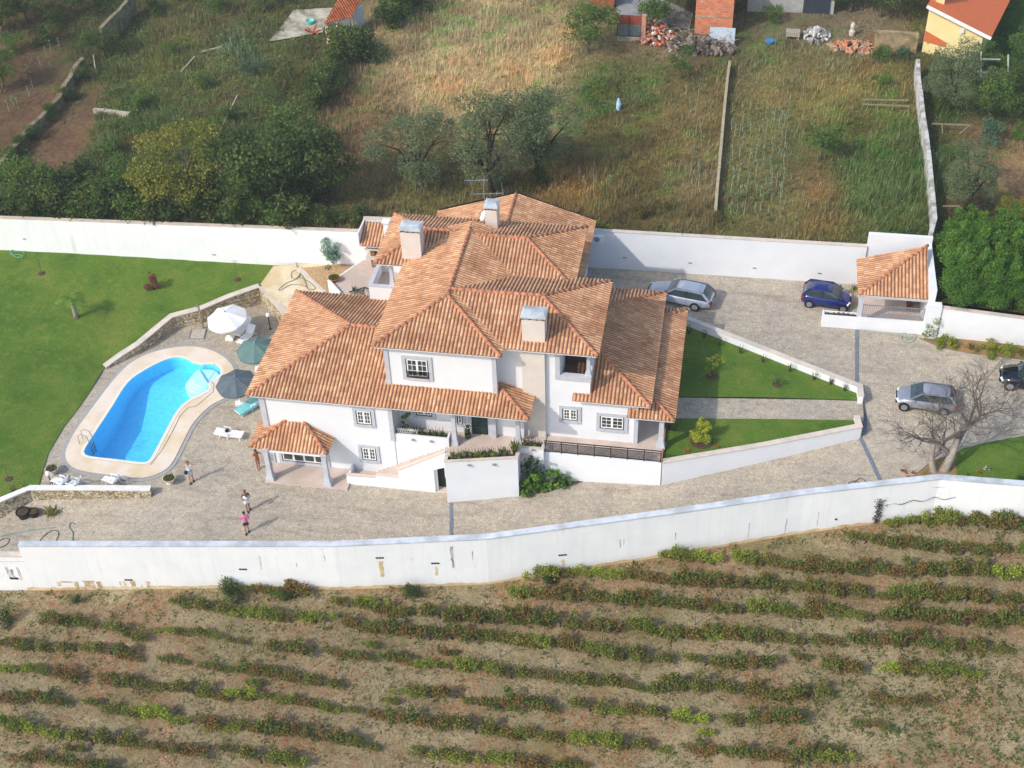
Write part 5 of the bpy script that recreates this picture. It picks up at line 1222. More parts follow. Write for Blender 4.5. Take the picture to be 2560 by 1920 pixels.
# concrete yard, gate, small shed
tag(drapeobj('yard',[tuple(at(*T4(*p),fz)[:2]) for p in [(660,-120),(930,-120),(1500,150),(1460,330),(930,200),(700,200)]][::-1],lambda x,y:fz(x,y)+.1,mat('grey_yard_concrete',(150,148,148),(126,124,122),1.5)),kind='structure')
gt=thing('gate','rusty metal gate panel on a low wall with a brick pillar','gate',(0,0,0))
a=at(*T4(690,430),fz); b2=at(*T4(945,435),fz); z0=fz(a[0],a[1])
MB().box(a[0],b2[0],a[1]-.1,a[1]+.1,z0-.3,z0+.45).build('low_wall',mat('old_concrete',(0,0,0)),gt)
g=MB(); g.box(a[0],b2[0],a[1]-.03,a[1]+.03,z0+.5,z0+1.55); g.build('gate_panel',mat('blue_grey_panel',(108,116,120),(90,98,104),4),gt)
g=MB(); g.box(a[0]-.1,b2[0],a[1]-.035,a[1]+.035,z0+1.56,z0+2.4); g.build('gate_panel',mat('rusty_panel',(150,72,50),(124,60,44),4),gt)
g=MB(); 
for x in (a[0],(a[0]+b2[0])/2,b2[0]): g.box(x-.03,x+.03,a[1]-.06,a[1]-.04,z0+.45,z0+2.4)
g.box(a[0],b2[0],a[1]-.06,a[1]-.041,z0+.46,z0+.52); g.build('gate_frame',BLACKM,gt)
MB().box(b2[0]+.02,b2[0]+.4,a[1]-.2,a[1]+.2,z0-.3,z0+2.5).build('pillar',mat('pale_brick',(200,150,130),(176,120,100),5),gt)
hs=thing('shed','small shed with a dark sheet roof and rusty plank wall above the leafy tree','shed',(0,0,0))
a=at(*T4(430,140),fz); b2=at(*T4(620,165),fz); z0=fz(a[0],a[1])
w=MB(); w.box(a[0]-.3,b2[0]+.2,a[1]+1.0,a[1]+4,z0-.3,z0+1.5); w.build('wall',mat('rusty_planks',(168,96,64),(130,72,52),5),hs)
w=MB(); w.add([(a[0]-.5,a[1]+.8,z0+1.55),(b2[0]+.4,a[1]+.8,z0+1.55),(b2[0]+.4,a[1]+4.5,z0+2.0),(a[0]-.5,a[1]+4.5,z0+2.0),(a[0]-.5,a[1]+.8,z0+1.65),(b2[0]+.4,a[1]+.8,z0+1.65),(b2[0]+.4,a[1]+4.5,z0+2.1),(a[0]-.5,a[1]+4.5,z0+2.1)],[(0,3,2,1),(4,5,6,7),(0,1,5,4),(1,2,6,5),(2,3,7,6),(3,0,4,7)]); w.build('roof',mat('dark_sheet_roof',(134,124,120),(110,100,98),4),hs)
# rubble heaps
def heap(name,label,Pc,rx,ry,h,n,cols,s,seed,cat='rubble'):
    r=np.random.default_rng(seed); mb=MB(); ms=[mat('rubble_%d'%(sum(c)),c) for c in cols]
    for i in range(n):
        a=r.uniform(0,6.28); k=r.uniform(0,1)**.6; x,y=math.cos(a)*k*rx,math.sin(a)*k*ry; z=h*(1-k)*r.uniform(.5,1)
        A=Vector(r.normal(size=3)).normalized(); Bv=A.orthogonal().normalized(); Cv=A.cross(Bv); mb.mi=int(r.integers(0,len(ms)))
        mb.obox((x,y,z+.05),A,Bv,Cv,s*r.uniform(.6,1.5),s*r.uniform(.3,.8),s*r.uniform(.2,.6))
    o=mb.build(name,ms); o.location=[float(q) for q in Pc]; return tag(o,label,cat,kind='stuff')
heap('brick_pile','heap of broken orange bricks right of the rusty gate',at(*T4(1100,400),fz),1.9,1.6,1.8,230,[(190,98,64),(210,120,84),(224,214,200),(150,84,60)],.16,1)
heap('branch_pile','tangled heap of grey branches and scrap in front of the brick outbuilding',at(*T4(1560,520),fz),3.3,1.2,1.0,160,[(120,108,96),(92,80,70),(150,138,124),(70,62,56)],.3,2,cat='scrap heap')
heap('rubble_heap','heap of white and grey rubble in the right hand plot',at(*T3(880,235),fz),1.1,1.4,.8,90,[(206,204,200),(170,166,160),(130,126,118)],.2,3)
heap('rubble_heap','scattered brown rubble and tiles in front of the short old stone wall',at(*T3(1120,310),fz),2.4,1.2,.5,120,[(176,140,104),(196,120,84),(160,150,130)],.18,4)
# branches
bp=MB(); r=np.random.default_rng(9); Pc=at(*T4(1500,500),fz)
for i in range(60):
    a=r.uniform(0,3.14); L=r.uniform(.8,2.0); x,y=r.uniform(-3.4,3.2),r.uniform(-1.1,1.1); z=r.uniform(.2,1.2)
    bp.tube([(x,y,z),(x+math.cos(a)*L*.5,y+math.sin(a)*L*.4,z+r.uniform(0,.4)),(x+math.cos(a)*L,y+math.sin(a)*L*.8,z+r.uniform(-.3,.3))],[.03,.025,.012],4)
o=bp.build('branches',PALEBARK); o.location=Pc; tag(o,'bare pruned branches on the scrap heap by the brick outbuilding','branches',kind='stuff')
ms_=MB(); ms_.bar((-1.1,0,.9),(1.1,0,.9),.04,1.5); o=ms_.build('metal_sheet',mat('blue_grey_sheet',(176,186,194),(156,166,176),4)); o.location=at(*T4(1800,500),fz); o.rotation_euler=(R(-28),0,0); tag(o,'pale blue-grey metal sheet leaning on the brick outbuilding','metal sheet')
# white junk
o=MB(); o.lathe((0,0,0),[(.35,0),(.4,.6),(.25,.9),(.3,1.2),(.28,1.6),(.1,1.9)],10); oo=o.build('wrapped_bundle',mat('white_sheet',(198,192,182),(180,172,162),4)); oo.scale=(.7,.7,.62); oo.location=at(*T3(1105,225),fz); tag(oo,'upright white wrapped bundle among the rubble at the top right','bundle')
o=MB(); o.box(-.6,.6,-.4,.4,.3,.7); o.box(-.55,-.45,-.35,.35,0,.3); o.box(.45,.55,-.35,.35,0,.3); oo=o.build('old_hutch',mat('grey_wood',(170,162,146),(140,132,118),5)); oo.location=at(*T3(722,245),fz); tag(oo,'small grey wooden hutch in the weeds at the top right plot','hutch')
o=MB(); o.lathe((0,0,0),[(.35,0),(.42,.25),(.38,.27)],12); oo=o.build('basin',mat('blue_plastic',(70,130,190),(60,116,176),4)); oo.location=at(*T3(578,275),fz); tag(oo,'small blue plastic basin in the weeds','basin')
o=MB(); o.tube([(0,0,0),(.05,.1,.5),(0,.15,1.0)],[.18,.22,.08],8); oo=o.build('plastic_bag',mat('pale_blue_plastic',(170,200,220),(150,184,206),4)); oo.location=at(1335*K,238*K,fz); tag(oo,'pale blue plastic bag lying in the middle meadow','bag')
# timber rails
tr=thing('fence_rails','two long bleached rails lying above the yellow grass','rails',(0,0,0))
for k,(p,q) in enumerate((((1180,640),(1470,645)),((1175,670),(1470,682)))):
    a=at(*T3(*p),lambda x,y:fz(x,y)+.5); b2=at(*T3(*q),lambda x,y:fz(x,y)+.5); m1=MB(); m1.bar(a,b2,.09); m1.build('rail',WOOD,tr)
m1=MB()
for f_ in (0,.33,.66,1): p=a+(b2-a)*f_; m1.bar((p[0],p[1],p[2]-.7),(p[0],p[1],p[2]+.05),.08)
m1.build('post',WOOD,tr)
tf=thing('timber_frame','white pole frame for climbing plants below the yellow house','frame',(0,0,0))
zz=fz(*at(*T3(1935,510),fz)[:2])
def tp(x,y,h): return at(*T3(x,y),zz+h)
m1=MB()
for p,q in (((1935,330,2),(1935,510,0)),((2110,350,2),(2110,520,0)),((1905,380,2),(2060,382,2)),((1895,460,1.2),(2050,468,1.2))): m1.bar(tp(*p),tp(*q),.09)
m1.build('pole',mat('white_pole',(206,206,196),(186,186,176),4),tf)
rf=thing('garden_fence','low timber rail fence beside the crooked white wall','fence',(0,0,0)); m1=MB()
for p,q in (((1620,795,.8),(1870,805,.8)),((1685,790,.9),(1690,860,0)),((1800,860,.5),(1870,800,.8)),((1690,1325,.8),(1800,1325,.8))): m1.bar(at(*T3(*p[:2]),lambda a,b:fz(a,b)+p[2]),at(*T3(*q[:2]),lambda a,b:fz(a,b)+q[2]),.09)
m1.build('rail',WOOD,rf)
# poles / sticks lying in the left plot
st=MB()
for p,q in (((1165,460),(1255,360)),((1425,820),(1525,615)),((1280,335),(1430,300)),((598,350),(612,435))): st.bar(at(*T1(*p),lambda a,b:fz(a,b)+.25),at(*T1(*q),lambda a,b:fz(a,b)+.5),.09)
tag(st.build('poles',mat('grey_stick',(180,172,154),(156,148,130),5)),'bleached poles lying in the left weedy plot','poles',kind='stuff')
# yellow house
yh=thing('house','pale yellow house with an orange tiled roof and white gutter at the top right','house',(0,0,0))
z0=fz(*at(*T3(1550,330),fz)[:2])
a=at(*T3(1553,335),z0); b2=at(*T3(1915,400),z0)
YW=mat('yellow_plaster',(232,214,158),(222,202,146),1); YT=mat('orange_flat_tiles',(206,110,66),(190,98,58),5,bump=.4)
dx=(b2-a)/np.linalg.norm(b2-a); dv=np.array([-dx[1],dx[0],0]); L=np.linalg.norm(b2-a)
w=MB(); V=[a,b2,b2+dv*12,a+dv*12]; hL,hR=4.2,2.6
w.add([(*p[:2],z0-.5) for p in V]+[(*V[0][:2],z0+hL),(*V[1][:2],z0+hR),(*V[2][:2],z0+hR),(*V[3][:2],z0+hL)],[(0,3,2,1),(4,5,6,7),(0,1,5,4),(1,2,6,5),(2,3,7,6),(3,0,4,7)]); w.build('wall',YW,yh)
E0=a-dv*.4-dx*.15; E1=b2-dv*.4+dx*.7; zl_,zr_=z0+hL+.1,z0+hR-.1-.05
Rr=[(*E0[:2],zl_),(*E1[:2],zr_),(*(E1+dv*13)[:2],zr_),(*(E0+dv*13)[:2],zl_)]
w=MB(); w.add([(p[0],p[1],p[2]) for p in Rr]+[(p[0],p[1],p[2]+.14) for p in Rr],[(0,3,2,1),(4,5,6,7),(0,1,5,4),(1,2,6,5),(2,3,7,6),(3,0,4,7)]); rr_=w.build('roof',YT,yh)
w=MB(); w.bar((E0[0]-dv[0]*.06,E0[1]-dv[1]*.06,zl_+.02),(E1[0]-dv[0]*.06,E1[1]-dv[1]*.06,zr_+.02),.1,.26); w.build('gutter',WHITEP,yh)
p=a+dx*.5+dv*1.4; w=MB(); w.box(p[0]-.35,p[0]+.35,p[1]-.5,p[1]+.5,z0+4.0,z0+5.8); ch=w.build('chimney',YW,rr_); MB().box(p[0]-.45,p[0]+.45,p[1]-.6,p[1]+.6,z0+5.8,z0+5.95).build('chimney_cap',WHITEP,ch)
q0=a-dv*.02+dx*.02; q1=a-dv*.02+dx*1.9
w=MB(); w.add([(*q0[:2],z0+1.0),(*q1[:2],z0+.8),(*q1[:2],z0+1.25),(*q0[:2],z0+2.0)],[(0,1,2,3)]); w.build('orange_stripe',YT,yh)
p=a+dx*3.0-dv*.1; w=MB(); w.box(p[0]-.15,p[0]+.15,p[1]-.12,p[1]+.1,z0+2.4,z0+2.7); w.build('wall_lamp',WHITEP,yh)
# grey building at the top
gb=thing('building','grey rendered building with a dark doorway at the top edge','building',(0,0,0))
a=at(*T3(430,75),fz); b2=at(*T3(970,85),fz); z0=fz(a[0],a[1])
MB().box(a[0],b2[0]+.2,a[1],a[1]+6,z0-.3,z0+3.2).build('wall',mat('grey_render',(170,170,166),(148,148,144),2),gb)
MB().box(b2[0]-2.5,b2[0]-.15,a[1]-.06,a[1]-.003,z0,z0+2.6).build('door',mat('blue_black_door',(52,60,72),(40,48,58),3),gb)
# ================================================================== VINEYARD
VC=[[(108,124,54),(92,112,48),(126,130,60),(140,108,62)],[(140,150,58),(124,140,54),(152,154,66),(110,124,50)],[(122,112,60),(142,110,66),(108,108,54),(158,118,74),(96,104,50)],[(170,178,64),(152,164,60),(134,152,56)],[(98,120,54),(88,106,48),(116,126,58),(152,112,66)]]
def vinemesh(seed,cols,nleaf=430,L=1.9):
    r=np.random.default_rng(seed); cl=[(r.uniform(-L/2,L/2),r.normal(0,.12),r.uniform(.35,.8),r.uniform(.24,.4)) for _ in range(11)]
    C,idx=crown_pts(cl,nleaf,r,.1); C[:,2]=np.maximum(C[:,2],.06)
    V,Fc,cc=leafcloud(C,.105,pick(cols,nleaf,r,idx,len(cl)),r,asp=.85); cm=npmesh('foliage',V,Fc,LEAF,cc,linkit=False)
    t=MB(); t.tube([(0,0,-.1),(.06,.02,.2),(-.05,0,.38),(.1,.03,.5)],[.05,.045,.04,.03],6)
    for s in (-1,1): t.tube([(.0,0,.42),(s*.3,.03,.5+r.uniform(-.08,.08)),(s*.65,0,.46)],[.03,.022,.012],5)
    tm=bpy.data.meshes.new('trunk'); tm.from_pydata(t.v,[],t.f); tm.materials.append(DARKBARK); tm.update(); return cm,tm
VM=[[vinemesh(600+10*i+j,VC[i],nleaf=[1150,1050,900,950,1150][i]) for j in range(2)] for i in range(5)]
ROWS=[
[[(2210,1312),(2330,1304),(2550,1318),(2620,1322)]],
[[(2135,1356),(2280,1370),(2550,1385),(2620,1390)]],
[[(1675,1400),(1840,1405),(1980,1420),(2130,1430),(2280,1430),(2550,1445),(2620,1449)]],
[[(1340,1440),(1480,1436),(1680,1455),(1880,1465),(2080,1480),(2280,1495),(2550,1505),(2620,1510)]],
[[(1150,1484),(1280,1490),(1480,1500),(1680,1511),(1880,1530),(2080,1540),(2280,1550),(2550,1565),(2620,1570)]],
[[(620,1470),(780,1490)],[(850,1506),(1000,1534),(1130,1545),(1280,1552),(1480,1571),(1680,1586),(1880,1596),(1980,1600),(2180,1606),(2500,1631)]],
[[(430,1510),(560,1530),(700,1545),(815,1551)],[(870,1570),(1000,1590),(1100,1592),(1270,1606),(1410,1620),(1530,1640),(1660,1651)],[(1730,1656),(1925,1665)],[(2070,1671),(2135,1681)],[(2210,1676),(2425,1688)]],
[[(130,1555),(258,1572)],[(300,1586),(350,1596)],[(405,1580),(548,1597)],[(690,1626),(785,1636)],[(830,1640),(1000,1655),(1100,1666),(1200,1677),(1310,1692)],[(1360,1702),(1530,1711),(1630,1726),(1800,1722)],[(1830,1736),(2045,1738)],[(2065,1738),(2100,1740)],[(2190,1746),(2325,1756)]],
[[(5,1617),(212,1627)],[(255,1632),(358,1647)],[(395,1646),(452,1657)],[(520,1666),(680,1686),(832,1716)],[(1010,1731),(1100,1742)],[(1175,1756),(1390,1776)],[(1440,1776),(1580,1786),(1742,1801)],[(1825,1802),(2022,1806)],[(2150,1816),(2205,1821)]],
[[(0,1676),(112,1682)],[(130,1686),(202,1697)],[(240,1700),(400,1726),(560,1741),(720,1752),(882,1776)],[(935,1791),(1100,1816),(1280,1840),(1430,1852),(1662,1876)],[(1700,1876),(1880,1891),(2102,1902)]],
[[(0,1746),(182,1761)],[(230,1766),(380,1791),(540,1816),(700,1836),(812,1847)],[(820,1851),(922,1866)],[(1050,1886),(1280,1912),(1440,1925)]],
[[(0,1816),(150,1841),(260,1856),(430,1876),(522,1886)],[(620,1896),(745,1911)]],
[[(0,1891),(155,1911),(300,1932)]],
]
ordn=['first','second','third','fourth','fifth','sixth','seventh','eighth','ninth','tenth','eleventh','twelfth','thirteenth','fourteenth']
vr=random.Random(8); cnt=0; VT=[]
for ri,row in enumerate(ROWS):
    for seg in row:
        P=[at(x,y+4,zvine) for x,y in seg]; VT.append((ri,P))
        for a,b2 in zip(P[:-1],P[1:]):
            L=math.dist(a[:2],b2[:2]); nn=max(1,round(L/1.3)); ang=math.atan2(b2[1]-a[1],b2[0]-a[0])
            for k in range(nn):
                if vr.random()<.03: continue
                f_=(k+.5)/nn+vr.uniform(-.02,.02); x=a[0]+(b2[0]-a[0])*f_; y=a[1]+(b2[1]-a[1])*f_+vr.uniform(-.12,.12)
                if y>yo(x)-.4: y=yo(x)-.45
                w_=math.sin(x*.35+ri*2.1)+vr.uniform(-.9,.9); ci=3 if w_>1.55 else 1 if w_>.75 else 4 if w_<-.7 else 2 if w_<-.35 else 0
                s=vr.uniform(.62,1.22)*(.95 if ri>6 else 1.08); o=thing('grapevine','%s grapevine %s of the %s row down from the front wall'%(('green','yellow-green','olive brown','bright yellow','dark green')[ci],('at the far left','left of the middle','in the middle','right of the middle','at the far right')[int(min(4,max(0,proj((x,y,zvine(x,y)))[0]/512)))],ordn[ri]),'grapevine',(x,y,zvine(x,y)),ang+vr.choice((0,math.pi))+vr.uniform(-.12,.12),'grapevines in the %s vineyard row'%ordn[ri])
                o.scale=(1.16,s,s*vr.uniform(.75,1.25)); cm,tm=VM[ci][vr.randrange(2)]
                link(bpy.data.objects.new('foliage',cm),o); link(bpy.data.objects.new('trunk',tm),o); cnt+=1

for px_,py_ in ((330,1600),(590,1610),(300,1700),(640,1715),(930,1620),(760,1760),(560,1880),(980,1760),(1120,1640),(700,1500),(1500,1560),(2000,1650),(1760,1840),(2260,1690),(2080,1880),(190,1880)):
    P_=at(px_,py_,zvine); o=thing('grapevine',lab_ if 0 else 'small straggling grapevine standing alone in a gap between the longer rows','grapevine',P_,vr.uniform(-.3,.1),'stray grapevines between the rows'); o.scale=(.6,.6,.6)
    cm,tm=VM[vr.randrange(5)][0]; link(bpy.data.objects.new('foliage',cm),o); link(bpy.data.objects.new('trunk',tm),o); cnt+=1
VCOUNT=cnt; sc['vine_count']=cnt
# weeds, fallen leaves and tufts between rows
n=52000; rng=np.random.default_rng(33); X=rng.uniform(-16,52,n); Y=rng.uniform(-30,5,n); yov=np.interp(X,[p[0] for p in OWY],[p[1] for p in OWY]); k_=Y<yov-.3; X,Y=X[k_],Y[k_]
zv=np.array([zvine(a,b) for a,b in zip(X,Y)]); C=np.c_[X,Y,zv+.03]
nz=np.sin(X*.5+np.sin(Y*.7)*2)+np.sin(Y*1.1+X*.2)+.02*(X-10)
kk=rng.uniform(-2.2,2.6,len(X))<nz; C=C[kk]
V,Fc,cc=leafcloud(C,.09,pick([(170,104,66),(186,124,80),(148,92,62),(196,150,106),(160,120,80)],len(C),rng),rng,asp=.8,tilt=.3)
tag(npmesh('fallen_leaves',V,Fc,LEAF,cc),'reddish brown fallen vine leaves strewn between the vineyard rows','fallen leaves',kind='stuff')
# dry grass between the rows
n=60000; X=rng.uniform(-18,54,n); Y=rng.uniform(-34,5,n); yov=np.interp(X,[p[0] for p in OWY],[p[1] for p in OWY]); k_=Y<yov-.15; X,Y=X[k_],Y[k_]
pn=np.sin(X*.6+1.5*np.sin(Y*.8))+np.sin(Y*1.9+X*.35)*.8+rng.uniform(-1.3,1.3,len(X)); k_=pn>-.1; X,Y=X[k_],Y[k_]; zv=np.array([zvine(a,b) for a,b in zip(X,Y)])
nb=3; m_=len(X); an=rng.uniform(0,6.28,(m_,nb)); hh=rng.uniform(.06,.24,(m_,nb)); wd=.025; cx=X[:,None]+rng.normal(0,.06,(m_,nb)); cy=Y[:,None]+rng.normal(0,.06,(m_,nb)); cz=np.repeat(zv[:,None],nb,1)-.02
V=np.stack([np.stack([cx-np.sin(an)*wd,cy+np.cos(an)*wd,cz],-1),np.stack([cx+np.sin(an)*wd,cy-np.cos(an)*wd,cz],-1),np.stack([cx+np.cos(an)*hh*.9,cy+np.sin(an)*hh*.9,cz+hh],-1)],2).reshape(-1,3)
gc=np.array([lc(c) for c in ((168,154,116),(150,138,98),(182,168,130),(134,128,80),(160,136,102),(116,122,68))]); cc=gc[rng.integers(0,6,m_)][:,None,:]*rng.uniform(.85,1.15,(m_,nb,1))
tag(npmesh('dry_grass',V,np.arange(len(V)).reshape(-1,3),LEAF,np.repeat(cc.reshape(-1,3),3,0)),'short dry grass covering the soil between the vineyard rows','grass',kind='stuff')
n=16000; X=rng.uniform(-16,52,n); Y=rng.uniform(-32,5,n); yov=np.interp(X,[p[0] for p in OWY],[p[1] for p in OWY]); k_=Y<yov-.25; X,Y=X[k_],Y[k_]
zv=np.array([zvine(a,b) for a,b in zip(X,Y)]); qx,qy=[],[]
PP=np.c_[X,Y,zv]; q=PP-CP; w=q@FW; px=1280+F*(q@RT)/w; py=960+F*(q@DN)/w
gr=np.clip((px-1900)/500,0,1)*np.clip((py-1560)/260,0,1)*3.2+.12+.25*(np.sin(X*1.3)*np.sin(Y*1.7+X)>.6)+.5*(yov[k_]-Y<1.0)*(np.sin(X*2.1)>.2)
kk=rng.uniform(0,1,len(X))<gr; PP=PP[kk]; nl=9; off=rng.normal(size=(len(PP),nl,3))*.16; off[:,:,2]=np.abs(off[:,:,2])*.7
gc=np.array([lc(c) for c in ((88,110,50),(112,118,58),(76,98,46),(134,126,76),(120,128,62))])[rng.integers(0,5,len(PP))]
V,Fc,cc=leafcloud((PP[:,None,:]+off).reshape(-1,3),.17,(gc[:,None,:]*rng.uniform(.8,1.2,(len(PP),nl,1))).reshape(-1,3),rng,asp=.55)
tag(npmesh('vineyard_weeds',V,Fc,LEAF,cc),'patchy green weeds between the vines and at the lower right corner','weeds',kind='stuff')
for x,y,s,lab in ((505,1268,.62,'dark bramble against the front wall above the sixth row'),(890,1265,.5,'dark bramble at the wall foot below the first black streak'),(620,1285,.4,'low weed clump just under the front wall'),(1190,1245,.35,'small weed at the wall foot right of the vents'),(20,1345,.5,'low green weeds at the left edge below the wall'),(165,1300,.3,'weed patch under the rust stained wall')):
    P=aD(x,y,zvine); P[1]=min(P[1],yo(P[0])-.7); P[2]=zvine(P[0],P[1]); putbush('bush',lab,'bush',P,B_dk[int(x)%3],x,s)
for x,y in ((2018,1640),(1925,1395),(675,1420)): pass
sk=MB()
for x,y in ((678,1440),(784,1425),(820,1515),(1300,1390),(1500,1350),(1650,1420),(300,1500),(1080,1420)):
    P=aD(x,y,zvine); m1=MB(); m1.bar((0,0,-.1),(.03,.02,1.3),.05); o=m1.build('vineyard_stake',WOOD); o.location=P; tag(o,'thin wooden stake standing among the vineyard rows','stake','stakes in the vineyard')
# ================================================================== things in the compound
CANV=mat('white_canvas',(236,236,234),(226,228,230),3,rough=.8)
GRC=mat('green_canvas',(96,124,120),(84,112,110),3,rough=.8); GYC=mat('slate_canvas',(92,104,110),(80,92,100),3,rough=.8)
def parasol(px,py,m,label,r=1.45,h=2.45,rz=0,tilt=(0,0),base=True):
    P=at(px,py,0); o=thing('parasol',label,'parasol',P,rz); n=8
    T=Matrix.Translation((0,0,h))@Matrix.Rotation(tilt[0],4,'X')@Matrix.Rotation(tilt[1],4,'Y')
    V=[(0,0,.0)];Fs=[];seg=4; drop=.62
    for j in range(1,seg+1):
        for i in range(n*4):
            a=2*math.pi*i/(n*4); k=j/seg; ph=(i%4)/4; sag=.07*k*math.sin(math.pi*ph); rr=r*k*(1-.06*math.sin(math.pi*ph))
            V.append((math.cos(a)*rr,math.sin(a)*rr,-drop*(k**1.15)-sag*.9))
    for i in range(n*4): Fs.append((0,1+i,1+(i+1)%(n*4)))
    for j in range(seg-1):
        for i in range(n*4): a=1+j*n*4+i; b=1+j*n*4+(i+1)%(n*4); Fs.append((a,a+n*4,b+n*4,b))
    e=1+(seg-1)*n*4
    for i in range(n*4): V.append((V[e+i][0]*1.0,V[e+i][1]*1.0,V[e+i][2]-.13))
    for i in range(n*4): a=e+i; b=e+(i+1)%(n*4); Fs.append((a,a+n*4,b+n*4,b))
    mb=MB(); mb.add([tuple(T@Vector(v)) for v in V],Fs); c=mb.build('canopy',m,o)
    rb_=MB(); 
    for i in range(n): a=2*math.pi*i/n; rb_.tube([T@Vector((0,0,-.03)),T@Vector((math.cos(a)*r*.98,math.sin(a)*r*.98,-drop-.02))],.014,4)
    rb_.build('ribs',WHITEP,o)
    p=MB(); top=T@Vector((0,0,.08)); p.tube([(0,0,.1),(0,0,h-.5),tuple(top)],.024,8); p.build('pole',WHITEP if m is not CANV else WOOD,o)
    f=MB(); tt=T@Vector((0,0,0)); f.lathe(tuple(tt),[(.05,0),(.06,.05),(.02,.1)],8); f.build('finial',GREYM,o)
    b=MB(); b.box(-.3,.3,-.22,.22,0,.2); b.box(-.2,.2,-.14,.14,.2,.26); b.lathe((0,0,.26),[(.06,0),(.05,.16)],8); b.build('base',WHITEP,o,bevel=.04)
    return o
parasol(575.4,848,CANV,'large white parasol beside the stone wall, near the pool',r=1.5,h=2.5,tilt=(R(6),R(-5)))
parasol(648.6,925,GRC,'green parasol partly hidden by the roof edge, behind the slate one',r=1.42,h=2.45,rz=.2,tilt=(R(4),R(-3)))
parasol(600.5,1011,GYC,'slate grey parasol nearest the pool edge and the turquoise lounger',r=1.42,h=2.5,rz=.35,tilt=(R(4),R(-3)))
PLA=mat('white_plastic',(238,238,240),(228,230,234),4,rough=.35)
def lounger(foot,head,label,back=20,cloth=None,z=.0,arms=True):
    a=at(*foot,.35); b=at(*head,.35); d=b-a; ang=math.atan2(d[1],d[0]); c=(a+b)/2; L=1.9
    o=thing('sun_lounger',label,'sun lounger',(c[0],c[1],z),ang,'white sun loungers around the pool')
    w=.32; bk=R(back); hx=.25; bx=hx+.72*math.cos(bk); bz=.36+.72*math.sin(bk)
    s=MB(); n=9
    for i in range(n): x=-.93+i*(hx+.93)/n; s.box(x+.01,x+(hx+.93)/n-.015,-w+.04,w-.04,.34,.37)
    s.box(-.95,hx,-w,-w+.05,.31,.375); s.box(-.95,hx,w-.05,w,.31,.375); s.box(-.98,-.94,-w,w,.31,.375); s.build('seat',PLA,o)
    s=MB(); s.bar((hx,0,.36),(bx,0,bz),w*2-.06,.03,up=(0,0,1)); 
    for y in (-w+.02,w-.02): s.bar((hx,y,.36),(bx,y,bz),.05,.06)
    s.build('backrest',PLA,o)
    for x,y in ((-.8,-w+.04),(-.8,w-.04),(.05,-w+.04),(.05,w-.04),(.55,-w+.04),(.55,w-.04)):
        s=MB(); s.bar((x,y,.33),(x+(.12 if x>0.3 else -.04),y*1.08,0),.05); s.build('leg',PLA,o)
    if arms:
        for y in (-w-.03,w+.03):
            s=MB(); s.bar((-.05,y,.55),(.45,y,.6),.06,.035); s.bar((-.02,y,.56),(-.05,y,.33),.04); s.build('armrest',PLA,o)
    if cloth:
        s=MB(); V=[];X=[-.97,-.5,0,hx,hx+.36*math.cos(bk),bx]; Zc=[.385,.39,.39,.39,.39+.36*math.sin(bk),bz+.03]
        for x,zz in zip(X,Zc):
            V+=[(x,-w-.07,zz-.16),(x,-w-.05,zz),(x,w+.05,zz),(x,w+.07,zz-.12)]
        s.add(V,[(4*i+k,4*i+k+1,4*i+k+5,4*i+k+4) for i in range(5) for k in range(3)]); t_=s.build('towel',cloth); t_.location=o.location; t_.rotation_euler=o.rotation_euler
        tag(t_,'turquoise beach towel spread over the lounger by the house corner','towel')
    return o
lounger(ZN(1040,880),ZN(1250,650),'white lounger with raised back half under the white parasol',28)
lounger(ZN(1095,985),ZN(1320,770),'white lounger with steep raised back behind the green parasol',48)
lounger(ZP(1085,380),ZP(1370,215),'lounger under a turquoise towel at the corner of the house',25,cloth=mat('turquoise_towel',(128,204,208),(108,186,194),3))
lounger(ZP(1135,700),ZP(770,660),'flat white lounger standing alone between the pool and the porch',6)
o=MB(); P=at(*ZP(905,650),.42); o.tube([(0,0,0),(.12,.03,.06),(.24,0,.02)],[.1,.15,.06],8); o=o.build('bag',DARKPL); o.location=P; tag(o,'small black bag lying on the lone flat lounger','bag')
o=MB(); P=at(*ZP(1290,275),.0); o.lathe((0,0,0),[(.16,0),(.2,.3),(.15,.42),(.05,.44)],8); o=o.build('bag',mat('tan_leather',(190,140,100),(170,120,84),4)); o.location=P; tag(o,'tan bag standing beside the turquoise towelled lounger','bag')
def gchair(px,py,ang,label,leg=True):
    P=at(px,py,0); o=thing('garden_chair',label,'garden chair',P,ang,'white reclining garden chairs')
    s=MB()
    for i in range(5): s.box(-.26+i*.1,-.17+i*.1,-.24,.24,.4,.425)
    s.box(-.28,.28,-.27,-.23,.38,.43); s.box(-.28,.28,.23,.27,.38,.43); s.build('seat',PLA,o)
    s=MB()
    for i in range(5): s.bar((.26+.07*i,-.25,.44+.13*i),(.26+.07*i,.25,.44+.13*i),.085,.025,up=(1,0,1))
    for y in (-.26,.26): s.bar((.24,y,.4),(.6,y,1.06),.045)
    s.build('backrest',PLA,o)
    for y in (-.31,.31):
        s=MB(); s.box(-.3,.36,y-.035,y+.035,.62,.655); s.build('armrest',PLA,o)
        for x in (-.27,.3): s=MB(); s.bar((x,y,.63),(x+(.06 if x>0 else -.06),y,0),.045); s.build('leg',PLA,o)
    if leg:
        s=MB(); 
        for i in range(4): s.box(-.72+i*.11,-.63+i*.11,-.22,.22,.36,.38)
        s.bar((-.74,-.2,.36),(-.28,-.2,.4),.03); s.bar((-.74,.2,.36),(-.28,.2,.4),.03); s.bar((-.7,-.2,.36),(-.7,-.2,0),.03); s.bar((-.7,.2,.36),(-.7,.2,0),.03); s.build('footrest',PLA,o)
    return o
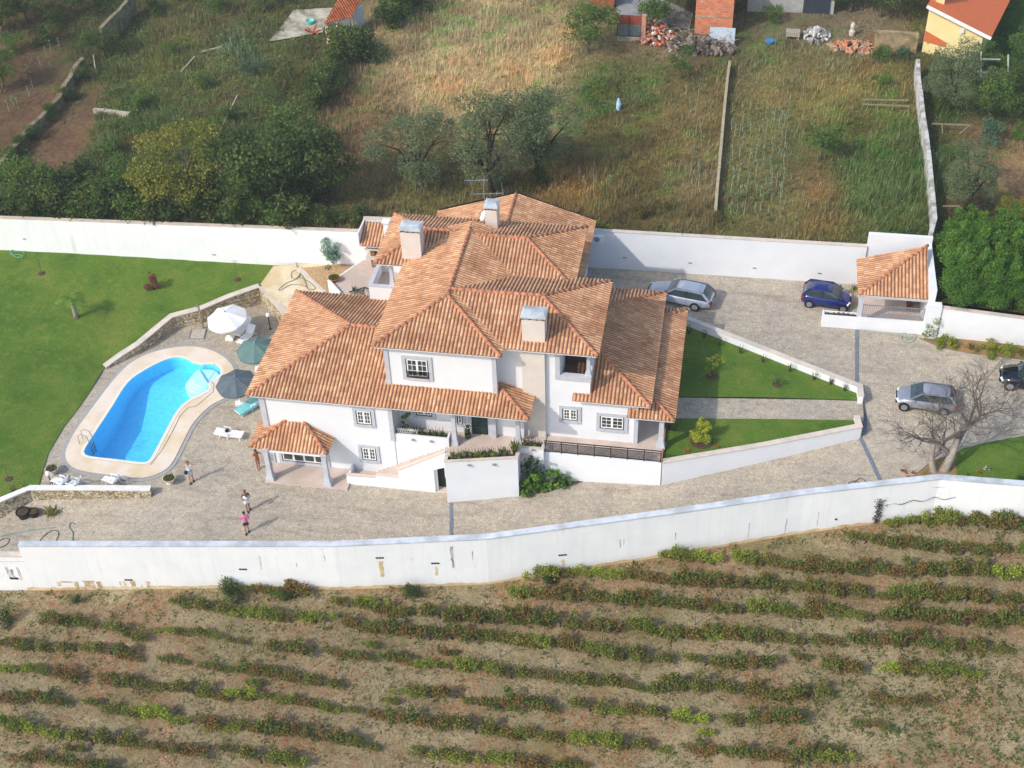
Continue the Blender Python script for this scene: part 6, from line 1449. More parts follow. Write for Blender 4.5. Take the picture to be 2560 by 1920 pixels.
gchair(*ZQ(860,640),R(-18),'white reclining chair beside the globe lamp, left of the pair'); gchair(*ZQ(1030,665),R(-12),'white reclining chair in the middle, right of the pair',False); gchair(*ZQ(1570,620),R(-14),'white reclining chair standing alone left of the stone bowl planter')
def bowl(px,py,label,cols,seed,r=.42,m=STONEC,h=.5,plant=True,z=0.):
    P=at(px,py,z); o=thing('planter',label,'planter',P,0); s=MB()
    s.lathe((0,0,0),[(r*.55,0),(r*.6,.05),(r*.42,.12),(r*.5,.2),(r*.85,h*.72),(r*1.02,h*.93),(r*1.05,h),(r*.93,h),(r*.86,h*.86),(.01,h*.85)],20); s.build('bowl',m,o,smooth=True)
    s=MB(); s.lathe((0,0,h*.84),[(r*.84,0),(r*.8,.03),(.01,.05)],14); s.build('soil',SOILP,o)
    if plant:
        rg=np.random.default_rng(seed); n=260; a=rg.uniform(0,6.28,n); k=np.sqrt(rg.uniform(0,1,n))*r*.88; C=np.c_[np.cos(a)*k,np.sin(a)*k,h*.9+rg.uniform(0,.12,n)]
        V,Fc,cc=leafcloud(C,.09,pick(cols,n,rg),rg); p=npmesh('low_plant',V,Fc,LEAF,cc); p.location=P; tag(p,'low planting in the '+' '.join(label.split()[:11]),'plant')
    return o
bowl(*ZQ(738,462),'round stone bowl planter beside the lawn edge at the bottom left of the pool',[(120,116,70),(96,96,56),(140,130,90)],1)
bowl(*ZM(1472,718),'round stone bowl planter near the man with the white shirt',[(112,120,50),(90,104,44),(130,130,66)],2)
P0=at(*Z1(815,835),2.85); bowl(*Z1(815,838),'wide terracotta bowl on the rear patio corner',[(104,118,50),(84,100,44)],3,r=.42,m=TERRACOTTA,h=.34,z=2.82)
def lamp(px,py,label,h,z=0.):
    P=at(px,py,z); o=thing('garden_lamp',label,'lamp',P,0,'globe lamps on black posts'); s=MB(); s.lathe((0,0,0),[(.1,0),(.1,.04),(.045,.08),(.035,h-.1),(.07,h-.04),(.07,h)],10); s.build('post',BLACKM,o)
    s=MB(); n=9; s.lathe((0,0,h+.15),[(.165*math.sin(math.pi*k/n)+.002,-.165*math.cos(math.pi*k/n)) for k in range(n+1)],14); s.build('globe',PLA,o,smooth=True)
lamp(*ZN(1527,790),'white globe lamp on a black post near the sandy path wall',1.15); lamp(*ZQ(708,597),'white globe lamp on a short post at the lower left lawn edge',.72)
# outdoor shower
a=at(*ZN(595,778),0); o=thing('outdoor_shower','wooden shower post standing at its shallow tray by the stone wall','shower',a); s=MB(); s.box(-.06,.06,-.05,.05,0,2.25); s.build('post',WOOD,o); s=MB(); s.bar((0,-.05,2.2),(0,-.3,2.25),.04); s.lathe((0,-.32,2.17),[(.07,0),(.03,.06)],8); s.build('shower_head',GREYM,o)
q=[at(*ZN(*p),0)-a for p in ((395,925),(605,930),(640,785),(435,808))]; s=MB(); s.prism([tuple(p[:2]) for p in q],.003,.025); s.build('tray',mat('tray_tiles',(190,180,164),(170,160,146),4),o)
s=MB(); s.bar((*q[0][:2],.03),(*q[3][:2],.03),.07,.05); s.bar((*q[1][:2],.03),(*q[2][:2],.03),.07,.05); s.bar((*q[0][:2],.03),(*q[1][:2],.03),.03,.04); s.build('tray_edge',GREYM,o)
# potted things at lower left
def pot(Pc,r,h,m,label,cat='plant pot',taper=.75,soil=True):
    o=thing('plant_pot',label,cat,Pc); s=MB(); s.lathe((0,0,0),[(r*taper,0),(r*.97,h*.85),(r*1.05,h*.87),(r*1.05,h),(r*.93,h),(r*.9,h*.9),(.01,h*.88)],16); s.build('pot',m,o,smooth=False)
    if soil: s=MB(); s.lathe((0,0,h*.86),[(r*.88,0),(r*.86,.03),(.01,.05)],12); s.build('soil',SOILP,o)
    return o
pot(at(*ZQ(335,1060),zd),.42,.5,DARKPL,'larger black plastic pot with brown soil below the stone wall'); pot(at(*ZQ(480,1045),zd),.33,.42,DARKPL,'smaller black plastic pot between the larger pot and the agave clump')
AG=[(118,132,76),(98,118,66),(136,140,84),(150,140,70)]
def rosette(P,n,L,cols,seed,name,label,cat,w=.09):
    rg=np.random.default_rng(seed); V=[];Fc=[];C=[]
    for i in range(n):
        a=rg.uniform(0,6.28); e=rg.uniform(.25,1.2); d=np.array([math.cos(a)*math.cos(e),math.sin(a)*math.cos(e),math.sin(e)]); sdir=np.array([-math.sin(a),math.cos(a),0])*w*.5; l=L*rg.uniform(.7,1.1); c0=np.array([rg.normal(0,L*.35),rg.normal(0,L*.25),0]); c=lc(cols[rg.integers(0,len(cols))])
        m1=c0+d*l*.55+np.array([0,0,.05]); e1=c0+d*l+np.array([0,0,-.12*l]); k=len(V); V+=[c0-sdir*.6,c0+sdir*.6,m1+sdir,m1-sdir,e1,e1+sdir*.02]; Fc+=[(k,k+1,k+2,k+3),(k+3,k+2,k+5,k+4)]; C+=[c]*6
    o=npmesh(name,np.array(V),np.array(Fc),LEAF,np.array(C)); o.location=P; return tag(o,label,cat)
rosette(at(*ZQ(710,1010),zd),70,.6,AG,4,'succulent_clump','clump of pale green succulents right of the black pots','plant')
# hoses
HOSE=mat('green_hose',(110,128,116),(92,110,100),4,rough=.5); HOSE2=mat('pale_green_hose',(120,176,150),(104,160,136),4,rough=.5); HOSE3=mat('dark_hose',(84,92,90),(70,78,78),4,rough=.5)
def hose(Z,pts,f_,m,label,r=.022,n=6):
    P=[at(*Z(*p),f_) for p in pts]; Q=[]
    for i in range(len(P)-1):
        p0,p1,p2,p3=P[max(i-1,0)],P[i],P[i+1],P[min(i+2,len(P)-1)]
        for k in range(n): t=k/n; Q.append(.5*((2*p1)+(-p0+p2)*t+(2*p0-5*p1+4*p2-p3)*t*t+(-p0+3*p1-3*p2+p3)*t**3))
    Q.append(P[-1]); Q=[(q[0],q[1],float(f_(q[0],q[1]))+.04) for q in Q]; s=MB(); s.tube(Q,r,5); return tag(s.build('garden_hose',m,smooth=True),label,'hose')
pz=lambda x,y:1.42+.5*ss(13,20,y)+.04
hose(Z1,[(480,670),(495,720),(520,760),(500,820),(450,815),(445,770),(490,745),(525,775),(470,830),(400,860),(335,915),(355,918),(420,880),(480,870),(560,885),(600,920)],pz,HOSE,'tangled green garden hose on the sandy path behind the house')
hose(Z1,[(520,750),(560,840),(590,910),(650,905),(600,850),(500,800)],pz,HOSE,'loop of green hose trailing to the lower end of the sandy path')
hose(ZL,[(110,180),(115,225),(90,240),(140,290),(210,270),(190,240),(120,245),(100,265),(170,270),(200,290),(150,295)],lambda x,y:lawn_z(x,y)+.03,HOSE2,'coiled pale green hose on the lawn by the rear wall')
hose(ZQ,[(0,1340),(100,1315),(250,1280),(450,1250),(620,1225),(760,1215)],zd,HOSE2,'thin pale hose stretched across the lower left drive')
hose(ZQ,[(540,1415),(620,1320),(700,1265),(770,1255),(810,1290),(790,1370),(750,1450)],zd,HOSE3,'dark arched hose loop behind the front wall at the lower left')
hose(ZQ,[(1035,1170),(985,1145),(960,1190),(975,1240),(1010,1290),(1005,1370),(1020,1455)],zd,HOSE,'hooked green hose right of the dark arched loop',)
hose(ZQ,[(0,1395),(60,1365),(125,1380),(110,1430),(60,1470),(0,1490)],zd,HOSE3,'dark hose loop at the left edge of the drive')
hose(Z7,[(470,1320),(490,1290),(560,1280),(610,1330),(560,1340),(530,1300),(600,1250),(660,1300),(690,1350),(740,1330),(820,1270),(880,1300),(900,1320),(820,1320),(700,1290),(640,1310),(620,1345)],zd,HOSE3,'tangled dark hose at the lower end of the long drain channel')
hose(Z6,[(1235,955),(1225,1010),(1170,985),(1100,1000),(1090,1080),(1150,1100),(1210,1060),(1190,1000),(1120,1010),(1130,1070),(1200,1040)],zd,HOSE2,'coiled pale green hose in front of the gatehouse step')
# ------------------------------------------------------------------ garden plants
YG=[(150,160,52),(168,170,60),(130,146,48),(112,130,44)]
def shrub(px,py,z,seed,h,r,cols,n,leaf,label,name='garden_shrub',cone=False,cat='shrub',cl=8,s=1):
    f_=z if callable(z) else (lambda a,b:z); P=at(px,py,f_); me=bushmesh(seed,h,r,cols,n,leaf,cl,cone); return putbush(name,label,cat,P,me,seed*.7,s)
lz=lambda x,y:lawn_z(x,y)+.02
# palm
P=at(*ZL(660,808),lz); o=thing('palm_tree','young palm with a thick pale trunk on the left lawn','palm',P); s=MB(); s.tube([(0,0,-.05),(0,.02,.5),(-.02,.02,1.1),(-.03,.02,1.5),(-.03,.02,1.75)],[.2,.17,.14,.17,.1],10); s.build('trunk',PALEBARK,o,smooth=True)
rg=np.random.default_rng(6); V=[];Fc=[];C=[]
for i in range(13):
    a=i*2.4+rg.uniform(-.2,.2); e=rg.uniform(.2,1.25); L=rg.uniform(1.0,1.35); d=np.array([math.cos(a)*math.cos(e),math.sin(a)*math.cos(e),math.sin(e)]); pth=[np.array([-.03,.02,1.7])+d*L*t+np.array([0,0,-.75*t*t*L*math.cos(e)]) for t in np.linspace(0,1,9)]; sd=np.array([-math.sin(a),math.cos(a),0])
    for j in range(1,9):
        for sg_ in (-1,1):
            b0=pth[j-1];b1=pth[j]; tip=b1+sd*sg_*.44*math.sin(math.pi*(j/9.5))+d*.1+np.array([0,0,-.06]); k=len(V); V+=[b0,b0+(b1-b0)*.7,tip,tip+np.array([.01,.01,0])]; Fc.append((k,k+1,k+2,k+3)); C+=[lc((120,150,60))*rg.uniform(.8,1.2)]*4
npmesh('fronds',np.array(V),np.array(Fc),LEAF,np.clip(np.array(C),0,1),parent=o)
shrub(*ZL(1330,572),lz,71,2.0,.75,[(150,92,84),(132,78,74),(164,108,92)],1500,.1,'dark red leafed shrub in the middle of the left lawn',cl=9,cone=True)
def sapling(px,py,z,h,label,cols,n=90,seed=1,lean=0,r=.3,leaf=.08,nm='sapling'):
    P=at(px,py,z if callable(z) else (lambda a,b:z)); o=thing(nm,label,'sapling',P); s=MB(); s.tube([(0,0,-.05),(lean*.4,.02,h*.5),(lean,0,h)],[.025,.018,.008],5)
    rg=np.random.default_rng(seed)
    for k in range(5): z0=h*(.35+.12*k); a=rg.uniform(0,6.28); s.tube([(lean*z0/h,0,z0),(lean*z0/h+math.cos(a)*r*.7,math.sin(a)*r*.7,z0+.25)],[.01,.004],4)
    s.build('trunk',BARK,o); C=np.c_[rg.normal(0,r*.5,n)+lean*.6,rg.normal(0,r*.5,n),h*rg.uniform(.4,1.05,n)]; V,Fc,cc=leafcloud(C,leaf,pick(cols,n,rg),rg); npmesh('leaves',V,Fc,LEAF,cc,parent=o)
    b=MB(); b.lathe((0,0,-.02),[(.3,0),(.25,.05),(.01,.08)],10); b.build('soil_ring',SOILP,o)
sapling(*ZL(360,425),lz,1.5,'thin sapling in a soil ring near the top left of the lawn',[(110,130,50)],40,1)
sapling(*ZL(2052,478),lz,1.8,'thin sapling near the right tip of the left lawn',[(110,128,60)],50,2)
sapling(*ZQ(120,540),lz,1.9,'almost leafless sapling at the bottom left of the lawn',[(150,110,60),(128,110,60)],70,3,r=.5)
sapling(*Z1(215,672),lz,.7,'tiny plant at the foot of the rear wall by the path',[(90,110,50)],40,4)
shrub(*ZQ(200,740),lz,72,.5,.35,[(130,90,60),(104,110,50)],160,.09,'small reddish shrub at the lower left lawn tip')
shrub(*ZQ(380,700),lz,73,.5,.3,[(84,104,46)],140,.09,'small green shrub where the lawn meets the low stone wall')
shrub(*ZL(2075,320),lz,74,.9,.3,[(100,110,70),(130,130,90)],90,.08,'spindly weed against the rear wall left of the path')
# narrow bluish tree by rear wall
m_=treemesh(75,3.6,.85,[(130,166,150),(112,150,130),(150,180,164),(96,134,110)],13,1500,.14,.04,PALEBARK,th=.15,clump=.42,limbs=6)
puttree('slender_tree','slender blue-green young tree against the white rear wall','tree',at(*Z1(815,745),1.75),m_,s=1,sz=.98)
shrub(*Z1(760,770),1.7,76,.35,.7,[(84,104,50),(104,116,60)],420,.09,'low green ground plant under the slender blue-green tree')
shrub(*Z1(990,930),2.86,77,.4,.45,[(70,96,46)],160,.09,'green plant behind the rear lattice railing')
# triangular lawn plants
shrub(*Z5(762,1305),2.68,78,1.7,.75,[(176,172,60),(150,156,60),(120,136,56)],420,.1,'airy yellow-green shrub on the triangular lawn by the porch roof',cl=9)
shrub(*Z5(1325,1380),2.68,79,.7,.42,[(96,116,60),(120,132,70)],160,.09,'small green shrub in the middle of the triangular lawn')
shrub(*Z4(1915,835),2.68,80,2.2,.85,[(182,190,62),(196,196,72),(160,174,56),(142,158,52)],4600,.1,'dense yellow-green conical shrub on the small lower lawn',cone=True,cl=14)
shrub(*Z4(1640,740),2.68,81,.7,.5,[(60,86,40),(74,98,48)],220,.1,'dark low shrub beside the right porch column')
for i,(x,y) in enumerate(((1920,290),)): pass
for (x,y,s_) in ((765,1315,.42),(1322,1385,.33),(1560+0,0,0)):
    if s_: P=at(*Z5(x,y),2.69); b=MB(); b.lathe((0,0,0),[(s_,0),(s_*.8,.05),(.01,.07)],12); b=b.build('soil_ring',SOILP); b.location=P; tag(b,kind='structure')
P=at(*Z4(1915,840),2.69); b=MB(); b.lathe((0,0,0),[(.75,0),(.6,.04),(.01,.06)],14); b=b.build('soil_ring',SOILP); b.location=P; tag(b,kind='structure')
ROSE=[(96,110,60),(120,96,70),(84,100,56)]
k=0
for (x,y,h) in ((560,950,.9),(690,985,.8),(825,1045,.8),(1005,1115,.5),(1200,1195,.5),(1430,1275,.7),(1640,1345,.8),(1785,1385,.6),(1905,1440,.7)):
    P=at(*Z5(x,y),2.7); me=bushmesh(820+k,h,.24,ROSE,46,.08,5); putbush('rose_bush','thin rose bush trained along the inner face of the triangular lawn wall','rose bush',P,me,k,1,'rose bushes along the garden wall'); k+=1
# big leaf plants at the foot of the terrace
BIG=[(92,134,54),(110,150,58),(76,114,50),(130,164,66)]
def bed0(x,y): return zd(x,y)+.03
bz=[(x,y) for x,y in (tuple(at(*Z4(345,1300),zd)[:2]),tuple(at(*Z4(560,1290),zd)[:2]),tuple(at(*Z4(760,1225),zd)[:2]),tuple(at(*Z4(905,1188),zd)[:2]))]
tag(drapeobj('planting_bed',[(17.2,-.9)]+bz[0:]+[(20.9,.5),(17.2,.6)] ,bed0,mat('brown_bed_soil',(0,0,0)),step=1),kind='structure')
for i,(x,y,h,lab) in enumerate(((410,1285,1.3,'broad leafed plant in the left corner of the bed below the terrace'),(500,1265,1.5,'second broad leafed plant from the white block'),(590,1250,1.4,'low leafy plant in the middle of the bed below the terrace'),(680,1235,2.0,'tall upright leafy plant against the railing wall'),(760,1205,.8,'thin small plant at the right end of the bed'))):
    P=at(*Z4(x,y),bed0); P[1]=min(P[1],.1); me=bushmesh(90+i,h,.62 if i<4 else .35,BIG,[520,560,460,420,90][i],.2,9,cone=(i==3)); putbush('leafy_plant',lab,'plant',P,me,i,1)
P=at(*Z4(430,1260),bed0); P[1]=-.15; o=thing('climbing_plant','dark tall plant with large round leaves climbing in the terrace corner','plant',P); s=MB(); s.tube([(0,0,0),(.1,0,1.2),(0,0,2.4)],[.04,.03,.015],5); s.tube([(.1,0,1.2),(.5,0,2.2)],[.03,.015],5); s.build('stem',DARKBARK,o); rg=np.random.default_rng(5); C=np.c_[rg.normal(.2,.35,150),rg.normal(0,.12,150),rg.uniform(.9,2.5,150)]; V,Fc,cc=leafcloud(C,.24,pick([(62,92,56),(50,80,50),(76,104,60)],150,rg),rg,asp=.9); npmesh('leaves',V,Fc,LEAF,cc,parent=o)
# trough plants
YP=[(128,146,52),(150,160,60),(104,126,46)]
k=0
for x,y in ((1840,985),(1900,980),(1960,975),(2010,975),(2060,970),(2130,968),(2190,975)):
    me=bushmesh(900+k,.5,.3,YP,150,.1,5); putbush('trough_plant','low yellow-green plant in the front trough of the entrance terrace','plant',at(*Z3(x,y),3.42),me,k,1,'plants in the front terrace trough'); k+=1
for x,y,sz in ((30,965,1),(100,960,1),(180,955,1.1),(235,960,1),(295,945,1.5),(310,915,1.3)):
    me=bushmesh(900+k,.5,.3,YP,150,.1,5); putbush('trough_plant','low yellow-green plant in the front trough of the entrance terrace','plant',at(*Z4(x,y),3.42),me,k,sz,'plants in the front terrace trough'); k+=1
for x in (17.4,17.75,18.15): me=bushmesh(900+k,.45,.28,YP,140,.1,5); putbush('trough_plant','green plant in the small trough at the left end of the lattice railing','plant',(x,.55,3.2),me,k,1,'plants in the small trough'); k+=1
for x in (10.4,10.8,11.3,11.7,12.1): me=bushmesh(900+k,.42,.26,MID,130,.1,5); putbush('trough_plant','green plant in the recessed trough left of the entrance','plant',(x,.45,3.42),me,k,1,'plants in the recessed trough'); k+=1
s=MB()
for k2 in range(9): s.bar((9.25+.15*k2,.3,3.45),(9.45+.15*k2,.3,3.95),.02); s.bar((9.45+.15*k2,.3,3.45),(9.25+.15*k2,.3,3.95),.02)
tag(s.build('trellis_panel',WHITEP),'small white lattice panel in the recess beside the bamboo','trellis')
me=bushmesh(960,1.9,.45,[(120,134,70),(104,120,62),(140,140,80)],520,.12,9); putbush('bamboo_plant','tall thin leafed plant in the shaded recess left of the entrance','plant',(9.75,.9,3.0),me)
def potted(P,h,cols,m,label,seed,r=.2):
    o=pot(P,r,.38,m,label+' pot'); me=bushmesh(seed,h,.34,cols,200,.13,6); putbush('potted_plant',label,'plant',(P[0],P[1],P[2]+.34),me,seed)
potted(at(*Z3(1970,812),2.86),.75,[(110,134,60),(84,112,50)],mat('green_pot',(50,84,80),(40,70,68),3),'leafy plant in a dark green pot beside the entrance door',961)
potted(at(*Z4(185,750),2.86),.8,[(70,92,52),(56,78,44)],PLA,'dark leafy plant in a white pot right of the entrance door',962)
potted(at(*Z4(350,750),2.86),.5,[(70,92,52)],PLA,'dark plant in a white pot behind the right terrace column',963)
# plants by right wall
shrub(*Z6(1340,1050),zd,83,2.1,.75,[(112,140,60),(92,124,56),(134,156,80)],420,.13,'tall loose shrub against the white wall right of the gatehouse',cl=9)
shrub(*Z6(1432,1130),zd,84,.95,.6,YG,900,.1,'round yellow-green shrub next to the tall loose shrub')
shrub(*Z6(1570,1150),zd,85,.8,.6,YG,800,.1,'second round yellow-green shrub along the right wall')
shrub(*Z6(1720,1160),zd,86,.45,.6,[(112,110,50),(130,116,60)],300,.09,'low olive ground shrub between the rounded yellow-green ones')
shrub(*Z6(1900,1190),zd,87,.9,.85,YG,1300,.1,'wide yellow-green shrub, left half of the large clump by the right wall')
shrub(*Z6(2050,1205),zd,88,.9,.85,YG,1300,.1,'wide yellow-green shrub, right half of the large clump by the right wall')
shrub(*Z6(2185,1210),zd,89,.5,.6,[(110,116,50),(134,130,64)],300,.09,'low shrub at the right photo edge in the wall bed')
shrub(*Z6(640,615),zd,97,.35,.5,[(176,176,80),(150,156,70)],260,.08,'pale yellow ground plant at the rear wall behind the blue car')
me=bushmesh(970,.25,.2,[(176,70,50),(110,90,50),(90,110,60)],60,.07,4)
for i in range(6): putbush('flower','small red and green flower plant in the gatehouse trough','flowers',(36.05+.35*i,16.3,3.38),me,i,1,'flowers in the gatehouse trough',stem=False)
FL=[(206,90,70),(190,80,60)]
for i,(x,y) in enumerate(((1010,1170),(1035,1195),(1125,1195),(1070,1260),(1210,1270),(1130,1265))): me=bushmesh(980+i,.35,.2,FL+[(96,110,50)],50,.09,4); putbush('flower','small red flower plant at the corner bed by the bare tree','flowers',at(*Z7(x,y),zd),me,i,1,'red flowers in the corner bed',stem=False)
for i,(x,y) in enumerate(((1760,1215),(1820,1165),(1855,1175),(1640,1215))): me=bushmesh(990+i,.35,.2,FL if i==0 else [(220,214,200),(90,110,60)],50,.09,4); putbush('flower','small flower plant in the lower right lawn','flowers',at(*Z7(x,y),zd),me,i,1,'flowers in the lower right lawn',stem=False)
for i,(x,y) in enumerate(((1780,930),(2045,895))): me=bushmesh(996+i,.3,.2,[(216,110,80),(196,90,70)],50,.09,4); putbush('flower','small red flower on the little lawn below the path','flowers',at(*Z4(x,y),2.7),me,i,1,'red flowers on the little lawn',stem=False)
shrub(*Z7(2160,1280),zd,98,.6,.6,[(96,130,50),(80,112,46)],420,.1,'green shrub on the lower right lawn beside the boundary wall')
# ------------------------------------------------------------------ bare tree
def baretree(P,seed,lean,label,H=7.0,r0=.26):
    rg=random.Random(seed); o=thing('bare_tree',label,'tree',P); tr=MB(); br=MB()
    def grow(p,d,L,r,lv,mb):
        n=4; pts=[p]; rs=[r]; q=Vector(p); dd=Vector(d)
        for i in range(n):
            dd=(dd+Vector((rg.gauss(0,.13),rg.gauss(0,.13),rg.gauss(0,.07)+(.03 if lv>1 else 0)))).normalized(); q=q+dd*L/n; pts.append(q.copy()); rs.append(max(.009,r*(1-.38*(i+1)/n)))
        mb.tube(pts,rs,7 if lv<2 else (5 if lv<4 else 3),cap=False)
        if lv>=6: return
        nb=(3 if lv<2 else rg.choice((2,3,3,4)))
        for k in range(nb):
            j=rg.choice((2,3,4)) if k else 4; base=pts[j]
            ax=Vector((rg.gauss(0,1),rg.gauss(0,1),rg.gauss(0,.5))); nd=(dd+ax.normalized()*rg.uniform(.6,1.15)).normalized(); nd.z=max(nd.z,-.1 if lv>1 else .3); nd.normalize()
            grow(base,nd,L*rg.uniform(.62,.86)*(1 if lv else .9),max(.0105,rs[j]*rg.uniform(.62,.8)),lv+1,br)
    grow(Vector((0,0,-.1)),Vector(lean).normalized(),H*.3,r0,0,tr)
    tr.build('trunk',PALEBARK,o,smooth=True); br.build('branches',mat('grey_twigs',(124,116,108),(88,80,74),6),o,smooth=True)
baretree(at(*Z7(1330,1188),zd),3,(-.4,.1,1),'leafless tree with a straight grey trunk, the left of two beside the front wall corner',H=7.2,r0=.24)
baretree(at(*Z7(1425,1178),zd),11,(.45,.3,1),'leafless tree with a leaning grey trunk, the right of two beside the front wall corner',H=8.2,r0=.3)
# ------------------------------------------------------------------ dish, aerial, air conditioner
def facept(px,py,y):
    b=min(((abs(at(px,py,z)[1]-y),z) for z in np.arange(0,14,.02))); return at(px,py,b[1])
P=facept(*Z2(372,275),13.7); o=thing('satellite_dish','white satellite dish mounted on the left side of the rear chimney','satellite dish',(12.55,13.7,P[2])); s=MB()
for rr,h in ((0,0),): pass
prof=[(.001,0),(.15,.01),(.28,.045),(.38,.1),(.385,.085),(.28,.03),(.15,-.005),(.001,-.015)]
s.lathe((0,0,0),prof,18,'y'); d=s.build('dish',PLA,o,smooth=True); d.rotation_euler=(R(-25),0,R(-70)); s=MB(); s.bar((0,0,0),(.3,.05,-.1),.04); s.bar((0,0,0),(-.3,.15,.25),.025); s.build('arm',GREYM,o)
o=thing('tv_aerial','tall metal television aerial on a mast beside the rear chimney','aerial',(12.7,14.2,10.6)); s=MB(); s.tube([(0,0,-.4),(0,0,3.3)],.025,6); s.build('mast',GREYM,o)
s=MB(); s.bar((-1.3,.2,2.9),(.3,-.05,3.2),.035); 
for k in range(7): f_=k/6; p=Vector((-1.3,.2,2.9)).lerp(Vector((.3,-.05,3.2)),f_); s.bar(p+Vector((0,-.25,0)),p+Vector((0,.25,0)),.018)
s.bar((-.9,.1,2.9),(-.75,.1,2.0),.02); s.bar((-.2,0,3.3),(.1,0,2.9),.02); s.build('boom',GREYM,o)
s=MB(); s.bar((-.9,0,2.0),(1.3,0,2.25),.035)
for k in range(6): f_=k/5; p=Vector((-.9,0,2.0)).lerp(Vector((1.3,0,2.25)),f_); s.bar(p+Vector((0,-.3,0)),p+Vector((0,.3,0)),.018)
s.bar((1.25,0,1.9),(1.2,0,3.1),.025); s.build('boom',GREYM,o)
P=facept(*Z2(1370,465),20.9); o=thing('air_conditioner','white air conditioning unit on the rear wall right of the villa','air conditioner',(P[0],20.95,P[2]-.3)); s=MB(); s.box(-.42,.42,-.3,0,0,.6); s.build('casing',PLA,o,bevel=.02); s=MB(); s.lathe((-.1,-.32,.3),[(.22,0),(.22,.02),(.01,.02)],14,'y'); s.build('fan_grille',GREYM,o)
# small wall lights
WL=[((12.95+.0),0)]
def wlight(px,py,y,label,grp=None):
    P=facept(px,py,y); o=thing('wall_light',label,'wall light',(P[0],y-.06,P[2]),0,grp); s=MB(); s.box(-.1,.1,-.06,.06,-.04,.04); s.build('housing',GREYM,o); s=MB(); s.box(-.08,.08,-.055,.055,-.055,-.041); s.build('lens',PLA,o)
for p in (Z3(1498,824),Z3(1655,836)): wlight(*p,.12,'small wall light on the recessed trough wall above the stairs','wall lights on the trough wall')
for p in (Z3(1982,1042),Z3(2195,1035),Z4(123,1038)):
    x=facept(*p,-1.5)[0]; wlight(*p,-1.96+(x-12.78)*.2205,'small wall light on the big white terrace block','wall lights on the terrace block')
wlight(*Z4(460,910),.2,'small wall light on the little trough at the railing end')
P=facept(*Z4(1850,1050),3.0); wlight(*Z4(1850,1050),2.95,'small wall light on the rising garden wall')
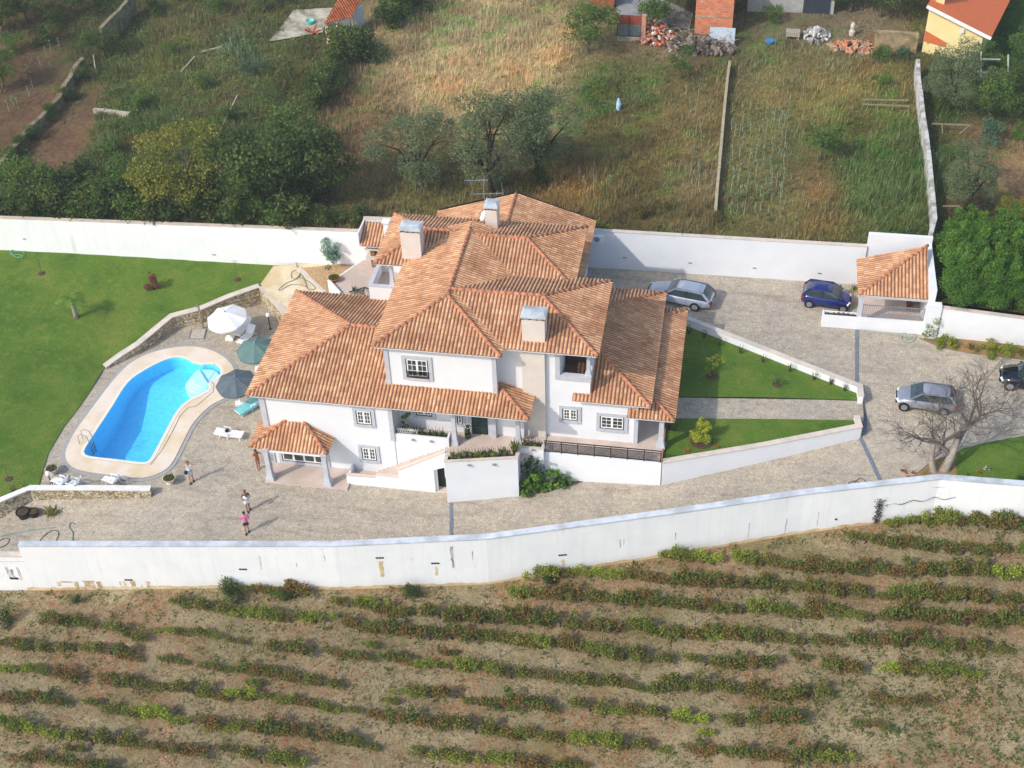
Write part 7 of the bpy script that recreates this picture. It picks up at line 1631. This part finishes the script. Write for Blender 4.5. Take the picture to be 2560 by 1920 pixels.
# ================================================================== vehicles
RUBBER=mat('tyre_rubber',(34,34,36),(26,26,28),6,rough=.8); RIMM=mat('alloy',(150,154,162),(128,132,140),5,rough=.35,metal=.3)
CARGL=mat('car_glass',(38,52,56),(52,66,70),2,rough=.06,spec=.9); REDL=mat('tail_lamp_red',(190,30,34),(160,24,28),5,rough=.2); HEADL=mat('headlamp_clear',(224,230,234),(206,214,220),5,rough=.15)
def paint(name,c,rough=.22,metal=.35):
    m=mat(name,c,tuple(int(v*.96) for v in c),2,rough=rough,metal=metal,spec=.5); b=m.node_tree.nodes['Principled BSDF']; b.inputs['Coat Weight'].default_value=.6; b.inputs['Coat Roughness'].default_value=.06; return m
def car(label,P,ang,L,Wd,H,m,prof,green,wb,wr=.31,rails=False,spokes=5,hatch=True,group='parked cars'):
    """prof: [(x,ztop,halfwidth,zbot)], rear(-) to front(+); green: (xA screen base, xB roof front, xC roof rear, xD rear base, zbelt)"""
    o=thing('parked_car',label,'car',P,ang,group)
    # body shell
    ring=lambda x,zt,w,zb:[(x,0,zb),(x,w*.8,zb),(x,w*.97,zb+.1),(x,w,zb+.28),(x,w*.985,zt-.18),(x,w*.93,zt-.05),(x,w*.72,zt+.0),(x,w*.38,zt+.025),(x,0,zt+.035)]
    V=[];Fs=[];n=9
    for p in prof: V+=ring(*p)
    m2=len(V); V+=[(x,-y,z) for x,y,z in V]
    for i in range(len(prof)-1):
        for k in range(n-1):
            a=i*n+k; Fs.append((a,a+n,a+n+1,a+1)); b=a+m2; Fs.append((b,b+1,b+n+1,b+n))
    Fs.append(tuple(range(n))+tuple(m2+k for k in range(n-2,0,-1))); e=(len(prof)-1)*n; Fs.append(tuple(reversed([e+k for k in range(n)]+[m2+e+k for k in range(n-2,0,-1)])))
    body=MB().add(V,Fs).build('body',m,o,smooth=True)
    # greenhouse
    xA,xB,xC,xD,zb=green; wb_,wt=Wd/2*.93,Wd/2*.72; 
    def sec(x,z,w): return [(x,-w,z),(x,-w*.55,z+.012),(x,0,z+.02),(x,w*.55,z+.012),(x,w,z)]
    rows=[sec(xA,zb,wb_*.97),sec((xA+xB)/2+.04,(zb+H)/2,(wb_+wt)/2*.985),sec(xB,H-.03,wt),sec((xB+xC)/2,H,wt*1.02),sec(xC,H-.03,wt*.98),sec((xC+xD)/2-.05,(zb+H)/2,(wb_+wt)/2*.96),sec(xD,zb,wb_*.93)]
    gl=MB(); V=[];Fs=[]
    for r in rows: V+=r
    for i in range(6):
        for k in range(4): a=5*i+k; Fs.append((a,a+1,a+6,a+5))
    # sides
    S=len(V)
    for sgn in (-1,1):
        q=[(xA,sgn*wb_*.97,zb),(xB,sgn*wt,H-.03),((xB+xC)/2,sgn*wt*1.02,H),(xC,sgn*wt*.98,H-.03),(xD,sgn*wb_*.93,zb),((xA+xD)/2,sgn*wb_,zb)]
        k0=len(V); V+=q; f=(k0,k0+1,k0+2,k0+3,k0+4,k0+5); Fs.append(f if sgn>0 else f[::-1])
    gl.add(V,Fs); gl.build('windows',CARGL,o)
    # roof skin
    rf=MB(); V=[];n2=9
    xs=[xB-.03,xB-(xB-xC)*.3,(xB+xC)/2,xB-(xB-xC)*.7,xC+.02]
    for x in xs:
        w=wt*1.045; 
        for k in range(n2):
            y=-w+2*w*k/(n2-1); z=H+.035-.055*(abs(y/w)**3)-.035*(abs((x-(xB+xC)/2)/((xB-xC)/2))**2.2); V.append((x,y,z))
    rf.add(V,[(i*n2+k,i*n2+k+1,(i+1)*n2+k+1,(i+1)*n2+k) for i in range(len(xs)-1) for k in range(n2-1)]); ro=rf.build('roof',m,o,smooth=True); sm=ro.modifiers.new('solid','SOLIDIFY'); sm.thickness=.035; sm.offset=-1
    for sgn in (-1,1):
        pi=MB(); pi.bar((xA+.02,sgn*wb_*.965,zb),(xB,sgn*wt*1.02,H-.01),.055,.045); pi.build('pillar',m,o)
        pi=MB(); pi.bar((xD-.03,sgn*wb_*.94,zb-.02),(xC,sgn*wt*1.0,H-.015),.16 if hatch else .09,.05,up=(0,sgn,.3)); pi.build('pillar',m,o)
        xm=(xA+xD)/2+ (xA-xD)*.02; pi=MB(); pi.bar((xm,sgn*wb_*1.0,zb),(xm-.05,sgn*wt*1.03,H-.02),.06,.03,up=(0,1,0)); pi.build('pillar',DARKPL,o)
        pi=MB(); pi.bar((xB,sgn*wt*1.03,H-.0),(xC,sgn*wt*1.01,H-.0),.05,.04); pi.build('roof_edge',m,o)
        if rails: pi=MB(); pi.bar((xB-.1,sgn*wt*.93,H+.06),(xC+.1,sgn*wt*.93,H+.055),.035); pi.build('roof_rail',GREYM,o)
        # doors lines, handles, mirror
        dl=MB()
        for x in (xA-.12,xm,xD+.55): 
            if abs(x)<L/2-.5: dl.bar((x,sgn*(Wd/2+.002),.35),(x-.02,sgn*(Wd/2-.02),zb-.1),.014,.012,up=(0,1,0))
        dl.bar((xA-.12,sgn*(Wd/2+.004),.33),(xD+.5,sgn*(Wd/2+.004),.33),.012,.02); dl.build('door_seam',DARKPL,o)
        hd=MB()
        for x in (xm+.12,xm-.75): hd.box(x-.08,x+.08,sgn*(Wd/2-.0)-.02,sgn*(Wd/2-.0)+.02,zb-.2,zb-.17)
        hd.build('door_handle',m,o)
        mi=MB(); mi.box(xA-.28,xA-.14,sgn*(Wd/2+.07)-.09,sgn*(Wd/2+.07)+.09,zb-.02,zb+.12); mi.build('mirror',m,o,bevel=.03)
        # wheels
        for x in (wb/2+.06,-wb/2+.06):
            ar=MB(); ar.lathe((x,sgn*(Wd/2-.11),wr),[(.01,0),(wr*1.17,0),(wr*1.17,sgn*.115),(.01,sgn*.115)],22,'y'); ar.build('wheel_arch',DARKPL,o)
            wh=MB(); wh.lathe((x,sgn*(Wd/2-.12),wr),[(.01,0),(wr*.9,0),(wr,sgn*.03),(wr,sgn*.12),(wr*.93,sgn*.145),(wr*.7,sgn*.135),(wr*.66,sgn*.11),(.01,sgn*.1)],22,'y'); wo_=wh.build('wheel',RUBBER,o,smooth=False)
            r_=MB()
            for k in range(spokes): a=6.283*k/spokes; r_.bar((x+math.cos(a)*.04,sgn*(Wd/2+.022),wr+math.sin(a)*.04),(x+math.cos(a)*wr*.64,sgn*(Wd/2+.022),wr+math.sin(a)*wr*.64),.06 if spokes<8 else .035,.02,up=(0,1,0))
            r_.lathe((x,sgn*(Wd/2+.008),wr),[(wr*.6,0),(wr*.68,0),(wr*.68,sgn*.022),(wr*.6,sgn*.022)],20,'y'); r_.lathe((x,sgn*(Wd/2+.01),wr),[(.06,0),(.05,sgn*.03)],10,'y'); r_.build('rim',RIMM,wo_)
        f=prof[-2]; hl=MB(); x=f[0]; hl.obox((x-.02,sgn*f[2]*.74,f[1]-.1),Vector((.86,sgn*.35,-.3)).normalized(),Vector((-.38,sgn*.92,0)).normalized(),Vector((.28,0,.95)).normalized(),.16,.17,.07); hl.build('headlight',HEADL,o,bevel=.02)
        r=prof[1]; tl=MB(); tl.box(r[0]-.07,r[0]+.12,sgn*r[2]*.86-.1 if sgn>0 else sgn*r[2]*.86-.1,sgn*r[2]*.86+.1,r[1]-.32,r[1]-.0); tl.build('tail_light',REDL,o,bevel=.03)
    f=prof[-1]; b_=MB(); b_.box(f[0]-.06,f[0]+.012,-.26,.26,.38,.49); b_.build('number_plate',PLA,o); r=prof[0]; b_=MB(); b_.box(r[0]-.012,r[0]+.05,-.26,.26,.5,.61); b_.build('number_plate',PLA,o)
    gr=MB(); gr.box(f[0]-.04,f[0]+.006,-.42,.42,.55,.66); gr.build('grille',DARKPL,o)
    return o
def heading(p,q,z,f_):
    a=at(*p,z); b=at(*q,z); return math.atan2(b[1]-a[1],b[0]-a[0])
SILV=paint('silver_paint',(176,184,198)); BLUEP=paint('blue_paint',(22,38,110),.2,.2); GREYP=paint('grey_silver_paint',(150,154,166)); BLKP=paint('black_navy_paint',(20,22,38),.15,.2)
# silver estate, nose to the left
a1=heading(Z5(700,618),Z5(470,553),4.05,zd) # towards nose (left)
a1=math.atan2(math.sin(a1),math.cos(a1))
g=at(*Z5(500,700),2.6)
car('silver estate car with roof rails, parked with its tail towards the gatehouse',(g[0]-.15,g[1]+.55,2.6),R(168),4.75,1.82,1.42,SILV,
 [(-2.36,.62,.62,.42),(-2.30,.86,.78,.3),(-1.9,.93,.87,.25),(-1,.94,.905,.22),(0,.93,.91,.2),(.75,.95,.91,.22),(1.3,.9,.89,.22),(1.95,.8,.84,.24),(2.22,.7,.74,.28),(2.36,.56,.58,.34)],(.92,.25,-1.72,-2.22,.92),2.68,.32,rails=True,spokes=7)
g=at(*Z5(1745,730),2.6)
car('small dark blue hatchback parked by the gatehouse trough',(g[0]+.0,g[1]+.62,2.6),R(-7),3.46,1.63,1.47,BLUEP,
 [(-1.72,.6,.6,.4),(-1.67,.9,.72,.28),(-1.3,1.0,.8,.22),(-.6,.98,.815,.2),(.2,.96,.815,.2),(.75,.97,.81,.22),(1.2,.86,.78,.24),(1.5,.72,.7,.28),(1.68,.56,.54,.34)],(1.02,.32,-1.22,-1.62,.96),2.34,.29,spokes=9)
g=at(*Z7(1230,570),zd); 
car('silver hatchback parked under the bare tree, nose to the left',(g[0],g[1]+.45,zd(g[0],g[1])+.0),R(176),3.85,1.66,1.43,GREYP,
 [(-1.9,.6,.6,.42),(-1.84,.88,.74,.3),(-1.4,.94,.81,.24),(-.7,.94,.83,.2),(.1,.93,.83,.2),(.8,.94,.83,.22),(1.3,.86,.8,.24),(1.66,.72,.7,.28),(1.85,.56,.54,.34)],(1.0,.3,-1.42,-1.78,.92),2.45,.3,spokes=8)
g=at(*Z7(2080,395),zd)
car('dark navy car cut off by the right edge of the photo',(g[0]+1.35,g[1]+.85,zd(g[0]+1,g[1]+.5)),R(174),4.2,1.76,1.44,BLKP,
 [(-2.08,.62,.6,.42),(-2.0,.9,.78,.3),(-1.5,.97,.86,.24),(-.8,.96,.88,.2),(.1,.95,.88,.2),(.9,.96,.88,.22),(1.4,.87,.86,.24),(1.85,.74,.78,.28),(2.06,.56,.6,.34)],(1.0,.3,-1.5,-1.95,.94),2.6,.32,spokes=10)
# ================================================================== people
def smat(n,c,c2=None): return mat(n,c,c2 or tuple(int(v*.93) for v in c),8,rough=.6)
SKIN=smat('skin_tan',(196,140,110)); SKIN2=smat('skin_brown',(160,100,72)); HAIR=smat('brown_hair',(66,46,36)); HAIRB=smat('dark_hair',(38,30,28)); HAIRR=smat('reddish_hair',(128,76,52))
def skinmesh(name,chains,m,parent,root=0,sub=1):
    """chains: list of [(pos,r),...]; first point of later chains may be an index into the vertex list"""
    V=[];E=[];Rr=[]
    for ch in chains:
        prev=None
        for it in ch:
            if isinstance(it,int): prev=it; continue
            p,r=it; V.append(p); Rr.append(r); i=len(V)-1
            if prev is not None: E.append((prev,i))
            prev=i
    me=bpy.data.meshes.new(name); me.from_pydata(V,E,[]); me.materials.append(m); me.update(); o=bpy.data.objects.new(name,me); link(o,parent)
    md=o.modifiers.new('skin','SKIN'); md.use_smooth_shade=True
    for i,sv in enumerate(me.skin_vertices[0].data):
        sv.radius=Rr[i] if hasattr(Rr[i],'__len__') else (Rr[i],Rr[i]); sv.use_root=(i==root)
    if sub: s=o.modifiers.new('sub','SUBSURF'); s.levels=sub; s.render_levels=sub
    return o
def person(label,P,face,h,pose,skin,hair,hairlen=.0,top=None,bottom=None,shoes=None,female=False,sleeve=.5,shortlen=.55):
    o=thing('person',label,'person',P,face-math.pi/2); s=h/1.75; v=lambda x,y,z:(x*s,y*s,z*s)
    hw=.09; sw=.175 if not female else .155
    Lh,Rh=pose.get('L'),pose.get('R'); lf,rf=pose.get('lf',(-.1,-.05,0)),pose.get('rf',(.1,.12,0))
    kn=lambda f:( f[0]*.95, f[1]*.45+.07, .49)
    # body: 0 pelvis
    ch=[[(v(0,0,.95),(.15*s,.11*s)),(v(0,.01,1.12),(.125*s,.09*s)),(v(0,0,1.3),(.155*s,.1*s)),(v(0,0,1.42),(.12*s,.085*s)),(v(0,.0,1.5),.052*s),(v(0,.015,1.56),(.062*s,.07*s)),(v(0,.02,1.645),(.078*s,.095*s)),(v(0,.01,1.715),(.062*s,.075*s))]]
    n=8; idx={}
    for nm,sg,f in (('l',-1,lf),('r',1,rf)):
        k=kn(f); ch.append([0,(v(sg*hw,0,.88),.095*s),(v((sg*hw+k[0])/2,k[1]*.6,.68),.075*s),(v(*k),.056*s),(v((k[0]+f[0])/2,(k[1]+f[1])/2-.02,.3),.052*s),(v(f[0],f[1],.09),.036*s),(v(f[0],f[1]+.1,.035),.038*s),(v(f[0],f[1]+.19,.025),.028*s)])
    for nm,sg,A in (('l',-1,Lh),('r',1,Rh)):
        el,ha=A; d=Vector(ha)-Vector(el); d.normalize(); base=sum(len([q for q in c if not isinstance(q,int)]) for c in ch)
        ch.append([3,(v(sg*sw,0,1.41),.055*s),(v(*[(a+b)/2 for a,b in zip((sg*sw*1.1,0,1.38),el)]),.046*s),(v(*el),.038*s),(v(*[(a+b)/2 for a,b in zip(el,ha)]),.035*s),(v(*ha),.025*s),(v(*(Vector(ha)+d*.05)),(.036*s,.02*s))])
        pidx=base+5; side=d.orthogonal().normalized(); nrm=d.cross(side)
        for q in range(4):
            off=side*(-.027+.018*q); b0=Vector(ha)+d*.075+off; ch.append([pidx,(v(*b0),.0095*s),(v(*(b0+d*.04*(1-.1*abs(q-1.5))+nrm*.012)),.0085*s),(v(*(b0+d*.07*(1-.12*abs(q-1.5))+nrm*.03)),.0075*s)])
        ch.append([pidx-1,(v(*(Vector(ha)+d*.03+side*.035)),.011*s),(v(*(Vector(ha)+d*.065+side*.055+nrm*.01)),.0095*s)])
    skinmesh('body',ch,skin,o)
    # hair, nose, ears, eyes
    hm=MB(); nn=10; prof=[(.10*math.sin(math.pi*k/nn*.62),.105*math.cos(math.pi*k/nn*.62)) for k in range(nn+1)]
    hm.lathe((0,-.006*s,1.675*s),[(max(.001,a*s),b*s) for a,b in prof],14)
    if hairlen: hm.tube([v(0,-.07,1.68),v(0,-.1,1.6),v(0,-.09,1.6-hairlen)],[.06*s,.06*s,.03*s],8)
    hm.build('hair',hair,o,smooth=True)
    f=MB(); 
    f.tube([v(0,.1,1.655),v(0,.125,1.625),v(0,.1,1.615)],[.012*s,.017*s,.012*s],6)
    for sg in (-1,1): f.tube([v(sg*.078,.02,1.665),v(sg*.092,.01,1.64),v(sg*.08,.015,1.61)],[.012*s,.016*s,.01*s],6)
    f.build('nose_and_ears',skin,o,smooth=True)
    f=MB()
    for sg in (-1,1): f.tube([v(sg*.02,.104,1.648),v(sg*.045,.1,1.648)],[.011*s,.009*s],6)
    f.tube([v(-.025,.1,1.585),v(0,.106,1.583),v(.025,.1,1.585)],[.006*s]*3,5); f.build('eyes_and_mouth',smat('dark_features',(70,44,38)),o)
    if top:
        m,kind=top; e=.018
        if kind=='shirt':
            c2=[[(v(0,0,.93),(.165*s,.125*s)),(v(0,.01,1.1),(.15*s,.115*s)),(v(0,0,1.3),(.172*s,.12*s)),(v(0,0,1.43),(.125*s,.095*s))]]
            for sg,A in ((-1,Lh),(1,Rh)):
                el=A[0]; mid=[a+(b-a)*sleeve for a,b in zip((sg*sw*1.1,0,1.38),el)]; c2.append([3,(v(sg*sw,0,1.41),.074*s),(v(*mid),.07*s)])
            skinmesh('shirt',c2,m,o)
        else:
            b=MB(); 
            for sg in (-1,1): b.lathe(v(sg*.065,.085,1.29),[(.001,.06*s),(.04*s,.045*s),(.06*s,0),(.05*s,-.03*s),(.001,-.045*s)],10)
            b.lathe(v(0,0,1.27),[(.158*s,-.02*s),(.16*s,.02*s)],14); b.build('bikini_top',m,o)
    if bottom:
        m,kind=bottom
        if kind=='shorts':
            c2=[[(v(0,0,1.0),(.16*s,.125*s)),(v(0,0,.93),(.168*s,.13*s))]]
            for sg,f in ((-1,lf),(1,rf)):
                k=kn(f); q=[a+(b-a)*shortlen*1.3 for a,b in zip((sg*hw,0,.88),k)]; c2.append([1,(v(sg*hw*1.05,0,.86),.112*s),(v(*q),.098*s)])
            skinmesh('shorts',c2,m,o,root=1)
        else:
            skinmesh('bikini_bottom',[[(v(0,0,.99),(.155*s,.115*s)),(v(0,0,.9),(.15*s,.12*s)),(v(0,0,.83),(.06*s,.08*s))]],m,o)
    if shoes:
        for f in (lf,rf):
            sh=MB(); sh.tube([v(f[0],f[1]-.06,.04),v(f[0],f[1]+.08,.045),v(f[0],f[1]+.2,.03)],[.045*s,.052*s,.036*s],8); sh.build('shoe',shoes,o,smooth=True)
    return o
WHT=smat('white_cloth',(236,238,242)); PINK=smat('pink_cloth',(222,120,180)); NAVY=smat('dark_cloth',(40,44,60)); LBLUE=smat('pale_blue_cloth',(170,204,214)); OLIV=smat('olive_cloth',(92,88,72)); BRN=smat('brown_cloth',(150,96,60))
camdir=lambda P: math.atan2(CP[1]-P[1],CP[0]-P[0])
P=at(*ZP(440,1345),0); pf=camdir(P)
person('person in a white shirt and pale blue shorts with both hands raised to the forehead',P,pf,1.78,{'L':((-.33,.2,1.5),(-.1,.17,1.68)),'R':((.33,.2,1.5),(.1,.17,1.68)),'lf':(-.1,-.02,0),'rf':(.11,.14,0)},SKIN,HAIRR,0,(WHT,'shirt'),(LBLUE,'shorts'),DARKPL)
o=MB(); o.tube([(.24,.05,1.05),(.25,.12,.95),(.22,.1,.86)],[.08,.12,.09],8); b=o.build('shoulder_bag',DARKPL,smooth=True); b.location=P; b.rotation_euler=(0,0,pf-math.pi/2); tag(b,'dark bag hanging at the hip of the person in the white shirt','bag')
P=at(*ZP(1365,1165),0)
person('person in a brown bikini shading the eyes beside the porch column',P,camdir(P)+.2,1.66,{'L':((-.3,.22,1.42),(-.07,.16,1.68)),'R':((.3,.22,1.42),(.08,.16,1.68)),'lf':(-.08,-.04,0),'rf':(.09,.12,0)},SKIN2,HAIRB,.16,(BRN,'bikini'),(BRN,'bottom'),None,female=True)
P=at(*Z3(72,1432),0); pf=camdir(P)+.15
person('person in a dark olive top and white shorts cradling a small white bundle',P,pf,1.72,{'L':((-.26,.1,1.16),(-.02,.24,1.2)),'R':((.28,.1,1.14),(.06,.25,1.12)),'lf':(-.09,-.03,0),'rf':(.1,.16,0)},SKIN2,HAIRR,0,(OLIV,'shirt'),(WHT,'shorts'),DARKPL,sleeve=.6)
o=MB(); o.tube([(-.12,.24,1.12),(.03,.25,1.24),(.16,.22,1.42)],[.06,.1,.075],10); b=o.build('white_bundle',WHT,smooth=True); b.location=P; b.rotation_euler=(0,0,pf-math.pi/2); tag(b,'small white bundle held in the arms of the person in the olive top','bundle')
P=at(*Z3(66,1622),0)
person('person in a pink shirt and dark shorts pointing with an outstretched arm',P,camdir(P)-.1,1.74,{'L':((.33,.05,1.16),(.3,.2,.98)),'R':((.0,0,0),(0,0,0))} if 0 else {'R':((.4,.08,1.4),(.66,.16,1.42)),'L':((-.26,-.02,1.14),(-.24,.14,.95)),'lf':(-.08,-.03,0),'rf':(.1,.15,0)},SKIN,HAIR,0,(PINK,'shirt'),(NAVY,'shorts'),DARKPL,sleeve=.55)
# ================================================================== haze
hz=MB(); hz.box(-420,520,-480,1700,-12,95); ho=hz.build('haze',[newmat('haze_air')[0]]); tag(ho,kind='stuff'); ho['label']='thin pale haze in the air'; ho['category']='haze'
hm_=ho.data.materials[0]; t_=hm_.node_tree; t_.nodes.remove(t_.nodes['Principled BSDF']); pv=t_.nodes.new('ShaderNodeVolumePrincipled'); pv.inputs['Color'].default_value=(.86,.9,.96,1); pv.inputs['Density'].default_value=.00045; pv.inputs['Anisotropy'].default_value=.2
t_.links.new(pv.outputs[0],t_.nodes['Material Output'].inputs['Volume'])
